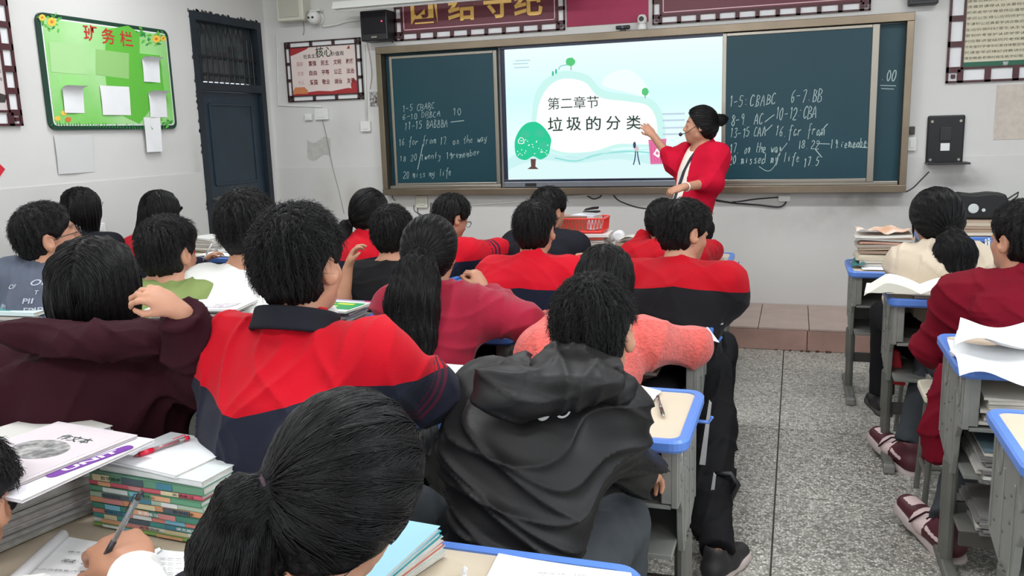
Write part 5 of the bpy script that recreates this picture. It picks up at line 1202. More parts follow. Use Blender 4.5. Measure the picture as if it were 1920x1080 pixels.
def sdf_mesh(fn, lo, hi, vox, adapt=0.0):
    lo = np.array(lo, float)-3*vox; hi = np.array(hi, float)+3*vox
    B = 8; n = np.ceil((hi-lo)/(vox*B)).astype(int)+1
    g = np.stack(np.meshgrid(*[np.arange(k) for k in n], indexing='ij'), -1).reshape(-1, 3)
    cen = (lo+(g+0.5)*B*vox-vox*.5).astype(f32)
    d = fn(cen); R = B*vox*0.5*1.732*1.1+0.018
    arr = np.full(tuple(n*B), 3*vox, f32)
    inside = d < -R
    off = np.stack(np.meshgrid(*[np.arange(B)]*3, indexing='ij'), -1).reshape(-1, 3)
    for k in np.where(inside)[0]:
        i, j, l = g[k]*B; arr[i:i+B, j:j+B, l:l+B] = -3*vox
    act = np.where(np.abs(d) <= R)[0]
    for s in range(0, len(act), 3000):
        a = act[s:s+3000]; idx = (g[a][:, None, :]*B+off[None]).reshape(-1, 3)
        v = np.clip(fn((lo+idx*vox).astype(f32)), -3*vox, 3*vox)
        arr[idx[:, 0], idx[:, 1], idx[:, 2]] = v
    G = openvdb.FloatGrid(3*vox); G.copyFromArray(arr)
    pts, tris, quads = G.convertToPolygons(0.0, adapt)
    pts = pts*vox+lo
    return pts, np.asarray(tris)[:, ::-1], np.asarray(quads)[:, ::-1]
def bake(name, fn, lo, hi, vox, m, parent, origin, attrs=None, adapt=0.0, idxfn=None, smooth=True):
    pts, TR, QD = sdf_mesh(fn, lo, hi, vox, adapt)
    A = {k: f(pts.astype(f32)) for k, f in attrs.items()} if attrs else None
    me = bpy.data.meshes.new(name); loc = pts-origin
    me.vertices.add(len(loc)); me.vertices.foreach_set('co', loc.astype(f32).ravel())
    ln = np.concatenate([np.full(len(TR), 3), np.full(len(QD), 4)]).astype(np.int32); flat_ = np.concatenate([TR.ravel(), QD.ravel()]).astype(np.int32)
    me.loops.add(len(flat_)); me.loops.foreach_set('vertex_index', flat_)
    me.polygons.add(len(ln)); st = np.concatenate([[0], np.cumsum(ln)[:-1]]).astype(np.int32)
    me.polygons.foreach_set('loop_start', st); me.polygons.foreach_set('loop_total', ln)
    me.update(calc_edges=True)
    o = finish(name, me, m, parent, smooth, None, A)
    return o

def strands(name, root_pts, dirfn, sdf, steps, step, off, m, parent, origin, rad0=.0006, jitter=.15, lift=0.0, seed=0, lenvar=.4):
    """hair strands combed over a hair shape: they follow dirfn and stay on the surface"""
    r = np.random.RandomState(seed); p = root_pts.astype(f32).copy(); n = len(p)
    def grad(q):
        e = f32(.002); g = np.stack([sdf(q+np.array(v, f32)*e)-sdf(q-np.array(v, f32)*e) for v in ((1, 0, 0), (0, 1, 0), (0, 0, 1))], 1)
        return g/(np.linalg.norm(g, axis=1)[:, None]+1e-6)
    jit = r.normal(size=(n, 3)).astype(f32)*jitter; ofs = (off*(0.3+1.2*r.rand(n))).astype(f32); L = (1-lenvar*r.rand(n)).astype(f32)
    path = []
    g = grad(p); p = p-g*(sdf(p)-ofs)[:, None]
    for k in range(steps+1):
        path.append(p.copy())
        g = grad(p); d = dirfn(p).astype(f32)+jit; d = d-g*(d*g).sum(1)[:, None]*(1-lift*(k/steps)); d /= np.linalg.norm(d, axis=1)[:, None]+1e-6
        p = p+d*(step*L)[:, None]
        s = sdf(p)-ofs*(1+lift*3*k/steps); p = p-g*(s*(1-.5*lift))[:, None]
    Q = np.stack(path, 1)-origin; c = bpy.data.hair_curves.new(name); c.add_curves([steps+1]*n)
    c.position_data.foreach_set('vector', Q.astype(f32).ravel())
    a = c.attributes.get('radius') or c.attributes.new('radius', 'FLOAT', 'POINT')
    tt = np.linspace(1, .25, steps+1)[None, :]*np.full((n, 1), rad0); a.data.foreach_set('value', tt.astype(f32).ravel())
    c.materials.append(m); o = bpy.data.objects.new(name, c); COL.objects.link(o); o.parent = parent; o['kind'] = 'stuff'
    return o
# =================================================================== PEOPLE
M_skin = mat('skin', (184, 134, 108), 0.5, spec=0.35, noise=0.08, nscale=30)
M_skin.node_tree.nodes['Principled BSDF'].inputs['Subsurface Weight'].default_value = 0.0
def skin_layers(m):
    nt = m.node_tree; N = nt.nodes; L = nt.links; b = N['Principled BSDF']; src = b.inputs['Base Color'].links[0].from_socket
    for attr, col, amt in (('lip', (168, 92, 84), .75), ('brow', (40, 30, 28), .85)):
        a = N.new('ShaderNodeAttribute'); a.attribute_name = attr
        g = N.new('ShaderNodeMath'); g.operation = 'MULTIPLY'; g.use_clamp = True; g.inputs[1].default_value = amt; L.new(a.outputs['Fac'], g.inputs[0])
        mx = N.new('ShaderNodeMix'); mx.data_type = 'RGBA'; L.new(g.outputs[0], mx.inputs[0]); L.new(src, mx.inputs[6]); mx.inputs[7].default_value = (*srgb(*col), 1); src = mx.outputs[2]
    L.new(src, b.inputs['Base Color'])
skin_layers(M_skin)
M_skin2 = M_skin
M_hair = mat('black_hair', (6, 5, 6), 0.5, spec=0.25, bump=.5, bscale=160, bdist=.003)
M_strand = mat('hair_strand', (6, 5, 6), 0.42, spec=0.28)
M_eyew = mat('eye_white', (230, 226, 220), .2); M_iris = mat('eye_dark', (30, 20, 16), .15)
M_jeans = mat('grey_jeans', (66, 70, 74), .85, noise=.2, nscale=14, bump=.5, bscale=300); M_blkp = mat('black_trousers', (22, 22, 25), .85, bump=.4, bscale=280)
M_shoe = mat('dark_shoe', (34, 32, 34), .6); M_sole = mat('pale_sole', (186, 172, 168), .6)

def frame(yaw, pitch=0, roll=0):
    """columns: right, forward, up of a head or a torso; yaw > 0 turns to the right, pitch > 0 looks up, roll > 0 leans to the right"""
    y, p, r = rad(yaw), rad(pitch), rad(roll)
    fw = np.array([math.sin(y)*math.cos(p), math.cos(y)*math.cos(p), math.sin(p)]); rt = np.array([math.cos(y), -math.sin(y), 0.0]); up = np.cross(rt, fw)
    rt2 = rt*math.cos(r)-up*math.sin(r); up2 = up*math.cos(r)+rt*math.sin(r)
    return np.stack([rt2, fw, up2], 1)

def head_sdf(H, R, s=1.0, female=False):
    R = R.astype(f32); c = H.astype(f32); s = f32(s)
    def f(P):
        Q = (P-c)@R/s
        Q = Q.copy(); Qa = Q.copy(); Qa[:, 0] = np.abs(Q[:, 0])
        d = ell(Q, (0, -.012, .035), (.074, .090, .084))
        d = smin(d, ell(Q, (0, .022, -.035), (.057, .066, .078)), .03)
        d = smin(d, ell(Q, (0, .052, -.088), (.030 if female else .034, .028, .024)), .03)
        d = smin(d, ell(Qa, (.036, .048, -.032), (.026, .028, .026)), .02)
        d = smin(d, ell(Qa, (.05, .0, -.06), (.016, .03, .024)), .025)
        d = smin(d, cap(Qa, (0, .080, .024), (.04, .068, .024), .010, .008), .012)
        d = smax(d, -ell(Qa, (.032, .096, .004), (.018, .014, .012)), .014)
        d = smin(d, ell(Qa, (.031, .0735, .003), (.0165, .0125, .0115)), .004); d = smax(d, -ell(Qa, (.031, .090, .0025), (.0125, .012, .0042)), .002)
        d = smin(d, cap(Q, (0, .083, .008), (0, .100, -.030), .007, .010), .010)
        d = smin(d, ell(Qa, (.012, .092, -.034), (.008, .010, .007)), .006)
        d = smin(d, ell(Q, (0, .076, -.058), (.024, .014, .018)), .016)
        d = smin(d, ell(Qa, (.007, .0875, -.0560), (.013, .006, .004)), .004)
        d = smin(d, ell(Q, (0, .0862, -.0655), (.017, .0065, .005)), .004)
        E = np.array([[.88, .47, 0], [-.47, .88, 0], [0, 0, 1]]); e = ell(Qa, (.084, -.016, -.006), (.009, .021, .032), E)
        e = smax(e, -ell(Qa, (.093, -.010, .000), (.008, .011, .020), E), .006); e = smin(e, ell(Qa, (.078, -.005, -.03), (.007, .009, .010)), .008)
        d = smin(d, e, .008)
        return d*s
    return lambda P: local(P, c, .19, f)
def hand_pts(w, d, up, curl=.5, side=1, s=1.0, spread=.12):
    """finger chains from the wrist w along d; up = back of the hand; side=+1 right hand"""
    d = nrm(d); x = nrm(np.cross(d, up))*side; z = nrm(np.cross(x*side, d)); ch = []   # x points away from the thumb
    pc = w+d*.050*s
    for k, (ox, ln, fw) in enumerate(((-.030, .070, .086), (-.010, .078, .092), (.011, .073, .089), (.030, .058, .080))):
        b = w+x*ox*s+d*fw*s; a = 0; p = b; pts = [w+x*ox*.6*s+d*.03*s, b]
        dd = nrm(d+x*(k-1.5)*spread)
        for j, fr in enumerate((.42, .32, .26)):
            a += curl*(1.0 if j else .8)*(1+.08*k); v = dd*math.cos(a)-z*math.sin(a); p = p+v*ln*fr*s; pts.append(p)
        ch.append((pts, (.011, .0095, .0088, .0078, .0066)))
    t0 = w-x*.022*s+d*.025*s; t1 = w-x*.042*s+d*.052*s-z*.012*s; t2 = t1+nrm(d*.8-x*.35-z*.5)*.032*s; t3 = t2+nrm(d+x*.25-z*.5)*.026*s
    ch.append(([t0, t1, t2, t3], (.014, .0115, .0095, .008)))
    return ch, (w, d, x, z, s)
def hand_sdf(P, H):
    return local(P, H[1][0]+H[1][1]*.09, .17, lambda Q: hand_sdf_(Q, H))
def hand_sdf_(P, H):
    ch, (w, d, x, z, s) = H
    R = np.stack([x, d, z], 1)
    o = ell(P, w+d*.052*s, (.043*s, .052*s, .017*s), R)
    o = smin(o, cap(P, w-d*.02*s, w+d*.03*s, .026*s, .030*s, z, .62), .02)
    for pts, rr in ch:
        g = None
        for a, b, ra, rb in zip(pts[:-1], pts[1:], rr[:-1], rr[1:]):
            q = cap(P, a, b, ra*s, rb*s); g = q if g is None else smin(g, q, .004)
        o = smin(o, g, .006)
    return o

PEOPLE = {}
def person(key, label, head, d, yaw=0, pitch=0, roll=0, tyaw=None, lean=.10, hair='short', top='tee', topm=None, legs=None, female=False, s=1.0, side=0.0,
           elb=(None, None), hnd=(None, None), sleeves='long', hands=True, build=1.0, vox=None, seat=True, shl=0.0, feet=None, curl=(.5, .5), handup=(None, None), handdir=(None, None),
           shoes=None, pel=None, strand_n=1500, extra=None, seed=0, knees=None, hscale=1.0, pants_low=0, attrs=None, fold=.005, drop=0.0, sleeve_m=None, handscale=.86, nofs=(0, 0, 0), loc_z=0.0, neckfwd=0.03, neck_len=.150, group=None, crop=None, arm_r=1.0):
    """a seated (or standing) person: Empty > body (one mesh), hair (> hair_strands), clothes, shoes"""
    vx = vox or float(np.clip(.0019*d, .0042, .0085))
    Rh = frame(yaw, pitch, roll); Hc = dep(*head, d)-np.array([0, 0, (.119+.022)*s*hscale]); ty = yaw*.4 if tyaw is None else tyaw
    Rt = frame(ty); rt, fw, up = Rt[:, 0], Rt[:, 1], Rt[:, 2]
    N = Hc - Rh[:, 2]*(neck_len-.02)*s - fw*(.012+neckfwd)*s - np.array([0, 0, .012]) + Rt@np.array(nofs, float)   # neck base
    spine = nrm(up - fw*0 + 0)
    pz = 0.50 if seat else N[2]-.50*s
    PL = np.array([N[0], N[1], pz]) - fw*lean*(N[2]-pz)/.45 + rt*side if pel is None else np.array(pel, float)
    CH = N*.68+PL*.32 - fw*.03 + np.array([0, 0, -.02]); WS = N*.32+PL*.68 - fw*.035
    sw = .160*s*build
    SH = [N+rt*sw*sg+np.array([0, 0, -.050*s-(shl*sg)])+fw*.0 for sg in (-1, 1)]
    el, wr = [], []
    for k, sg in enumerate((-1, 1)):
        e = elb[k]; h = hnd[k]
        if e is None: e = SH[k]+rt*sg*.035+fw*.20*s-np.array([0, 0, .19*s])
        if h is None: h = e-rt*sg*.16+fw*.17*s+np.array([0, 0, .01])
        el.append(np.array(e, float)); wr.append(np.array(h, float))
    hp = [PL+rt*sg*.09 for sg in (-1, 1)]
    if seat:
        kn = [PL+rt*sg*.13+fw*.40*s+np.array([0, 0, .0]) for sg in (-1, 1)]; an = [kn[k]+fw*(-.02)+np.array([0, 0, .08-kn[k][2]]) for k in range(2)]
    else:
        kn = [PL+rt*sg*.09+fw*.01+np.array([0, 0, -.42*s]) for sg in (-1, 1)]; an = [np.array([kn[k][0], kn[k][1]+.0, .08+loc_z]) for k in range(2)]
    if knees: kn = [np.array(q if q is not None else kn[i], float) for i, q in enumerate(knees)]
    if feet: an = [np.array(q if q is not None else an[i], float) for i, q in enumerate(feet)]
    origin = np.array([PL[0], PL[1], loc_z])
    root = empty('person', origin, 0, label, 'person', group)
    J = dict(H=Hc, Rh=Rh, Rt=Rt, N=N, PL=PL, SH=SH, el=el, wr=wr, kn=kn, an=an, CH=CH, WS=WS, origin=origin, root=root, vx=vx, s=s)
    PEOPLE[key] = J
    # ---- body: one continuous surface
    hs = s*hscale; hf = head_sdf(Hc, Rh, hs, female); b = build
    HN = []
    for k, sg in enumerate((-1, 1)):
        hd = handdir[k] if handdir[k] is not None else nrm(wr[k]-el[k]); hu = handup[k] if handup[k] is not None else np.array([0, 0, 1.0])
        HN.append(hand_pts(wr[k]+nrm(wr[k]-el[k])*.01, np.array(hd, float), np.array(hu, float), curl[k], sg, s*handscale))
    nk0 = Hc-Rh[:, 2]*.05*hs-Rh[:, 1]*.022*hs
    def torso(P, g):
        o = cap(P, PL, WS, (.135+g)*b, (.120+g)*b, fw, .78); o = smin(o, cap(P, WS, CH, (.120+g)*b, (.138+g)*b, fw, .78), .06)
        o = smin(o, cap(P, SH[0]+[0, 0, .0], SH[1], .052+g, .052+g), .10)
        o = smin(o, cap(P, CH, N-[0, 0, .05], (.13+g)*b, .07+g, fw, .8), .06)
        return o
    def arm(P, k, g0, g1):
        o = cap(P, SH[k], el[k], (.050+g0)*arm_r, (.040+g1)*arm_r); return smin(o, cap(P, el[k], wr[k], (.040+g1)*arm_r, .026+g1*.7), .02)
    def legs_(P, g, both=(0, 1)):
        o = None
        for k in both:
            q = smin(cap(P, hp[k], kn[k], .082+g, .056+g), cap(P, kn[k], an[k], .055+g, .038+g*1.4), .03); o = q if o is None else smin(o, q, .02)
        return smin(o, cap(P, hp[0]-rt*.02, hp[1]+rt*.02, .10+g, .10+g), .05)
    def body(P):
        o = hf(P); o = smin(o, cap(P, nk0, N+[0, 0, -.01], .052*hs, .058*hs), .02)
        o = smin(o, cap(P, N+[0, 0, -.01]-rt*.07, N+[0, 0, -.01]+rt*.07, .035, .035), .05)
        o = smin(o, torso(P, -.012), .03)
        for k in range(2):
            a = arm(P, k, -.006, -.004)
            if hands: a = smin(a, hand_sdf(P, HN[k]), .012)
            o = smin(o, a, .02)
        lz = (P[:, 2] < PL[2]+.16); q = np.full(len(P), 9, f32)
        if lz.any(): q[lz] = legs_(P[lz], -.012)
        return smin(o, q, .03)
    pts = np.array([Hc, N, PL]+el+wr+kn+an+[wr[k]+HN[k][1][1]*.18 for k in range(2)]); lo = pts.min(0)-.16; hi = pts.max(0)+.16; lo[2] = max(lo[2], loc_z+.0)
    Ri = Rh
    def q_(P): return (P-Hc.astype(f32))@Ri.astype(f32)/hs
    def lipf(P):
        Q = q_(P); return np.clip(1.6-(((Q[:, 0]/.021)**2+((Q[:, 2]+.0605)/.0085)**2)*1.2), 0, 1)*(Q[:, 1] > .075)
    def browf(P):
        Q = q_(P); x = np.abs(Q[:, 0]); zc = .030-.22*np.maximum(x-.03, 0); return np.clip(1.5-np.abs(Q[:, 2]-zc)/.0042, 0, 1)*(x > .013)*(x < .05)*(Q[:, 1] > .05)
    bo = bake('body', body, lo, hi, vx, M_skin, root, origin, {'lip': lipf, 'brow': browf}, adapt=.15 if d > 2 else .05)
    # eyes
    mb = MB()
    for sg in (-1, 1):
        c = Hc+Rh@np.array([sg*.031, .0725, .003])*hs; dirv = Rh[:, 1]
        for rr, dd, i in ((.0108, 0, 0), (.0062, .0062, 1)):
            cc = c+dirv*dd*hs
            mb.i = i
            V = []; F = []; nu, nv = 12, 7
            for v in range(nv+1):
                ph = math.pi*v/nv
                for u in range(nu):
                    th = 2*math.pi*u/nu; V.append(cc-origin+rr*hs*np.array([math.sin(ph)*math.cos(th)*1.1, math.sin(ph)*math.sin(th), math.cos(ph)*.7]))
            for v in range(nv):
                for u in range(nu): F.append((v*nu+u, v*nu+(u+1) % nu, (v+1)*nu+(u+1) % nu, (v+1)*nu+u))
            mb.add(V, F)
        if sg == -1 or sg == 1:
            if abs(yaw) < 200: mb.build('eye', [M_eyew, M_iris], root, True); mb = MB()
    # ---- clothes
    def neckcut(P, g=0.0): return cap(P, N-[0, 0, .03]+fw*.02, N+[0, 0, .16]-fw*.0+(Hc-N)*[.5, .5, 0], .058+g, .075+g)
    gt, ga = {'tee': (.008, .008), 'jacket': (.020, .018), 'hoodie': (.026, .022), 'shell': (.034, .028)}[top]
    low = PL[2]-.06-drop
    def cloth(P):
        o = torso(P, gt)
        for k in range(2):
            a = cap(P, SH[k]*.92+N*.08, el[k], (.044+ga)*arm_r, (.041+ga)*arm_r)
            if sleeves == 'long' or sleeves == 'mid':
                w_ = wr[k] if sleeves == 'long' else el[k]*.62+wr[k]*.38
                a = smin(a, cap(P, el[k], w_, (.042+ga)*arm_r, .032+ga*.7), .025)
            else: a = smax(a, (P-(SH[k]*.25+el[k]*.75).astype(f32))@nrm(el[k]-SH[k]).astype(f32), .006)
            if sleeves == 'long': a = smax(a, ((P-wr[k].astype(f32))@nrm(wr[k]-el[k]).astype(f32)-.0), .006)
            o = smin(o, a, .075)
        o = smin(o, cap(P, PL, PL-[0, 0, .03+drop], (.14+gt)*b, (.14+gt+.1*drop)*b, fw, .8), .03)
        if top in ('hoodie', 'shell'):
            hn = nrm(up*.86+fw*.5)
            o = smin(o, torus(P, N+[0, 0, .012]-fw*.012, hn, .078, .026 if top == 'hoodie' else .022, .8), .015)
            o = smin(o, ell(P, N-fw*.115+[0, 0, -.055], (.115, .048, .095), frame(ty, -22)), .02)
        if top == 'jacket':
            o = smin(o, torus(P, N+[0, 0, .018]-fw*.0, nrm(up*.93+fw*.36), .064, .011, .38), .012)
        o = o+folds(P, fold, seed+1, 1.0)
        o = smax(o, -neckcut(P), .008)
        if sleeves == 'long':   # cuffs and hem gathered
            pass
        o = smax(o, f32(low)-P[:, 2], .008)
        return o
    cf = extra['cloth'](cloth, J) if extra and 'cloth' in extra else cloth
    at = {k: (lambda P, g=g: g(P, J)) for k, g in attrs.items()} if attrs else None
    jl = {'tee': 'shirt', 'jacket': 'jacket', 'hoodie': 'hooded_sweatshirt', 'shell': 'hooded_jacket'}[top]
    cl = extra.get('clo', np.zeros(3)) if extra else np.zeros(3)
    pc = np.array([N, PL]+el+(wr if sleeves != 'short' else [])+SH); lo2 = pc.min(0)-.22; hi2 = pc.max(0)+.2; lo2[2] = low-.03
    J['cloth_sdf'] = cf
    J['cloth'] = bake(jl, cf, lo2, hi2, vx*1.12, topm, root, origin, at, adapt=0.0)
    # trousers
    if legs is not None:
        def tr(P):
            o = legs_(P, .014)+folds(P, .004, seed+9, 1.1)
            o = smin(o, cap(P, PL+[0, 0, .05], PL-[0, 0, .02], .125*b, .13*b, fw, .8), .04)
            for k in range(2): 
                dn = nrm(an[k]-kn[k]); o = smax(o, np.where(np.linalg.norm(P-an[k].astype(f32), axis=1) < .16, (P-an[k].astype(f32))@dn.astype(f32)+.015-pants_low, -1.0).astype(f32), .004)
            return o
        pt = np.array([PL]+kn+an); bake('trousers', tr, pt.min(0)-.16, pt.max(0)+[.16, .16, .19], max(vx*1.3, .007), legs, root, origin, adapt=.2)
    # shoes
    for k, sg in enumerate((-1, 1)):
        if shoes is False: break
        fd = fw if not (shoes and 'dir' in shoes) else nrm(np.array(shoes['dir'][k], float))
        shoe(an[k], fd, root, origin, s, shoes)
    # ---- hair
    (hair if callable(hair) else HAIR[hair])(J, hs, key, strand_n, seed)
    return J
def shoe(a, fd, root, origin, s, spec=None):
    up = np.array([0, 0, 1.0]); rt = nrm(np.cross(fd, up)); up = nrm(np.cross(rt, fd)); R = np.stack([rt, fd, up], 1)
    zb = -.075*s
    def up_(P):
        o = cap(P, a+fd*-.035+up*(zb+.045), a+fd*.06+up*(zb+.038), .040, .040, up, .95); o = smin(o, cap(P, a+fd*.06+up*(zb+.035), a+fd*.165+up*(zb+.026), .042, .036, up, .72), .03)
        o = smin(o, cap(P, a+up*(zb+.05), a+up*(zb+.095)-fd*.015, .040, .038), .02)
        o = smax(o, -cap(P, a+up*(zb+.09)-fd*.01, a+up*(zb+.2), .030, .034), .006)
        return smax(o, -((P-(a+up*(zb+.014)).astype(f32))@up.astype(f32)), .004)
    def so_(P):
        o = cap(P, a-fd*.045+up*zb, a+fd*.165+up*zb, .042, .042); o = smin(o, cap(P, a+fd*.10+up*zb, a+fd*.15+up*zb, .048, .044), .01)
        h = (P-(a+up*(zb+.010)).astype(f32))@up.astype(f32); return smax(o, np.abs(h)-.013, .005)
    kk = spec.get('k', 1.0) if spec else 1.0
    if kk != 1.0:
        u0, s0, af = up_, so_, a.astype(f32); up_ = lambda P: u0((P-af)/kk+af)*kk; so_ = lambda P: s0((P-af)/kk+af)*kk
    pts = np.array([a-fd*.1*kk, a+fd*.24*kk]); lo = pts.min(0)-[.07, .07, .16]; hi = pts.max(0)+[.07, .07, .15]
    vx = .006
    if spec and 'sneaker' in spec:
        Rm = R.astype(f32); ac = a.astype(f32)
        def pan(P):
            Q = (P-ac)@Rm/f32(kk); z = Q[:, 2]-f32(zb); y = Q[:, 1]
            side = (y > .035)*(y < .095)*(z > .018); toe = (y > .125)*(y < .172)*(np.abs(Q[:, 0]) < .022)*(z > .045-.1*(y-.12)); back = (y < -.045)*(z < .05); stripe = (y < .03)*(y > -.03)*(np.abs(z-.055) < .006)
            return np.where(side | toe | stripe, 1.0, -1.0).astype(f32)
        o = bake('shoe', up_, lo, hi, .004, M_sneak, root, origin, {'seg': pan})
        mb = MB()
        for k in range(4):
            y = .045+k*.018; zz = zb+.082-k*.008; P0 = a+fd*y+up*zz
            mb.tube([P0-rt*.03-up*.014-origin, P0+up*.004-origin, P0+rt*.03-up*.014-origin], .0035, 6)
        mb.tube([a+fd*.05+up*(zb+.085)+rt*.0-origin, a+fd*.055+up*(zb+.085)+rt*.03-origin, a+fd*.07+up*(zb+.055)+rt*.048-origin, a+fd*.075+up*(zb+.03)+rt*.05-origin], .003, 6)
        mb.tube([a+fd*.05+up*(zb+.085)+rt*.0-origin, a+fd*.055+up*(zb+.085)-rt*.03-origin, a+fd*.07+up*(zb+.055)-rt*.048-origin, a+fd*.085+up*(zb+.03)-rt*.05-origin], .003, 6)
        mb.V = [tuple((np.array(v)-(a-origin))*kk+(a-origin)) for v in mb.V]
        mb.build('lace', M_lace, o, True)
    else: o = bake('shoe', up_, lo, hi, vx, M_shoe, root, origin, adapt=.1)
    bake('sole', so_, lo, hi, .004 if spec else vx, M_sole if spec else mat('dark_sole', (60, 58, 56), .7), o, origin, adapt=.1)
M_sneak = mat_split('sneaker_leather', (84, 34, 44), (224, 200, 198), rough=.55, sheen=0, bump=.2)
M_lace = mat('lace_dark', (60, 30, 38), .8)

# ---- hair styles; Q = head frame coordinates
def _hq(J, hs):
    Hc = J['H'].astype(f32); R = J['Rh'].astype(f32)
    def q(P): return (P-Hc)@R/f32(hs)
    def w(Q): return (Q*f32(hs))@R.T+Hc
    return q, w
def _finish(J, hs, key, sdfq, lo, hi, n, rootq, dirq, steps, step, off, seed, rad0=.0006, jitter=.15, lift=0.0, lenvar=.4, name='hair'):
    q, w = _hq(J, hs); R = J['Rh'].astype(f32)
    f = lambda P: sdfq(q(P))*f32(hs)
    cs = np.array([[x, y, z] for x in (lo[0], hi[0]) for y in (lo[1], hi[1]) for z in (lo[2], hi[2])], f32); W = w(cs)
    vx = max(J['vx']*.9, .0035)
    o = bake(name, f, W.min(0), W.max(0), vx, M_hair, J['root'], J['origin'], adapt=.05)
    if n: strands('hair_strands', w(rootq.astype(f32)), lambda P: dirq(q(P)).astype(f32)@R.T, f, steps, step, off, M_strand, o, J['origin'], rad0*max(1, J['vx']/.005), jitter, lift, seed, lenvar)
    return o
def ridges(Q, amp, k, cx=(0, -.05, .12)):
    """locks radiating from the crown"""
    a = np.arctan2(Q[:, 0]-cx[0], Q[:, 1]-cx[1]); r = np.linalg.norm(Q-np.array(cx, f32), axis=1)
    return (amp*np.sin(a*k+3*np.sin(a*3)+r*25)*np.clip(r*12, 0, 1)).astype(f32)
def skull(Q, g, low=0.0):
    d = ell(Q, (0, -.012, .035), (.074+g, .090+g, .084+g)); d = smin(d, ell(Q, (0, -.030, -.012), (.074+g*.8, .076+g*.8, .085)), .03)
    return smin(d, ell(Q, (0, .0, -low), (.074+g*.6, .084, .085)), .03) if low else d
def scalp_roots(n, seed, g=.014, cond=None):
    r = np.random.RandomState(seed); v = r.normal(size=(n*5, 3)); v /= np.linalg.norm(v, axis=1)[:, None]; Q = v*np.array([.074+g, .09+g, .084+g])+np.array([0, -.012, .035])
    if cond is not None: Q = Q[cond(Q)]
    return Q[:n]
def short_mask(Q, fr=.062, k=1.0, nape=-.082, ear=-.025):
    # hair region: above a slanting line from forehead to nape, clear of the ears
    line = (Q[:, 1]*k-Q[:, 2])-(.082*k-fr); line = np.maximum(line, nape-Q[:, 2]) if nape else line
    return line
def hair_short(J, hs, key, n, seed, g=.016, fr=.058, nape=-.085, spike=1.0, bangs=0.0, kl=1.02):
    crown = (0.01, -.055, .125)
    def f(Q):
        d = ell(Q, (0, -.012, .035), (.074+g, .090+g, .084+g)); d = smin(d, ell(Q, (0, -.026, -.016), (.066+g*.55, .070+g*.6, .080)), .03)+ridges(Q, .0034*spike, 17, crown)+(.003*spike*np.sin(Q[:, 0]*150+4*np.sin(Q[:, 1]*60))*np.sin(Q[:, 1]*120+3*np.sin(Q[:, 0]*50))).astype(f32)
        if bangs: d = smin(d, ell(Q, (0, .060, .060), (.070, .042, .040+bangs)), .02)
        m = (Q[:, 1]*kl-Q[:, 2])-(.086*kl-fr+bangs*1.6*(np.abs(Q[:, 0]) < .2)); m = np.maximum(m, nape+.014-Q[:, 2])+.004*np.sin(Q[:, 0]*210)+.003*np.sin(Q[:, 0]*97+1)
        d = smax(d, m*.7, .010)
        Qa = Q.copy(); Qa[:, 0] = np.abs(Q[:, 0]); d = smax(d, -ell(Qa, (.092, -.008, -.016), (.034, .034, .042)), .006)
        return d
    def dirq(Q):
        v = Q-np.array(crown, f32); v[:, 1] += .25*np.abs(v[:, 0])*0; sw = np.stack([v[:, 1], -v[:, 0], 0*v[:, 0]], 1)*.45; v = v+sw; v[:, 2] -= .05; return v/(np.linalg.norm(v, axis=1)[:, None]+1e-6)
    R_ = scalp_roots(n, seed, g, lambda q: ((q[:, 1]*kl-q[:, 2])-(.07*kl-fr) < -.034) & ((np.abs(q[:, 0]) < .060) | (q[:, 2] > .040) | (q[:, 1] < -.05)) & (q[:, 2] > -.02))
    _finish(J, hs, key, f, (-.11, -.13, -.12), (.11, .13, .16), len(R_), R_, dirq, 6, .0052*hs*spike, .004, seed, .0006, .5, min(.9, .55*spike), .6)
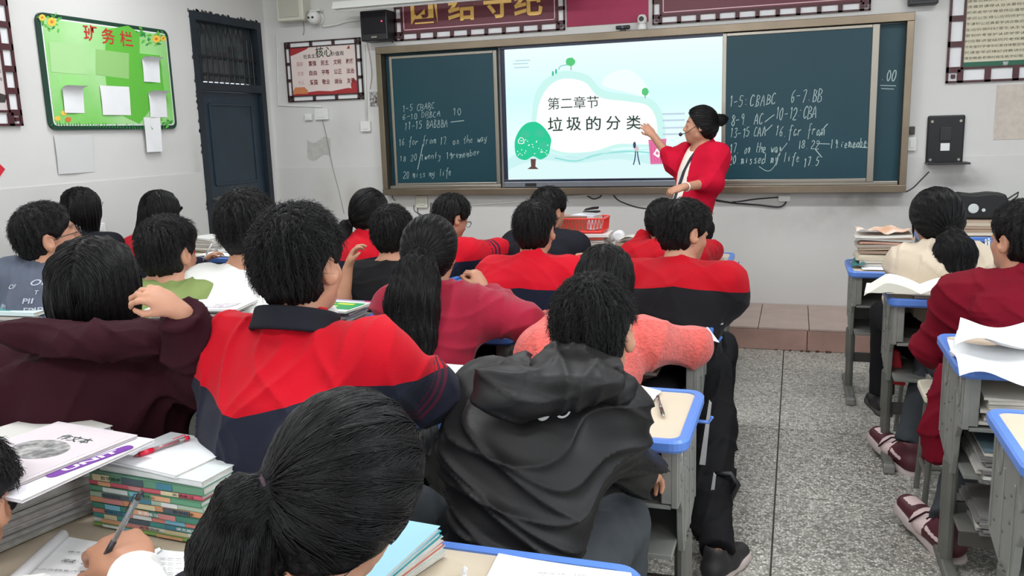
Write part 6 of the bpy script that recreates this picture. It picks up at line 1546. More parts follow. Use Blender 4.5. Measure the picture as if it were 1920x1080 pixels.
def hair_long(J, hs, key, n, seed, length=.30, width=.088, back=.02, curtain=0.0, part=0.0, rag=.012, g=.018, fr=.05, wl=1.0, tilt=0.0):
    """loose straight hair falling past the neck"""
    Rh = J['Rh']; dn = np.array([0, 0, -1.0])@Rh  # world down in head frame
    dn = nrm(dn*np.array([1, .8, 1]))
    p0 = np.array([0, -.028, .03]); 
    r_ = np.random.RandomState(seed+5); ph = r_.uniform(0, 6, 6)
    def f(Q):
        d = skull(Q, g); a = p0+0; e = a+dn*length+np.array([tilt, -back, 0])
        o = cap(Q, a, e, width, width*wl, (0, 1, 0), .80); 
        h = (Q-a.astype(f32))@dn.astype(f32); o = smax(o, h-length+rag*(np.sin(Q[:, 0]*130+ph[0])+np.sin(Q[:, 0]*61+Q[:, 1]*90+ph[1])), .01)
        d = smin(d, o, .035)
        ang = Q[:, 0]*150+8*np.sin(Q[:, 1]*16+ph[2]); d = d+.0018*np.sin(ang)+.0012*np.sin(Q[:, 0]*330+Q[:, 1]*200)
        face = smax((Q[:, 1]-(.045-curtain)), (Q[:, 2]-fr-.022), .02); face = smax(Q[:, 1]-(.035-curtain), -(Q[:, 1]*1.0-0)*0+Q[:, 2]-fr, .02)
        d = smax(d, smin(-face*0-1, -face*0-1, .01)*0+np.where(True, -face, 0)*-1*0-1, .001) if False else d
        cut = smax(f32(.03-curtain)-Q[:, 1], Q[:, 2]-f32(fr), .02)   # keep: behind y or above z
        # region in front of y=.03 and below the fringe is face
        front = np.maximum(f32(.03-curtain)-Q[:, 1], Q[:, 2]-f32(fr))
        d = smax(d, -front if True else d, .012)
        return d
    def dirq(Q):
        v = np.zeros_like(Q); top = np.clip((Q[:, 2]-.04)/.08, 0, 1)[:, None]; out = np.stack([np.sign(Q[:, 0]-part)*1.0, -.35+0*Q[:, 0], -.4+0*Q[:, 0]], 1)
        return out*top+dn.astype(f32)*(1-top)
    R_ = scalp_roots(n, seed, g, lambda q: (q[:, 1] < .055) & (q[:, 2] > -.02))
    st = int((length+.14)/.022)
    _finish(J, hs, key, f, (-.16, -.22, -.06-length), (.16, .14, .16), len(R_), R_, dirq, st, .022*hs, .004, seed, .0007, .07, .08, .25)
def hair_pony(J, hs, key, n, seed, tie=(0, -.105, .03), path=None, tr=(.020, .040, .045, .038, .012), g=.013, fr=.055, nape=-.08, bangs=0.0, tailn=None, bow=True, kl=1.0, strands_side=0.0, wisps=0, tflat=None, tvar=0.0, low=0.0):
    T = np.array(tie, float); Rh = J['Rh']; dn = np.array([0, 0, -1.0])@Rh
    if path is None: path = [(0, -.03, 0), (0, -.045, -.07), (0, -.035, -.15), (0, -.02, -.22), (0, -.01, -.29)]
    # path is in world axes turned with the torso: (right, forward, up)
    Rt = J['Rt']; pts = [T]+[T+(Rt@np.array(p))@Rh/hs*1.0 for p in path]
    rs = (.016,)+tuple(tr)
    rs = tuple(rs[:len(pts)]) if len(rs) >= len(pts) else tuple(rs)+(rs[-1],)*(len(pts)-len(rs))
    r_ = np.random.RandomState(seed+3); ph = r_.uniform(0, 6, 4); tfd = nrm(Rt[:, 1]@Rh)
    def tail(Q):
        o = None
        for a, b, ra, rb in zip(pts[:-1], pts[1:], rs[:-1], rs[1:]):
            c = cap(Q, a, b, ra, rb) if not tflat else cap(Q, a, b, ra, rb, tfd, tflat); o = c if o is None else smin(o, c, .012)
        return o+.0016*np.sin(Q[:, 0]*230+ph[0])+.0014*np.sin(Q[:, 1]*260+Q[:, 0]*120+ph[1])
    def f(Q):
        d = skull(Q, g, low)
        v = Q-T.astype(f32); r = np.linalg.norm(v, axis=1); a = np.arctan2(v[:, 0], v[:, 2]); d = d+(.0012*np.sin(a*26+3*np.sin(a*2))*np.clip(r*14, 0, 1)).astype(f32)
        m = (Q[:, 1]*kl-Q[:, 2])-(.086*kl-fr+bangs); m = np.maximum(m, nape-Q[:, 2]); d = smax(d, m*.7, .010)
        if strands_side: d = smin(d, cap(Q, (.074, .045, .03), (.078, .05, -.07), .010, .004), .01); d = smin(d, cap(Q, (-.074, .045, .03), (-.078, .05, -.07), .010, .004), .01)
        return smin(d, tail(Q), .010)
    def dirq(Q):
        v = T.astype(f32)-Q; r = np.linalg.norm(v, axis=1)[:, None]; v = v/(r+1e-6)
        # beyond the tie follow the tail
        P_ = np.array(pts, f32); best = np.full(len(Q), 9.0, f32); tv = np.zeros_like(Q)
        for a, b in zip(P_[:-1], P_[1:]):
            dd = b-a; t = np.clip(((Q-a)@dd)/(dd@dd), 0, 1); dist = np.linalg.norm(Q-a-t[:, None]*dd, axis=1); mk = dist < best; best[mk] = dist[mk]; tv[mk] = dd/np.linalg.norm(dd)
        near = (tail(Q) < .012)[:, None] & (tail(Q) < skull(Q, g, low)+.004)[:, None]
        return np.where(near, tv, v)
    R_ = scalp_roots(n, seed, g, lambda q: (q[:, 1]*kl-q[:, 2])-(.07*kl-fr) < -.002)
    # extra roots on the tail
    tn = tailn if tailn is not None else n//2; tl = []
    for k in range(tn):
        i = r_.randint(0, len(pts)-1); t = r_.rand(); c = pts[i]*(1-t)+pts[i+1]*t; v = r_.normal(size=3); v /= np.linalg.norm(v); tl.append(c+v*(rs[i]*(1-t)+rs[i+1]*t))
    if tl: R_ = np.concatenate([R_, np.array(tl)])
    A = np.array(pts); lo = np.minimum(A.min(0)-.06, (-.11, -.13, -.12)); hi = np.maximum(A.max(0)+.06, (.11, .13, .16))
    o = _finish(J, hs, key, f, lo, hi, len(R_), R_, dirq, 9, .016*hs, .0025, seed, .0007, .06, .05, .5)
    if bow:
        q, w = _hq(J, hs); mb = MB(); c = w(T[None].astype(f32))[0]; ax = nrm(Rh@nrm(pts[1]-T))
        x = nrm(np.cross(ax, [0, .3, 1.0])); y = np.cross(ax, x); sc_ = .021*hs
        for k in range(3): mb.tube([c+ax*(.006+k*.006)*hs+(x*math.cos(a)+y*math.sin(a))*sc_-J['origin'] for a in np.linspace(0, 2*math.pi, 15)[:-1]], .0045*hs, 7, closed=True)
        mb.build('hair_tie', mat('hair_tie_plum', (52, 34, 42), .7, bump=.5, bscale=300), J['root'], True)
    return o
HAIR = {'short': hair_short, 'long': hair_long, 'pony': hair_pony}
def with_(fn, **kw): return lambda J, hs, key, n, seed: fn(J, hs, key, n, seed, **kw)
# =================================================================== THE CLASS
M_red1 = mat_split('school_jacket_red', (182, 2, 26), (26, 28, 42), (74, 22, 40))
M_red2 = mat_split('school_jacket_red_bright', (192, 6, 32), (18, 22, 40), (44, 30, 48))
M_red3 = mat_split('school_jacket_red_black', (174, 2, 24), (20, 20, 24), (230, 230, 232))
M_burg = mat('burgundy_fleece', (46, 12, 22), .9, noise=.15, nscale=8, bump=.4, bscale=240)
M_rasp = mat('raspberry_sweat', (150, 28, 52), .92, noise=.14, nscale=10, bump=.5, bscale=220, sheen=.15)
M_coral = mat('coral_fluff', (220, 98, 90), .95, noise=.2, nscale=60, bump=1.0, bscale=110, bdist=.008, sheen=.3)
M_wind = mat('black_shell', (21, 20, 21), .5, noise=.15, nscale=5, bump=.15, bscale=120, spec=.32)
M_cream = mat('cream_fleece', (206, 192, 172), .92, noise=.08, nscale=8, bump=.4, bscale=200)
M_crim = mat('crimson_fleece', (112, 8, 30), .88, noise=.12, nscale=8, bump=.4, bscale=240)
M_whiteT = mat('white_cotton', (220, 221, 216), .9, noise=.04, nscale=8, bump=.3, bscale=260)
M_blackT = mat('black_cotton', (26, 26, 28), .9, bump=.3, bscale=260)
M_greenT = mat('sage_cotton', (124, 140, 84), .9, noise=.08, nscale=8, bump=.3, bscale=260)
M_greyT = mat('slate_cotton', (84, 90, 104), .9, noise=.14, nscale=14, bump=.3, bscale=260)
M_darkJ = mat('dark_navy_cloth', (26, 27, 34), .85, bump=.3, bscale=240)
def D(px, py, d): return dep(px, py, d)
def off(p, x=0, y=0, z=0): return np.array(p)+[x, y, z]
def seam(z0, sl=0.0, amp=.02, x0=0.0):
    return lambda P, J: (z0+sl*(P[:, 0]-J['N'][0])+amp*np.abs(P[:, 0]-J['N'][0]-x0)*2-P[:, 2]).astype(f32)
def sleeve_bands(k, t0=.62, n=3, w=.045):
    def f(P, J):
        a, b = J['SH'][k], J['el'][k]; d = b-a; t = ((P-a.astype(f32))@d.astype(f32))/(d@d); r = np.linalg.norm(P-a-t[:, None]*d, axis=1)
        q = (t-t0)/w; ok = (q > 0) & (q < 2*n-1) & (r < .11) & (t < 1.2); return np.where(ok, np.cos(q*math.pi)*1.0, -1).astype(f32)
    return f
def glasses(J, hs=1.0, m=None):
    R, c, o = J['Rh'], J['H'], J['origin']; f = MB()
    def w(x, y, z): return c+R@np.array([x, y, z])*hs-o
    for s in (-1, 1):
        f.tube([w(s*.034+.023*math.cos(a), .100-.004*abs(math.cos(a)), .0+.018*math.sin(a)) for a in np.linspace(0, 6.283, 19)[:-1]], .0016*hs, 6, closed=True)
        f.tube([w(s*.057, .098, .004), w(s*.074, .085, .006), w(s*.082, .02, .004), w(s*.084, -.01, -.004)], .0016*hs, 6)
    f.tube([w(-.011, .101, .002), w(0, .104, .004), w(.011, .101, .002)], .0014*hs, 6)
    return f.build('glasses', m or mat('glasses_frame', (40, 34, 36), .35), J['root'], True)
def decal(J, verts, faces, m, name, center, uax, vax, nax, off_=.003, parent=None):
    """flat lettering laid onto the cloth: every point dropped along nax onto the garment surface"""
    f = J['cloth_sdf']; V = np.array([center+uax*a+vax*b for a, b, *_ in verts]); P = (V+nax*.12).astype(f32); dr = (-nax).astype(f32); t = np.zeros(len(P), f32)
    for _ in range(26): dd = f(P+t[:, None]*dr); t += np.clip(dd, -.01, .05)*.8
    W = P+(t-off_)[:, None]*dr-J['origin']; return mesh(name, W, faces, m, parent or J['cloth'])

def collar(J, m, h=.040, R=.070, thick=.009, tilt=.34, up=0.0, name='collar', fwd=-.004):
    N, Rt, o = J['N'], J['Rt'], J['origin']; ax = nrm(Rt[:, 2]*.94+Rt[:, 1]*tilt); c = N+Rt[:, 1]*fwd+np.array([0, 0, .006+up])
    def f(P):
        Q = P-c.astype(f32); hh = Q@ax.astype(f32); q = Q-hh[:, None]*ax.astype(f32); r = np.sqrt((q*q).sum(1)); rr = R+.16*np.abs(hh-.0)*(hh < .0)-.10*hh
        d = np.abs(r-rr)-thick; return smax(d, np.abs(hh)-h/2, .008)
    return bake(name, f, c-[.12, .12, .07], c+[.12, .12, .08], max(.004, J['vx']*.8), m, J['root'], o)
def hood_pouch(parts):
    """extra thickness for a hood lying on the back; parts in torso coordinates (centre, radii, tilt)"""
    def wrap(cf, J):
        N, Rt = J['N'], J['Rt']
        def g(P):
            o = cf(P)
            for c, r, (a, b) in parts:
                R2 = Rt@np.array(Euler((rad(a), 0, rad(b))).to_matrix()); o = smin(o, ell(P, N+Rt@np.array(c), r, R2)+folds(P, .004, 5, 1.3), .014)
            return o
        return g
    return wrap
hs_ = lambda **k: with_(hair_short, **k)
hp_ = lambda **k: with_(hair_pony, **k)
hl_ = lambda **k: with_(hair_long, **k)

# ---- row nearest the camera
zA, zB = D(480, 765, 1.74), D(700, 700, 1.80)
def H_seam(P, J):
    x = P[:, 0]; k = (zB[2]-zA[2])/(zB[0]-zA[0]); z = zA[2]+k*(x-zA[0]); z = np.where(x < zA[0], zA[2]+.22*(zA[0]-x), z); z = np.where(x > zB[0], zB[2]-.10*(x-zB[0]), z); return (z-P[:, 2]).astype(f32)
def H_cloth(cf, J):
    N, Rt = J['N'], J['Rt']; a, b = N+Rt@np.array([.075, .03, .012]), N+Rt@np.array([.185, .05, -.03])
    return lambda P: smin(cf(P), cap(P, a, b, .013, .007), .02)
J = person('H', 'boy with thick spiky black hair in a large bright red and navy school jacket', (556, 375), 1.82, yaw=4, pitch=4, tyaw=-2, hair=hs_(g=.015, spike=1.4, nape=-.086), top='jacket', topm=M_red1, legs=M_jeans, s=1.03, hscale=.97, build=1.10,
    elb=(D(462, 800, 1.86), D(806, 738, 1.90)), hnd=(None, D(745, 735, 2.12)), attrs={'seg': H_seam, 'stripe': sleeve_bands(1, .66, 3, .045)}, strand_n=5200, seed=1, fold=.008, extra={'cloth': H_cloth}, arm_r=1.12)
collar(J, M_darkJ, .052, .084, up=.022)
# F: burgundy hoodie, bob hair, hand at her hair
J = person('F', 'girl with shoulder-length black hair in a dark burgundy hooded sweatshirt, touching her hair', (174, 438), 2.02, yaw=-18, pitch=2, tyaw=-22, hair=hl_(length=.185, width=.074, wl=1.12, g=.014, rag=.016, curtain=.0), top='hoodie', topm=M_burg, legs=M_jeans, female=True, s=1.05, build=1.14,
    elb=(None, D(392, 700, 1.92)), hnd=(None, D(338, 588, 1.80)), handdir=(None, nrm(D(250, 545, 1.76)-D(326, 588, 1.80))), handup=(None, np.array([.1, -.5, .8])), nofs=(0, 0, .025), curl=(.5, .68), handscale=.68, extra={'cloth': hood_pouch([((-.09, -.11, -.075), (.150, .060, .080), (-14, 12)), ((.06, -.10, -.05), (.10, .05, .06), (-10, -14))])}, strand_n=5200, seed=3, fold=.009, arm_r=1.1, vox=.0045)
JF = J
def F_hood(P):
    Rt = JF['Rt']; R1 = Rt@np.array(Euler((rad(-16), rad(8), rad(6))).to_matrix()); o = ell(P, D(92, 632, 1.90), (.120, .055, .040), R1); o = smin(o, ell(P, D(190, 640, 1.86), (.125, .050, .040), Rt), .04); o = smin(o, ell(P, D(290, 632, 1.88), (.080, .05, .034), Rt), .04)
    o = o+folds(P, .007, 14, 1.4); return smax(o, -cap(P, JF['N']-[0, 0, .05], JF['H'], .062, .074), .01)
bake('hood', F_hood, D(180, 630, 1.88)-.28, D(180, 630, 1.88)+.28, .0055, M_burg, J['root'], J['origin'])
# P: black windbreaker
def P_cloth(cf, J):
    a = hood_pouch([((-.07, -.12, -.105), (.165, .060, .095), (-12, 8)), ((.10, -.09, -.06), (.12, .05, .06), (-10, -18))])(cf, J)
    return a
J = person('P', 'boy in a black hooded windbreaker with small white marks on the back', (1112, 508), 1.86, yaw=2, pitch=-8, roll=-2, tyaw=4, hair=hs_(g=.013, spike=1.0, nape=-.070), top='shell', topm=M_wind, legs=M_jeans, s=1.0, build=.86, side=-.02, nofs=(-.098, 0, .032), lean=.22,
    elb=(D(893, 850, 1.84), D(1135, 810, 1.86)), hnd=(None, D(1200, 893, 2.05)), handdir=(None, np.array([.1, .9, -.3])), strand_n=5200, seed=5, fold=.010, extra=None, drop=.10, arm_r=1.02, pants_low=0)
Ptx = J
def P_hood(P):
    Rt = J['Rt']; R1 = Rt@np.array(Euler((rad(-18), rad(-9), rad(4))).to_matrix()); R2 = Rt@np.array(Euler((rad(-18), rad(14), rad(6))).to_matrix())
    o = ell(P, D(1040, 726, 1.70), (.146, .050, .052), R1); o = smin(o, ell(P, D(955, 738, 1.69), (.078, .050, .058), R2), .03); o = smin(o, ell(P, D(1075, 684, 1.77), (.095, .060, .042), Rt), .04)
    o = smin(o, ell(P, D(1145, 728, 1.77), (.060, .05, .036), R1), .03)
    o = o+folds(P, .0065, 12, 1.4)+.003*np.sin(P@np.array([0, 60, 90], f32))
    return smax(o, -cap(P, J['N']-[0, 0, .05], J['H'], .060, .072), .01)
bake('hood', P_hood, D(1040, 720, 1.72)-.26, D(1040, 720, 1.72)+.26, .0055, M_wind, J['root'], J['origin'])
V, F_ = [], []
c0, ux, vx_, nx = D(1030, 797, 1.69), J['Rt'][:, 0], J['Rt'][:, 2], -J['Rt'][:, 1]
for (cx, cz, r0, r1, a0, a1) in ((-.026, .008, .013, .006, 190, 350), (.010, .012, .014, .010, 180, 360)):
    n0 = len(V); m_ = 14
    for k in range(m_+1):
        a = rad(a0+(a1-a0)*k/m_); V += [(cx+r1*math.cos(a), cz+r1*math.sin(a)*.9), (cx+r0*math.cos(a), cz+r0*math.sin(a)*.9)]
    F_ += [(n0+2*k, n0+2*k+1, n0+2*k+3, n0+2*k+2) for k in range(m_)]
decal(J, V, F_, mat('print_white', (220, 220, 220), .6), 'printed_mark', c0, ux, vx_, nx)
# V: ponytail girl at the lower edge
J = person('V', 'girl with a glossy ponytail bowing her head at the lower edge of the picture', (636, 740), 1.13, yaw=2, pitch=-24, roll=6, tyaw=6, hair=hp_(tie=(-.046, -.102, -.002), g=.022, path=[(-.026, -.025, -.018), (-.044, -.028, -.085), (-.044, -.015, -.17), (-.040, .0, -.27)], tr=(.034, .056, .064, .058, .05), low=.095, kl=.8, fr=.03, nape=-.13), top='jacket', topm=M_darkJ, legs=M_jeans, female=True, s=1.0, strand_n=9000, seed=6, vox=.0042, lean=.2)
# W: writing hand at the lower left
J = person('W', 'person writing with a clear pen at the lower left edge, white cuff', (-110, 815), 1.42, yaw=-30, pitch=-40, tyaw=-20, hair=hs_(g=.022), top='jacket', topm=M_whiteT, legs=M_jeans, s=.98, strand_n=2500, seed=7, vox=.0045,
    elb=(None, D(300, 1310, 1.06)), hnd=(None, D(252, 1076, 1.46)), lean=.75, handscale=1.25, handdir=(None, nrm(D(205, 1015, 1.56)-D(256, 1088, 1.46))), handup=(None, np.array([.25, -.35, .9])), curl=(.5, .8))
pen(D(188, 1060, 1.50), D(266, 921, 1.44), mat('pen_dark', (40, 42, 46), .3), 'clear gel pen held in the writing hand before the coloured stack', clear=M_clear)
# ---- second row
J = person('G', 'boy with fluffy black hair in a plain white T-shirt', (458, 350), 2.95, yaw=-12, pitch=4, tyaw=-10, hair=hs_(g=.018, spike=1.3, nape=-.09), top='tee', topm=M_whiteT, legs=M_jeans, sleeves='short', s=1.04, build=1.10, strand_n=2600, seed=8, fold=.006, arm_r=1.15)
J = person('E', 'boy with a black bowl haircut in a sage green T-shirt', (310, 399), 2.95, yaw=2, pitch=2, tyaw=-6, hair=hs_(g=.015, spike=1.0, nape=-.085, bangs=.01), top='tee', topm=M_greenT, legs=M_jeans, nofs=(0, 0, .03), sleeves='short', s=1.0, build=1.0, strand_n=2600, seed=9, fold=.006, arm_r=1.15)
J = person('B', 'boy with thin dark glasses in a slate T-shirt covered with grey lettering', (83, 371), 3.02, yaw=36, pitch=10, tyaw=-14, hair=hs_(g=.010, spike=1.0, nape=-.085), top='tee', topm=M_greyT, legs=M_jeans, nofs=(0, 0, .055), sleeves='short', s=1.02, build=1.04, strand_n=2600, seed=10, fold=.005, arm_r=1.2)
glasses(J, 1.02)
ux, vx_ = J['Rt'][:, 0], J['Rt'][:, 2]; nx = -J['Rt'][:, 1]; mt_ = mat('shirt_letters', (160, 164, 176), .8)
r = random.Random(5)
for k, (t, x, z, w, h) in enumerate([('OFI', .03, -.045, .075, .022), ('OF', -.075, -.06, .03, .018), ('T', .03, -.075, .016, .016), ('PII', .01, -.10, .045, .02), ('EPIPE', .04, -.13, .10, .022), ('NN', -.09, -.12, .04, .018), ('IPOEI', .05, -.16, .11, .023), ('OFTP', -.07, -.165, .075, .018), ('TIPOET', .02, -.195, .13, .022), ('OOC', .06, -.225, .06, .018), ('PIPE', -.07, -.21, .07, .018), ('NIPOCI', -.02, -.25, .15, .02)]):
    V, F_ = text_geo(t, bold=.02); A = fix_px(V, w*.8, h*.8); decal(J, [(a[0]+x, a[1]+z) for a in A], F_, mt_, 'shirt_lettering', J['N'], ux, vx_, nx)
J = person('K', 'girl with a long low ponytail in a raspberry sweatshirt', (806, 401), 3.0, yaw=4, pitch=2, tyaw=-2, hair=hp_(tie=(.026, -.104, .012), g=.020, path=[(0, -.030, -.015), (-.004, -.070, -.07), (-.008, -.110, -.15), (-.008, -.135, -.26), (-.006, -.140, -.33)], tr=(.046, .080, .094, .086, .050), tflat=.6, nape=-.085), top='jacket', topm=M_rasp, legs=M_blkp, female=True, s=1.0, build=.95, nofs=(.02, 0, 0), curl=(.5, 1.2),
    elb=(None, D(985, 606, 2.98)), hnd=(None, D(912, 548, 3.10)), handdir=(None, np.array([-.5, .1, .85])), strand_n=4200, seed=11, fold=.007, arm_r=1.15)
J = person('O', 'person with straight black hair bent forward in a fluffy coral sweater', (1134, 460), 3.0, yaw=6, pitch=-30, tyaw=4, hair=hl_(length=.10, width=.080, g=.018, rag=.004, fr=.03), top='jacket', topm=M_coral, legs=M_blkp, female=True, s=1.0, build=1.10, lean=.45,
    elb=(D(1010, 660, 2.85), D(1298, 650, 3.02)), hnd=(None, D(1200, 650, 3.20)), strand_n=3000, seed=12, fold=.006, arm_r=1.2, knees=(None, onZ(1318, 700, .47)+[0, .0, 0]), feet=(None, onZ(1345, 1042, .08)), shoes={'dir': [(0, 1, 0), (.35, .9, 0)]})
# ---- third row
J = person('J', 'boy with short black hair in a plain black T-shirt', (733, 381), 3.85, yaw=-6, pitch=2, tyaw=-8, hair=hs_(g=.016, spike=1.1, nape=-.095), top='tee', topm=M_blackT, legs=M_jeans, s=1.0, build=1.0, sleeves='short', elb=(D(640, 575, 3.75), None), hnd=(D(652, 505, 3.72), None), handdir=(np.array([.35, .1, .9]), None), strand_n=2200, seed=13, arm_r=1.1)
zs = D(1000, 590, 3.6)[2]
J = person('M', 'short-haired boy in a rounded bright red jacket with navy lower half', (1002, 372), 3.65, yaw=2, pitch=-4, tyaw=0, hair=hs_(g=.014, spike=1.0, nape=-.105), top='jacket', topm=M_red2, legs=M_jeans, s=1.0, build=1.12, attrs={'seg': seam(D(1000, 545, 3.42)[2], 0, -.05, 0)}, strand_n=2200, seed=14, elb=(D(925, 560, 3.6), D(1078, 560, 3.62)), hnd=(None, D(1090, 492, 3.95)), arm_r=1.15)
J = person('Q', 'boy with white collar piping on a red and black jacket, looking down sideways', (1284, 369), 3.4, yaw=46, pitch=-8, tyaw=2, hair=hs_(g=.015, spike=1.1, nape=-.09, bangs=.006), top='jacket', topm=M_red3, legs=M_blkp, s=1.02, build=1.14, attrs={'seg': seam(D(1270, 540, 3.2)[2], 0, -.08, 0)}, strand_n=2600, seed=15, elb=(None, D(1368, 560, 3.38)), arm_r=1.15)
collar(J, M_red3, .034, .074)
# ---- front rows, left to right
J = person('A', 'person in a dark red jacket cut off by the left edge of the picture', (-76, 375), 3.15, yaw=10, tyaw=0, hair='short', top='jacket', topm=mat_split('jacket_darkred', (120, 20, 32), (24, 24, 30)), legs=M_jeans, s=1.0, build=1.0, attrs={'seg': seam(D(10, 512, 3.1)[2])}, strand_n=900, seed=16)
J = person('C', 'girl with loose long black hair beside the boy with glasses', (150, 351), 4.75, yaw=-14, pitch=0, tyaw=-14, hair=hl_(length=.30, width=.084, g=.020, back=.01), top='jacket', topm=M_darkJ, legs=M_jeans, female=True, strand_n=1600, seed=17)
J = person('D', 'girl with very long straight hair in a red jacket by the blue door', (299, 357), 4.75, yaw=2, pitch=-4, roll=3, tyaw=10, hair=hl_(length=.28, width=.090, wl=1.35, g=.020, tilt=-.08), top='jacket', topm=M_red2, legs=M_jeans, female=True, build=1.05, attrs={'seg': seam(D(300, 480, 4.85)[2]), 'stripe': sleeve_bands(1, .5, 3, .07)}, strand_n=1800, seed=18,
    elb=(None, D(352, 512, 5.0)), hnd=(None, D(378, 492, 5.1)), handdir=(None, np.array([.4, .2, .3])))
pen(D(380, 490, 5.02), D(400, 452, 5.0), M_plate, 'white pen in the hand of the girl by the blue door', r=.004)
J = person('I', 'girl in red with a ponytail over her left shoulder, under the blackboard end', (692, 353), 4.75, yaw=18, pitch=-2, tyaw=4, hair=hp_(tie=(-.060, -.085, -.045), g=.022, path=[(-.03, -.02, -.02), (-.045, -.03, -.08), (-.05, -.02, -.16), (-.05, -.01, -.22)], tr=(.030, .046, .050, .036), nape=-.09), top='jacket', topm=M_red2, legs=M_jeans, female=True, attrs={'seg': seam(D(690, 483, 4.7)[2], .1)}, strand_n=1800, seed=19)
glasses(J)
J = person('L', 'student with round glasses bent over writing, striped red sleeve', (845, 363), 4.75, yaw=34, pitch=-22, tyaw=12, hair=hs_(g=.020, spike=1.0, nape=-.085), top='jacket', topm=M_red2, legs=M_jeans, attrs={'seg': seam(D(880, 466, 4.7)[2]-.05, 0, .0), 'stripe': sleeve_bands(1, .5, 3, .06)}, lean=.35, build=1.08, strand_n=1500, seed=20, elb=(None, D(934, 470, 4.85)), hnd=(None, D(900, 475, 5.1)), arm_r=1.15)
glasses(J)
J = person('N', 'student with dark hair in a black jacket behind the short-haired boy in rounded red', (1030, 350), 4.85, yaw=30, pitch=-6, tyaw=10, hair=hs_(g=.022, nape=-.095), top='jacket', topm=M_darkJ, legs=M_jeans, build=1.2, strand_n=1500, seed=21, elb=(D(950, 475, 4.9), D(1080, 470, 5.0)))
J = person('R', 'girl in red mostly hidden behind the boy with white collar piping', (1242, 371), 4.7, yaw=-14, pitch=-10, tyaw=-4, hair=hp_(tie=(.03, -.10, -.03), g=.020, path=[(0.015, -.03, -.03), (.02, -.04, -.09), (.0, -.035, -.16), (-.01, -.02, -.2)], tr=(.030, .044, .040, .02)), top='jacket', topm=M_red3, legs=M_jeans, female=True, build=1.1, attrs={'seg': seam(.45)}, strand_n=1500, seed=22, elb=(D(1192, 470, 4.8), D(1335, 470, 4.9)), hnd=(D(1214, 437, 4.82), None), handdir=(np.array([.3, .1, .9]), None))
# ---- right aisle
J = person('T', 'girl with a tousled low ponytail in a cream hooded sweatshirt', (1757, 353), 3.85, yaw=-30, pitch=-4, roll=-4, tyaw=-10, hair=hp_(tie=(-.030, -.090, -.050), g=.027, path=[(.02, -.035, -.03), (.03, -.055, -.09), (.02, -.06, -.16), (.035, -.05, -.22)], tr=(.056, .088, .090, .062), tflat=.7, nape=-.11, bangs=-.01, fr=.03, strands_side=1, bow=False), top='hoodie', topm=M_cream, legs=M_blkp, female=True, s=1.02, build=.92, elb=(D(1688, 560, 4.1), D(1850, 560, 4.1)), strand_n=3400, seed=23, fold=.008, arm_r=1.1)
J = person('U', 'boy in a crimson hooded sweatshirt, grey jeans and maroon sneakers at the right edge', (1920, 371), 3.0, yaw=-32, pitch=2, tyaw=-6, hair=hs_(g=.018, spike=.8, nape=-.085), top='hoodie', topm=M_crim, legs=M_jeans, s=1.06, build=1.16, strand_n=2600, seed=24, fold=.009, arm_r=1.15,
    elb=(D(1752, 648, 3.2), None), hnd=(D(1800, 640, 3.45), None), knees=(onZ(1752, 668, .46), onZ(1850, 700, .46)), feet=(onZ(1702, 838, .10), onZ(1775, 985, .10)), shoes={'sneaker': 1, 'k': 1.22, 'dir': [(-.42, .86, .22), (-.42, .86, .22)]}, drop=.04, extra={'cloth': hood_pouch([((-.05, -.115, -.07), (.150, .055, .085), (-14, 10)), ((.07, -.09, -.04), (.11, .05, .06), (-10, -14))])})
# =================================================================== THE TEACHER
def S_cloth(cf, J):
    N, Rt = J['N'].astype(f32), J['Rt'].astype(f32)
    def g(P):
        Q = (P-N)@Rt; w = .052+.06*np.clip(-Q[:, 2], 0, .6)
        cut = np.maximum(np.abs(Q[:, 0]-.012)-w, -Q[:, 1]+.01); o = smax(cf(P), -cut.astype(f32), .006)
        return o
    return g
J = person('S', 'teacher in an open red jacket pointing at the lit screen, hair in a bun', (1312, 196), 5.25, yaw=-94, pitch=4, tyaw=-138, hair=hp_(tie=(0, -.112, .035), g=.018, path=[(0, -.022, .006), (0, -.045, .010)], tr=(.034, .030), bow=True, nape=-.085, fr=.088, kl=1.35),
    top='jacket', topm=mat('teacher_jacket', (186, 8, 44), .85, noise=.08, nscale=9, bump=.3, bscale=260), legs=M_blkp, female=True, s=.95, build=.92, hscale=.97, handscale=.72, seat=False, pel=[D(1280, 400, 5.25)[0], D(1280, 400, 5.25)[1], .84], sleeves='mid', lean=.0,
    elb=(D(1337, 342, 5.16), D(1264, 306, 5.40)), hnd=(D(1282, 351, 5.02), D(1226, 256, 5.44)), handdir=(np.array([-.9, -.2, -.25]), nrm(D(1206, 232, 5.46)-D(1226, 256, 5.44))), handup=(np.array([0, -.6, .8]), np.array([0, -.7, .6])), curl=(.45, .25), strand_n=2400, seed=30, vox=.0058, extra={'cloth': S_cloth}, drop=.18, fold=.005, neckfwd=.02)
N, Rt, PL, CH, WS, o_, SHs = (J[k] for k in ('N', 'Rt', 'PL', 'CH', 'WS', 'origin', 'SH'))
def white(P):
    fw = Rt[:, 1]; b = .98; o = cap(P, PL+[0, 0, -.04], WS, .138*b, .124*b, fw, .8); o = smin(o, cap(P, WS, CH, .124*b, .142*b, fw, .8), .06); o = smin(o, cap(P, SHs[0], SHs[1], .055, .055), .09)
    o = smin(o, cap(P, CH, N-[0, 0, .05], .134*b, .074, fw, .8), .06); o = smax(o, -cap(P, N-[0, 0, .03]+fw*.02, N+[0, 0, .16], .056, .07), .006); return smax(o, (PL[2]-.12-P[:, 2]).astype(f32), .006)
bake('shirt', white, np.array([PL[0]-.28, PL[1]-.28, PL[2]-.15]), N+[.28, .28, .1], .008, mat('teacher_shirt', (232, 226, 214), .8), J['root'], o_)
Hh, Rh = J['H'], J['Rh']
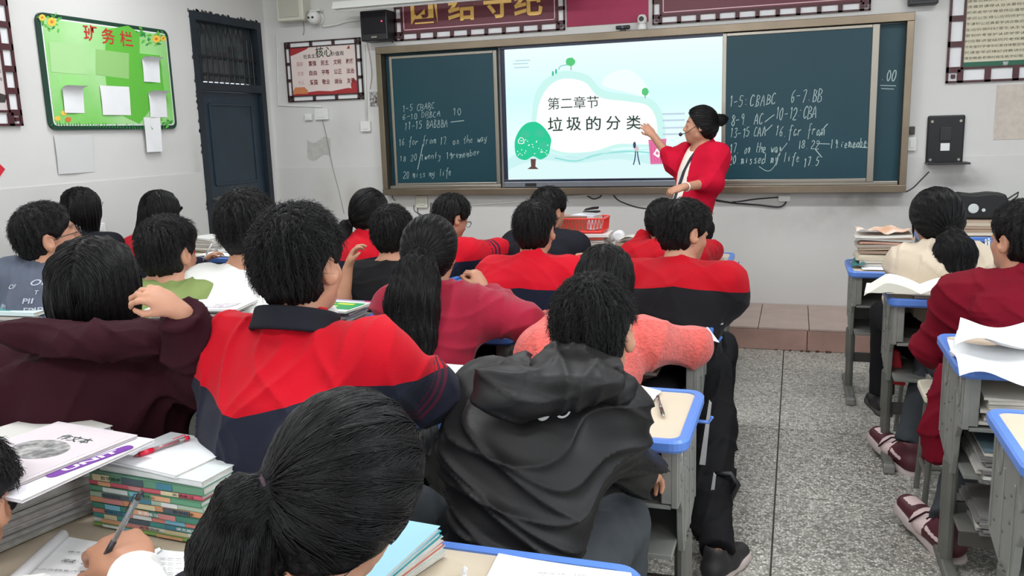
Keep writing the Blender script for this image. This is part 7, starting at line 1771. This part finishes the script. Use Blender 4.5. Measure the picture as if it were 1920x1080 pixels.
# lanyard down the front
mb = MB(); f = white
def onshirt(x, z): 
    p = N+Rt@np.array([x, .3, z]); d = (-Rt[:, 1]).astype(f32); t = 0
    for _ in range(30): dd = float(f((p+d*t)[None].astype(f32))[0]); t += max(min(dd, .05), -.01)*.85
    return p+d*(t-.006)-o_
mb.tube([onshirt(x, z) for x, z in ((-.045, .0), (-.032, -.06), (-.015, -.14), (.0, -.24), (.004, -.36), (.004, -.46))], .009, 6); mb.build('lanyard', mat('lanyard_dark', (34, 34, 52), .7), J['root'], True)
# headset microphone
def hw(x, y, z): return Hh+Rh@np.array([x, y, z])*.97-o_
mb = MB(); mb.tube([hw(-.084, -.008, .012), hw(-.082, .03, -.01), hw(-.072, .07, -.042), hw(-.050, .105, -.056)], .0022, 6); mb.tube([hw(-.083, .0, .022), hw(-.086, -.012, .02), hw(-.085, -.02, -.005)], .006, 6)
hd = mb.build('headset', M_blk, J['root'], True)
c = hw(-.048, .112, -.057); MB().lathe([(.001, -.012), (.009, -.008), (.0115, 0), (.009, .008), (.001, .012)], tuple(c), 12).build('microphone_foam', M_blk, hd, True)
# bracelet
w0 = J['wr'][0]; dd = nrm(J['wr'][0]-J['el'][0]); x = nrm(np.cross(dd, [0, 0, 1])); y = np.cross(x, dd)
MB().tube([w0-dd*.02+(x*math.cos(a)*.031+y*math.sin(a)*.026)-o_ for a in np.linspace(0, 6.283, 17)[:-1]], .004, 6, closed=True).build('bracelet', M_plate, J['root'], True)

# =================================================================== STOOLS UNDER THE STUDENTS, BAGS
nm = dict(H='boy in the large red and navy jacket', F='girl in the burgundy hood', P='boy in the black windbreaker', V='ponytail girl at the lower edge', W='person with the writing hand', G='boy in the white T-shirt', E='boy in the green T-shirt', B='boy with lettered T-shirt', K='girl in the raspberry sweatshirt', O='person in the coral sweater', J='boy in the black T-shirt', M='boy in the rounded red jacket', Q='boy with white collar piping', A='person at the left edge', C='long-haired girl beside the glasses boy', D='girl by the blue door', I='girl under the blackboard end', L='student with round glasses', N='student in the black jacket', R='girl behind the white-piped collar', T='girl in the cream hood', U='boy in crimson')
for k, t in nm.items():
    J = PEOPLE[k]
    if k == 'U': stool(.635, 3.45, .45, 'ivory stool under the boy in crimson, its corner showing at the aisle'); continue
    stool(J['PL'][0], J['PL'][1], .37, 'ivory stool under the '+t, math.atan2(-J['Rt'][0, 1], J['Rt'][1, 1]) if True else 0)
# black coat / school bag hanging at the coral person's side
def bagshape(P):
    a, b, c_ = onZ(1335, 640, .60), onZ(1338, 800, .36), onZ(1330, 980, .14)
    o = cap(P, a, b, .055, .085); o = smin(o, cap(P, b, c_, .085, .07), .03); return o+folds(P, .008, 3, 1.3)
a = onZ(1338, 800, .36)
e = empty('school_bag', (a[0], a[1], 0.07), 0, 'limp black school bag hanging beside the coral sweater, strap loop sticking out', 'bag')
lo = np.minimum(onZ(1335, 640, .60), onZ(1330, 980, .14))-.14; hi = np.maximum(onZ(1335, 640, .60), onZ(1330, 980, .14))+.14
bake('body', bagshape, lo, hi, .008, mat('bag_black', (17, 17, 19), .8, bump=.3, bscale=200), e, np.array([a[0], a[1], .07]))
p0 = onZ(1358, 906, .25)-np.array([a[0], a[1], .07]); MB().tube([p0+[-.03, 0, .03], p0+[.02, 0, .035], p0+[.045, 0, .0], p0+[.02, 0, -.06], p0+[-.02, 0, -.085]], .011, 8).build('strap', M_blk, e, True)
for k, q in enumerate(((1322, 800, .42), (1330, 930, .18))):
    p = onZ(*q)-np.array([a[0], a[1], .07]); MB().prism([(-.008, -.10), (.012, -.10), (.03, .12), (.022, .13)], -.004, .004, 'y').build('reflective_strip', mat('reflect_grey', (168, 168, 168), .5), e, loc=tuple(p+[-.0, -.10, 0]))
# crimson coat hanging on the aisle, behind the desk with rumpled papers
def coat(P):
    a, b, c_ = D(1770, 700, 3.05), D(1762, 800, 3.02), D(1760, 850, 3.0); o = cap(P, a, b, .03, .055); return smin(o, cap(P, b, c_, .055, .045), .03)+folds(P, .010, 4, 1.5)
a = D(1762, 800, 3.02); e = empty('jacket', (a[0], a[1], a[2]-.2), 0, 'crimson jacket hanging down between the stool and the aisle desk', 'jacket')
bake('body', coat, a-.22, a+.25, .008, M_crim, e, np.array([a[0], a[1], a[2]-.2]))
# U's stool corner shows ivory: the red and white pouch with clear bag at the aisle desk
p = D(1676, 690, 3.75); e = empty('pouch', tuple(p), 0, 'red and white pouch hanging at the side of the open-book desk', 'pouch')
mb = MB(); mb.prism([(-.03, -.07), (.05, -.075), (.02, .08), (-.01, .09)], -.02, .02, 'y', bev=.008); mb.build('body', mat('pouch_red', (196, 28, 40), .6), e)
mb = MB(); mb.prism([(-.045, -.06), (-.028, -.072), (-.006, .10), (-.02, .11)], -.018, .018, 'y', bev=.006); mb.tube([(-.012, 0, .1), (-.03, 0, .2), (-.025, 0, .27), (-.005, 0, .25), (-.012, 0, .1)], .009, 8); mb.build('strap', M_plate, e, True)
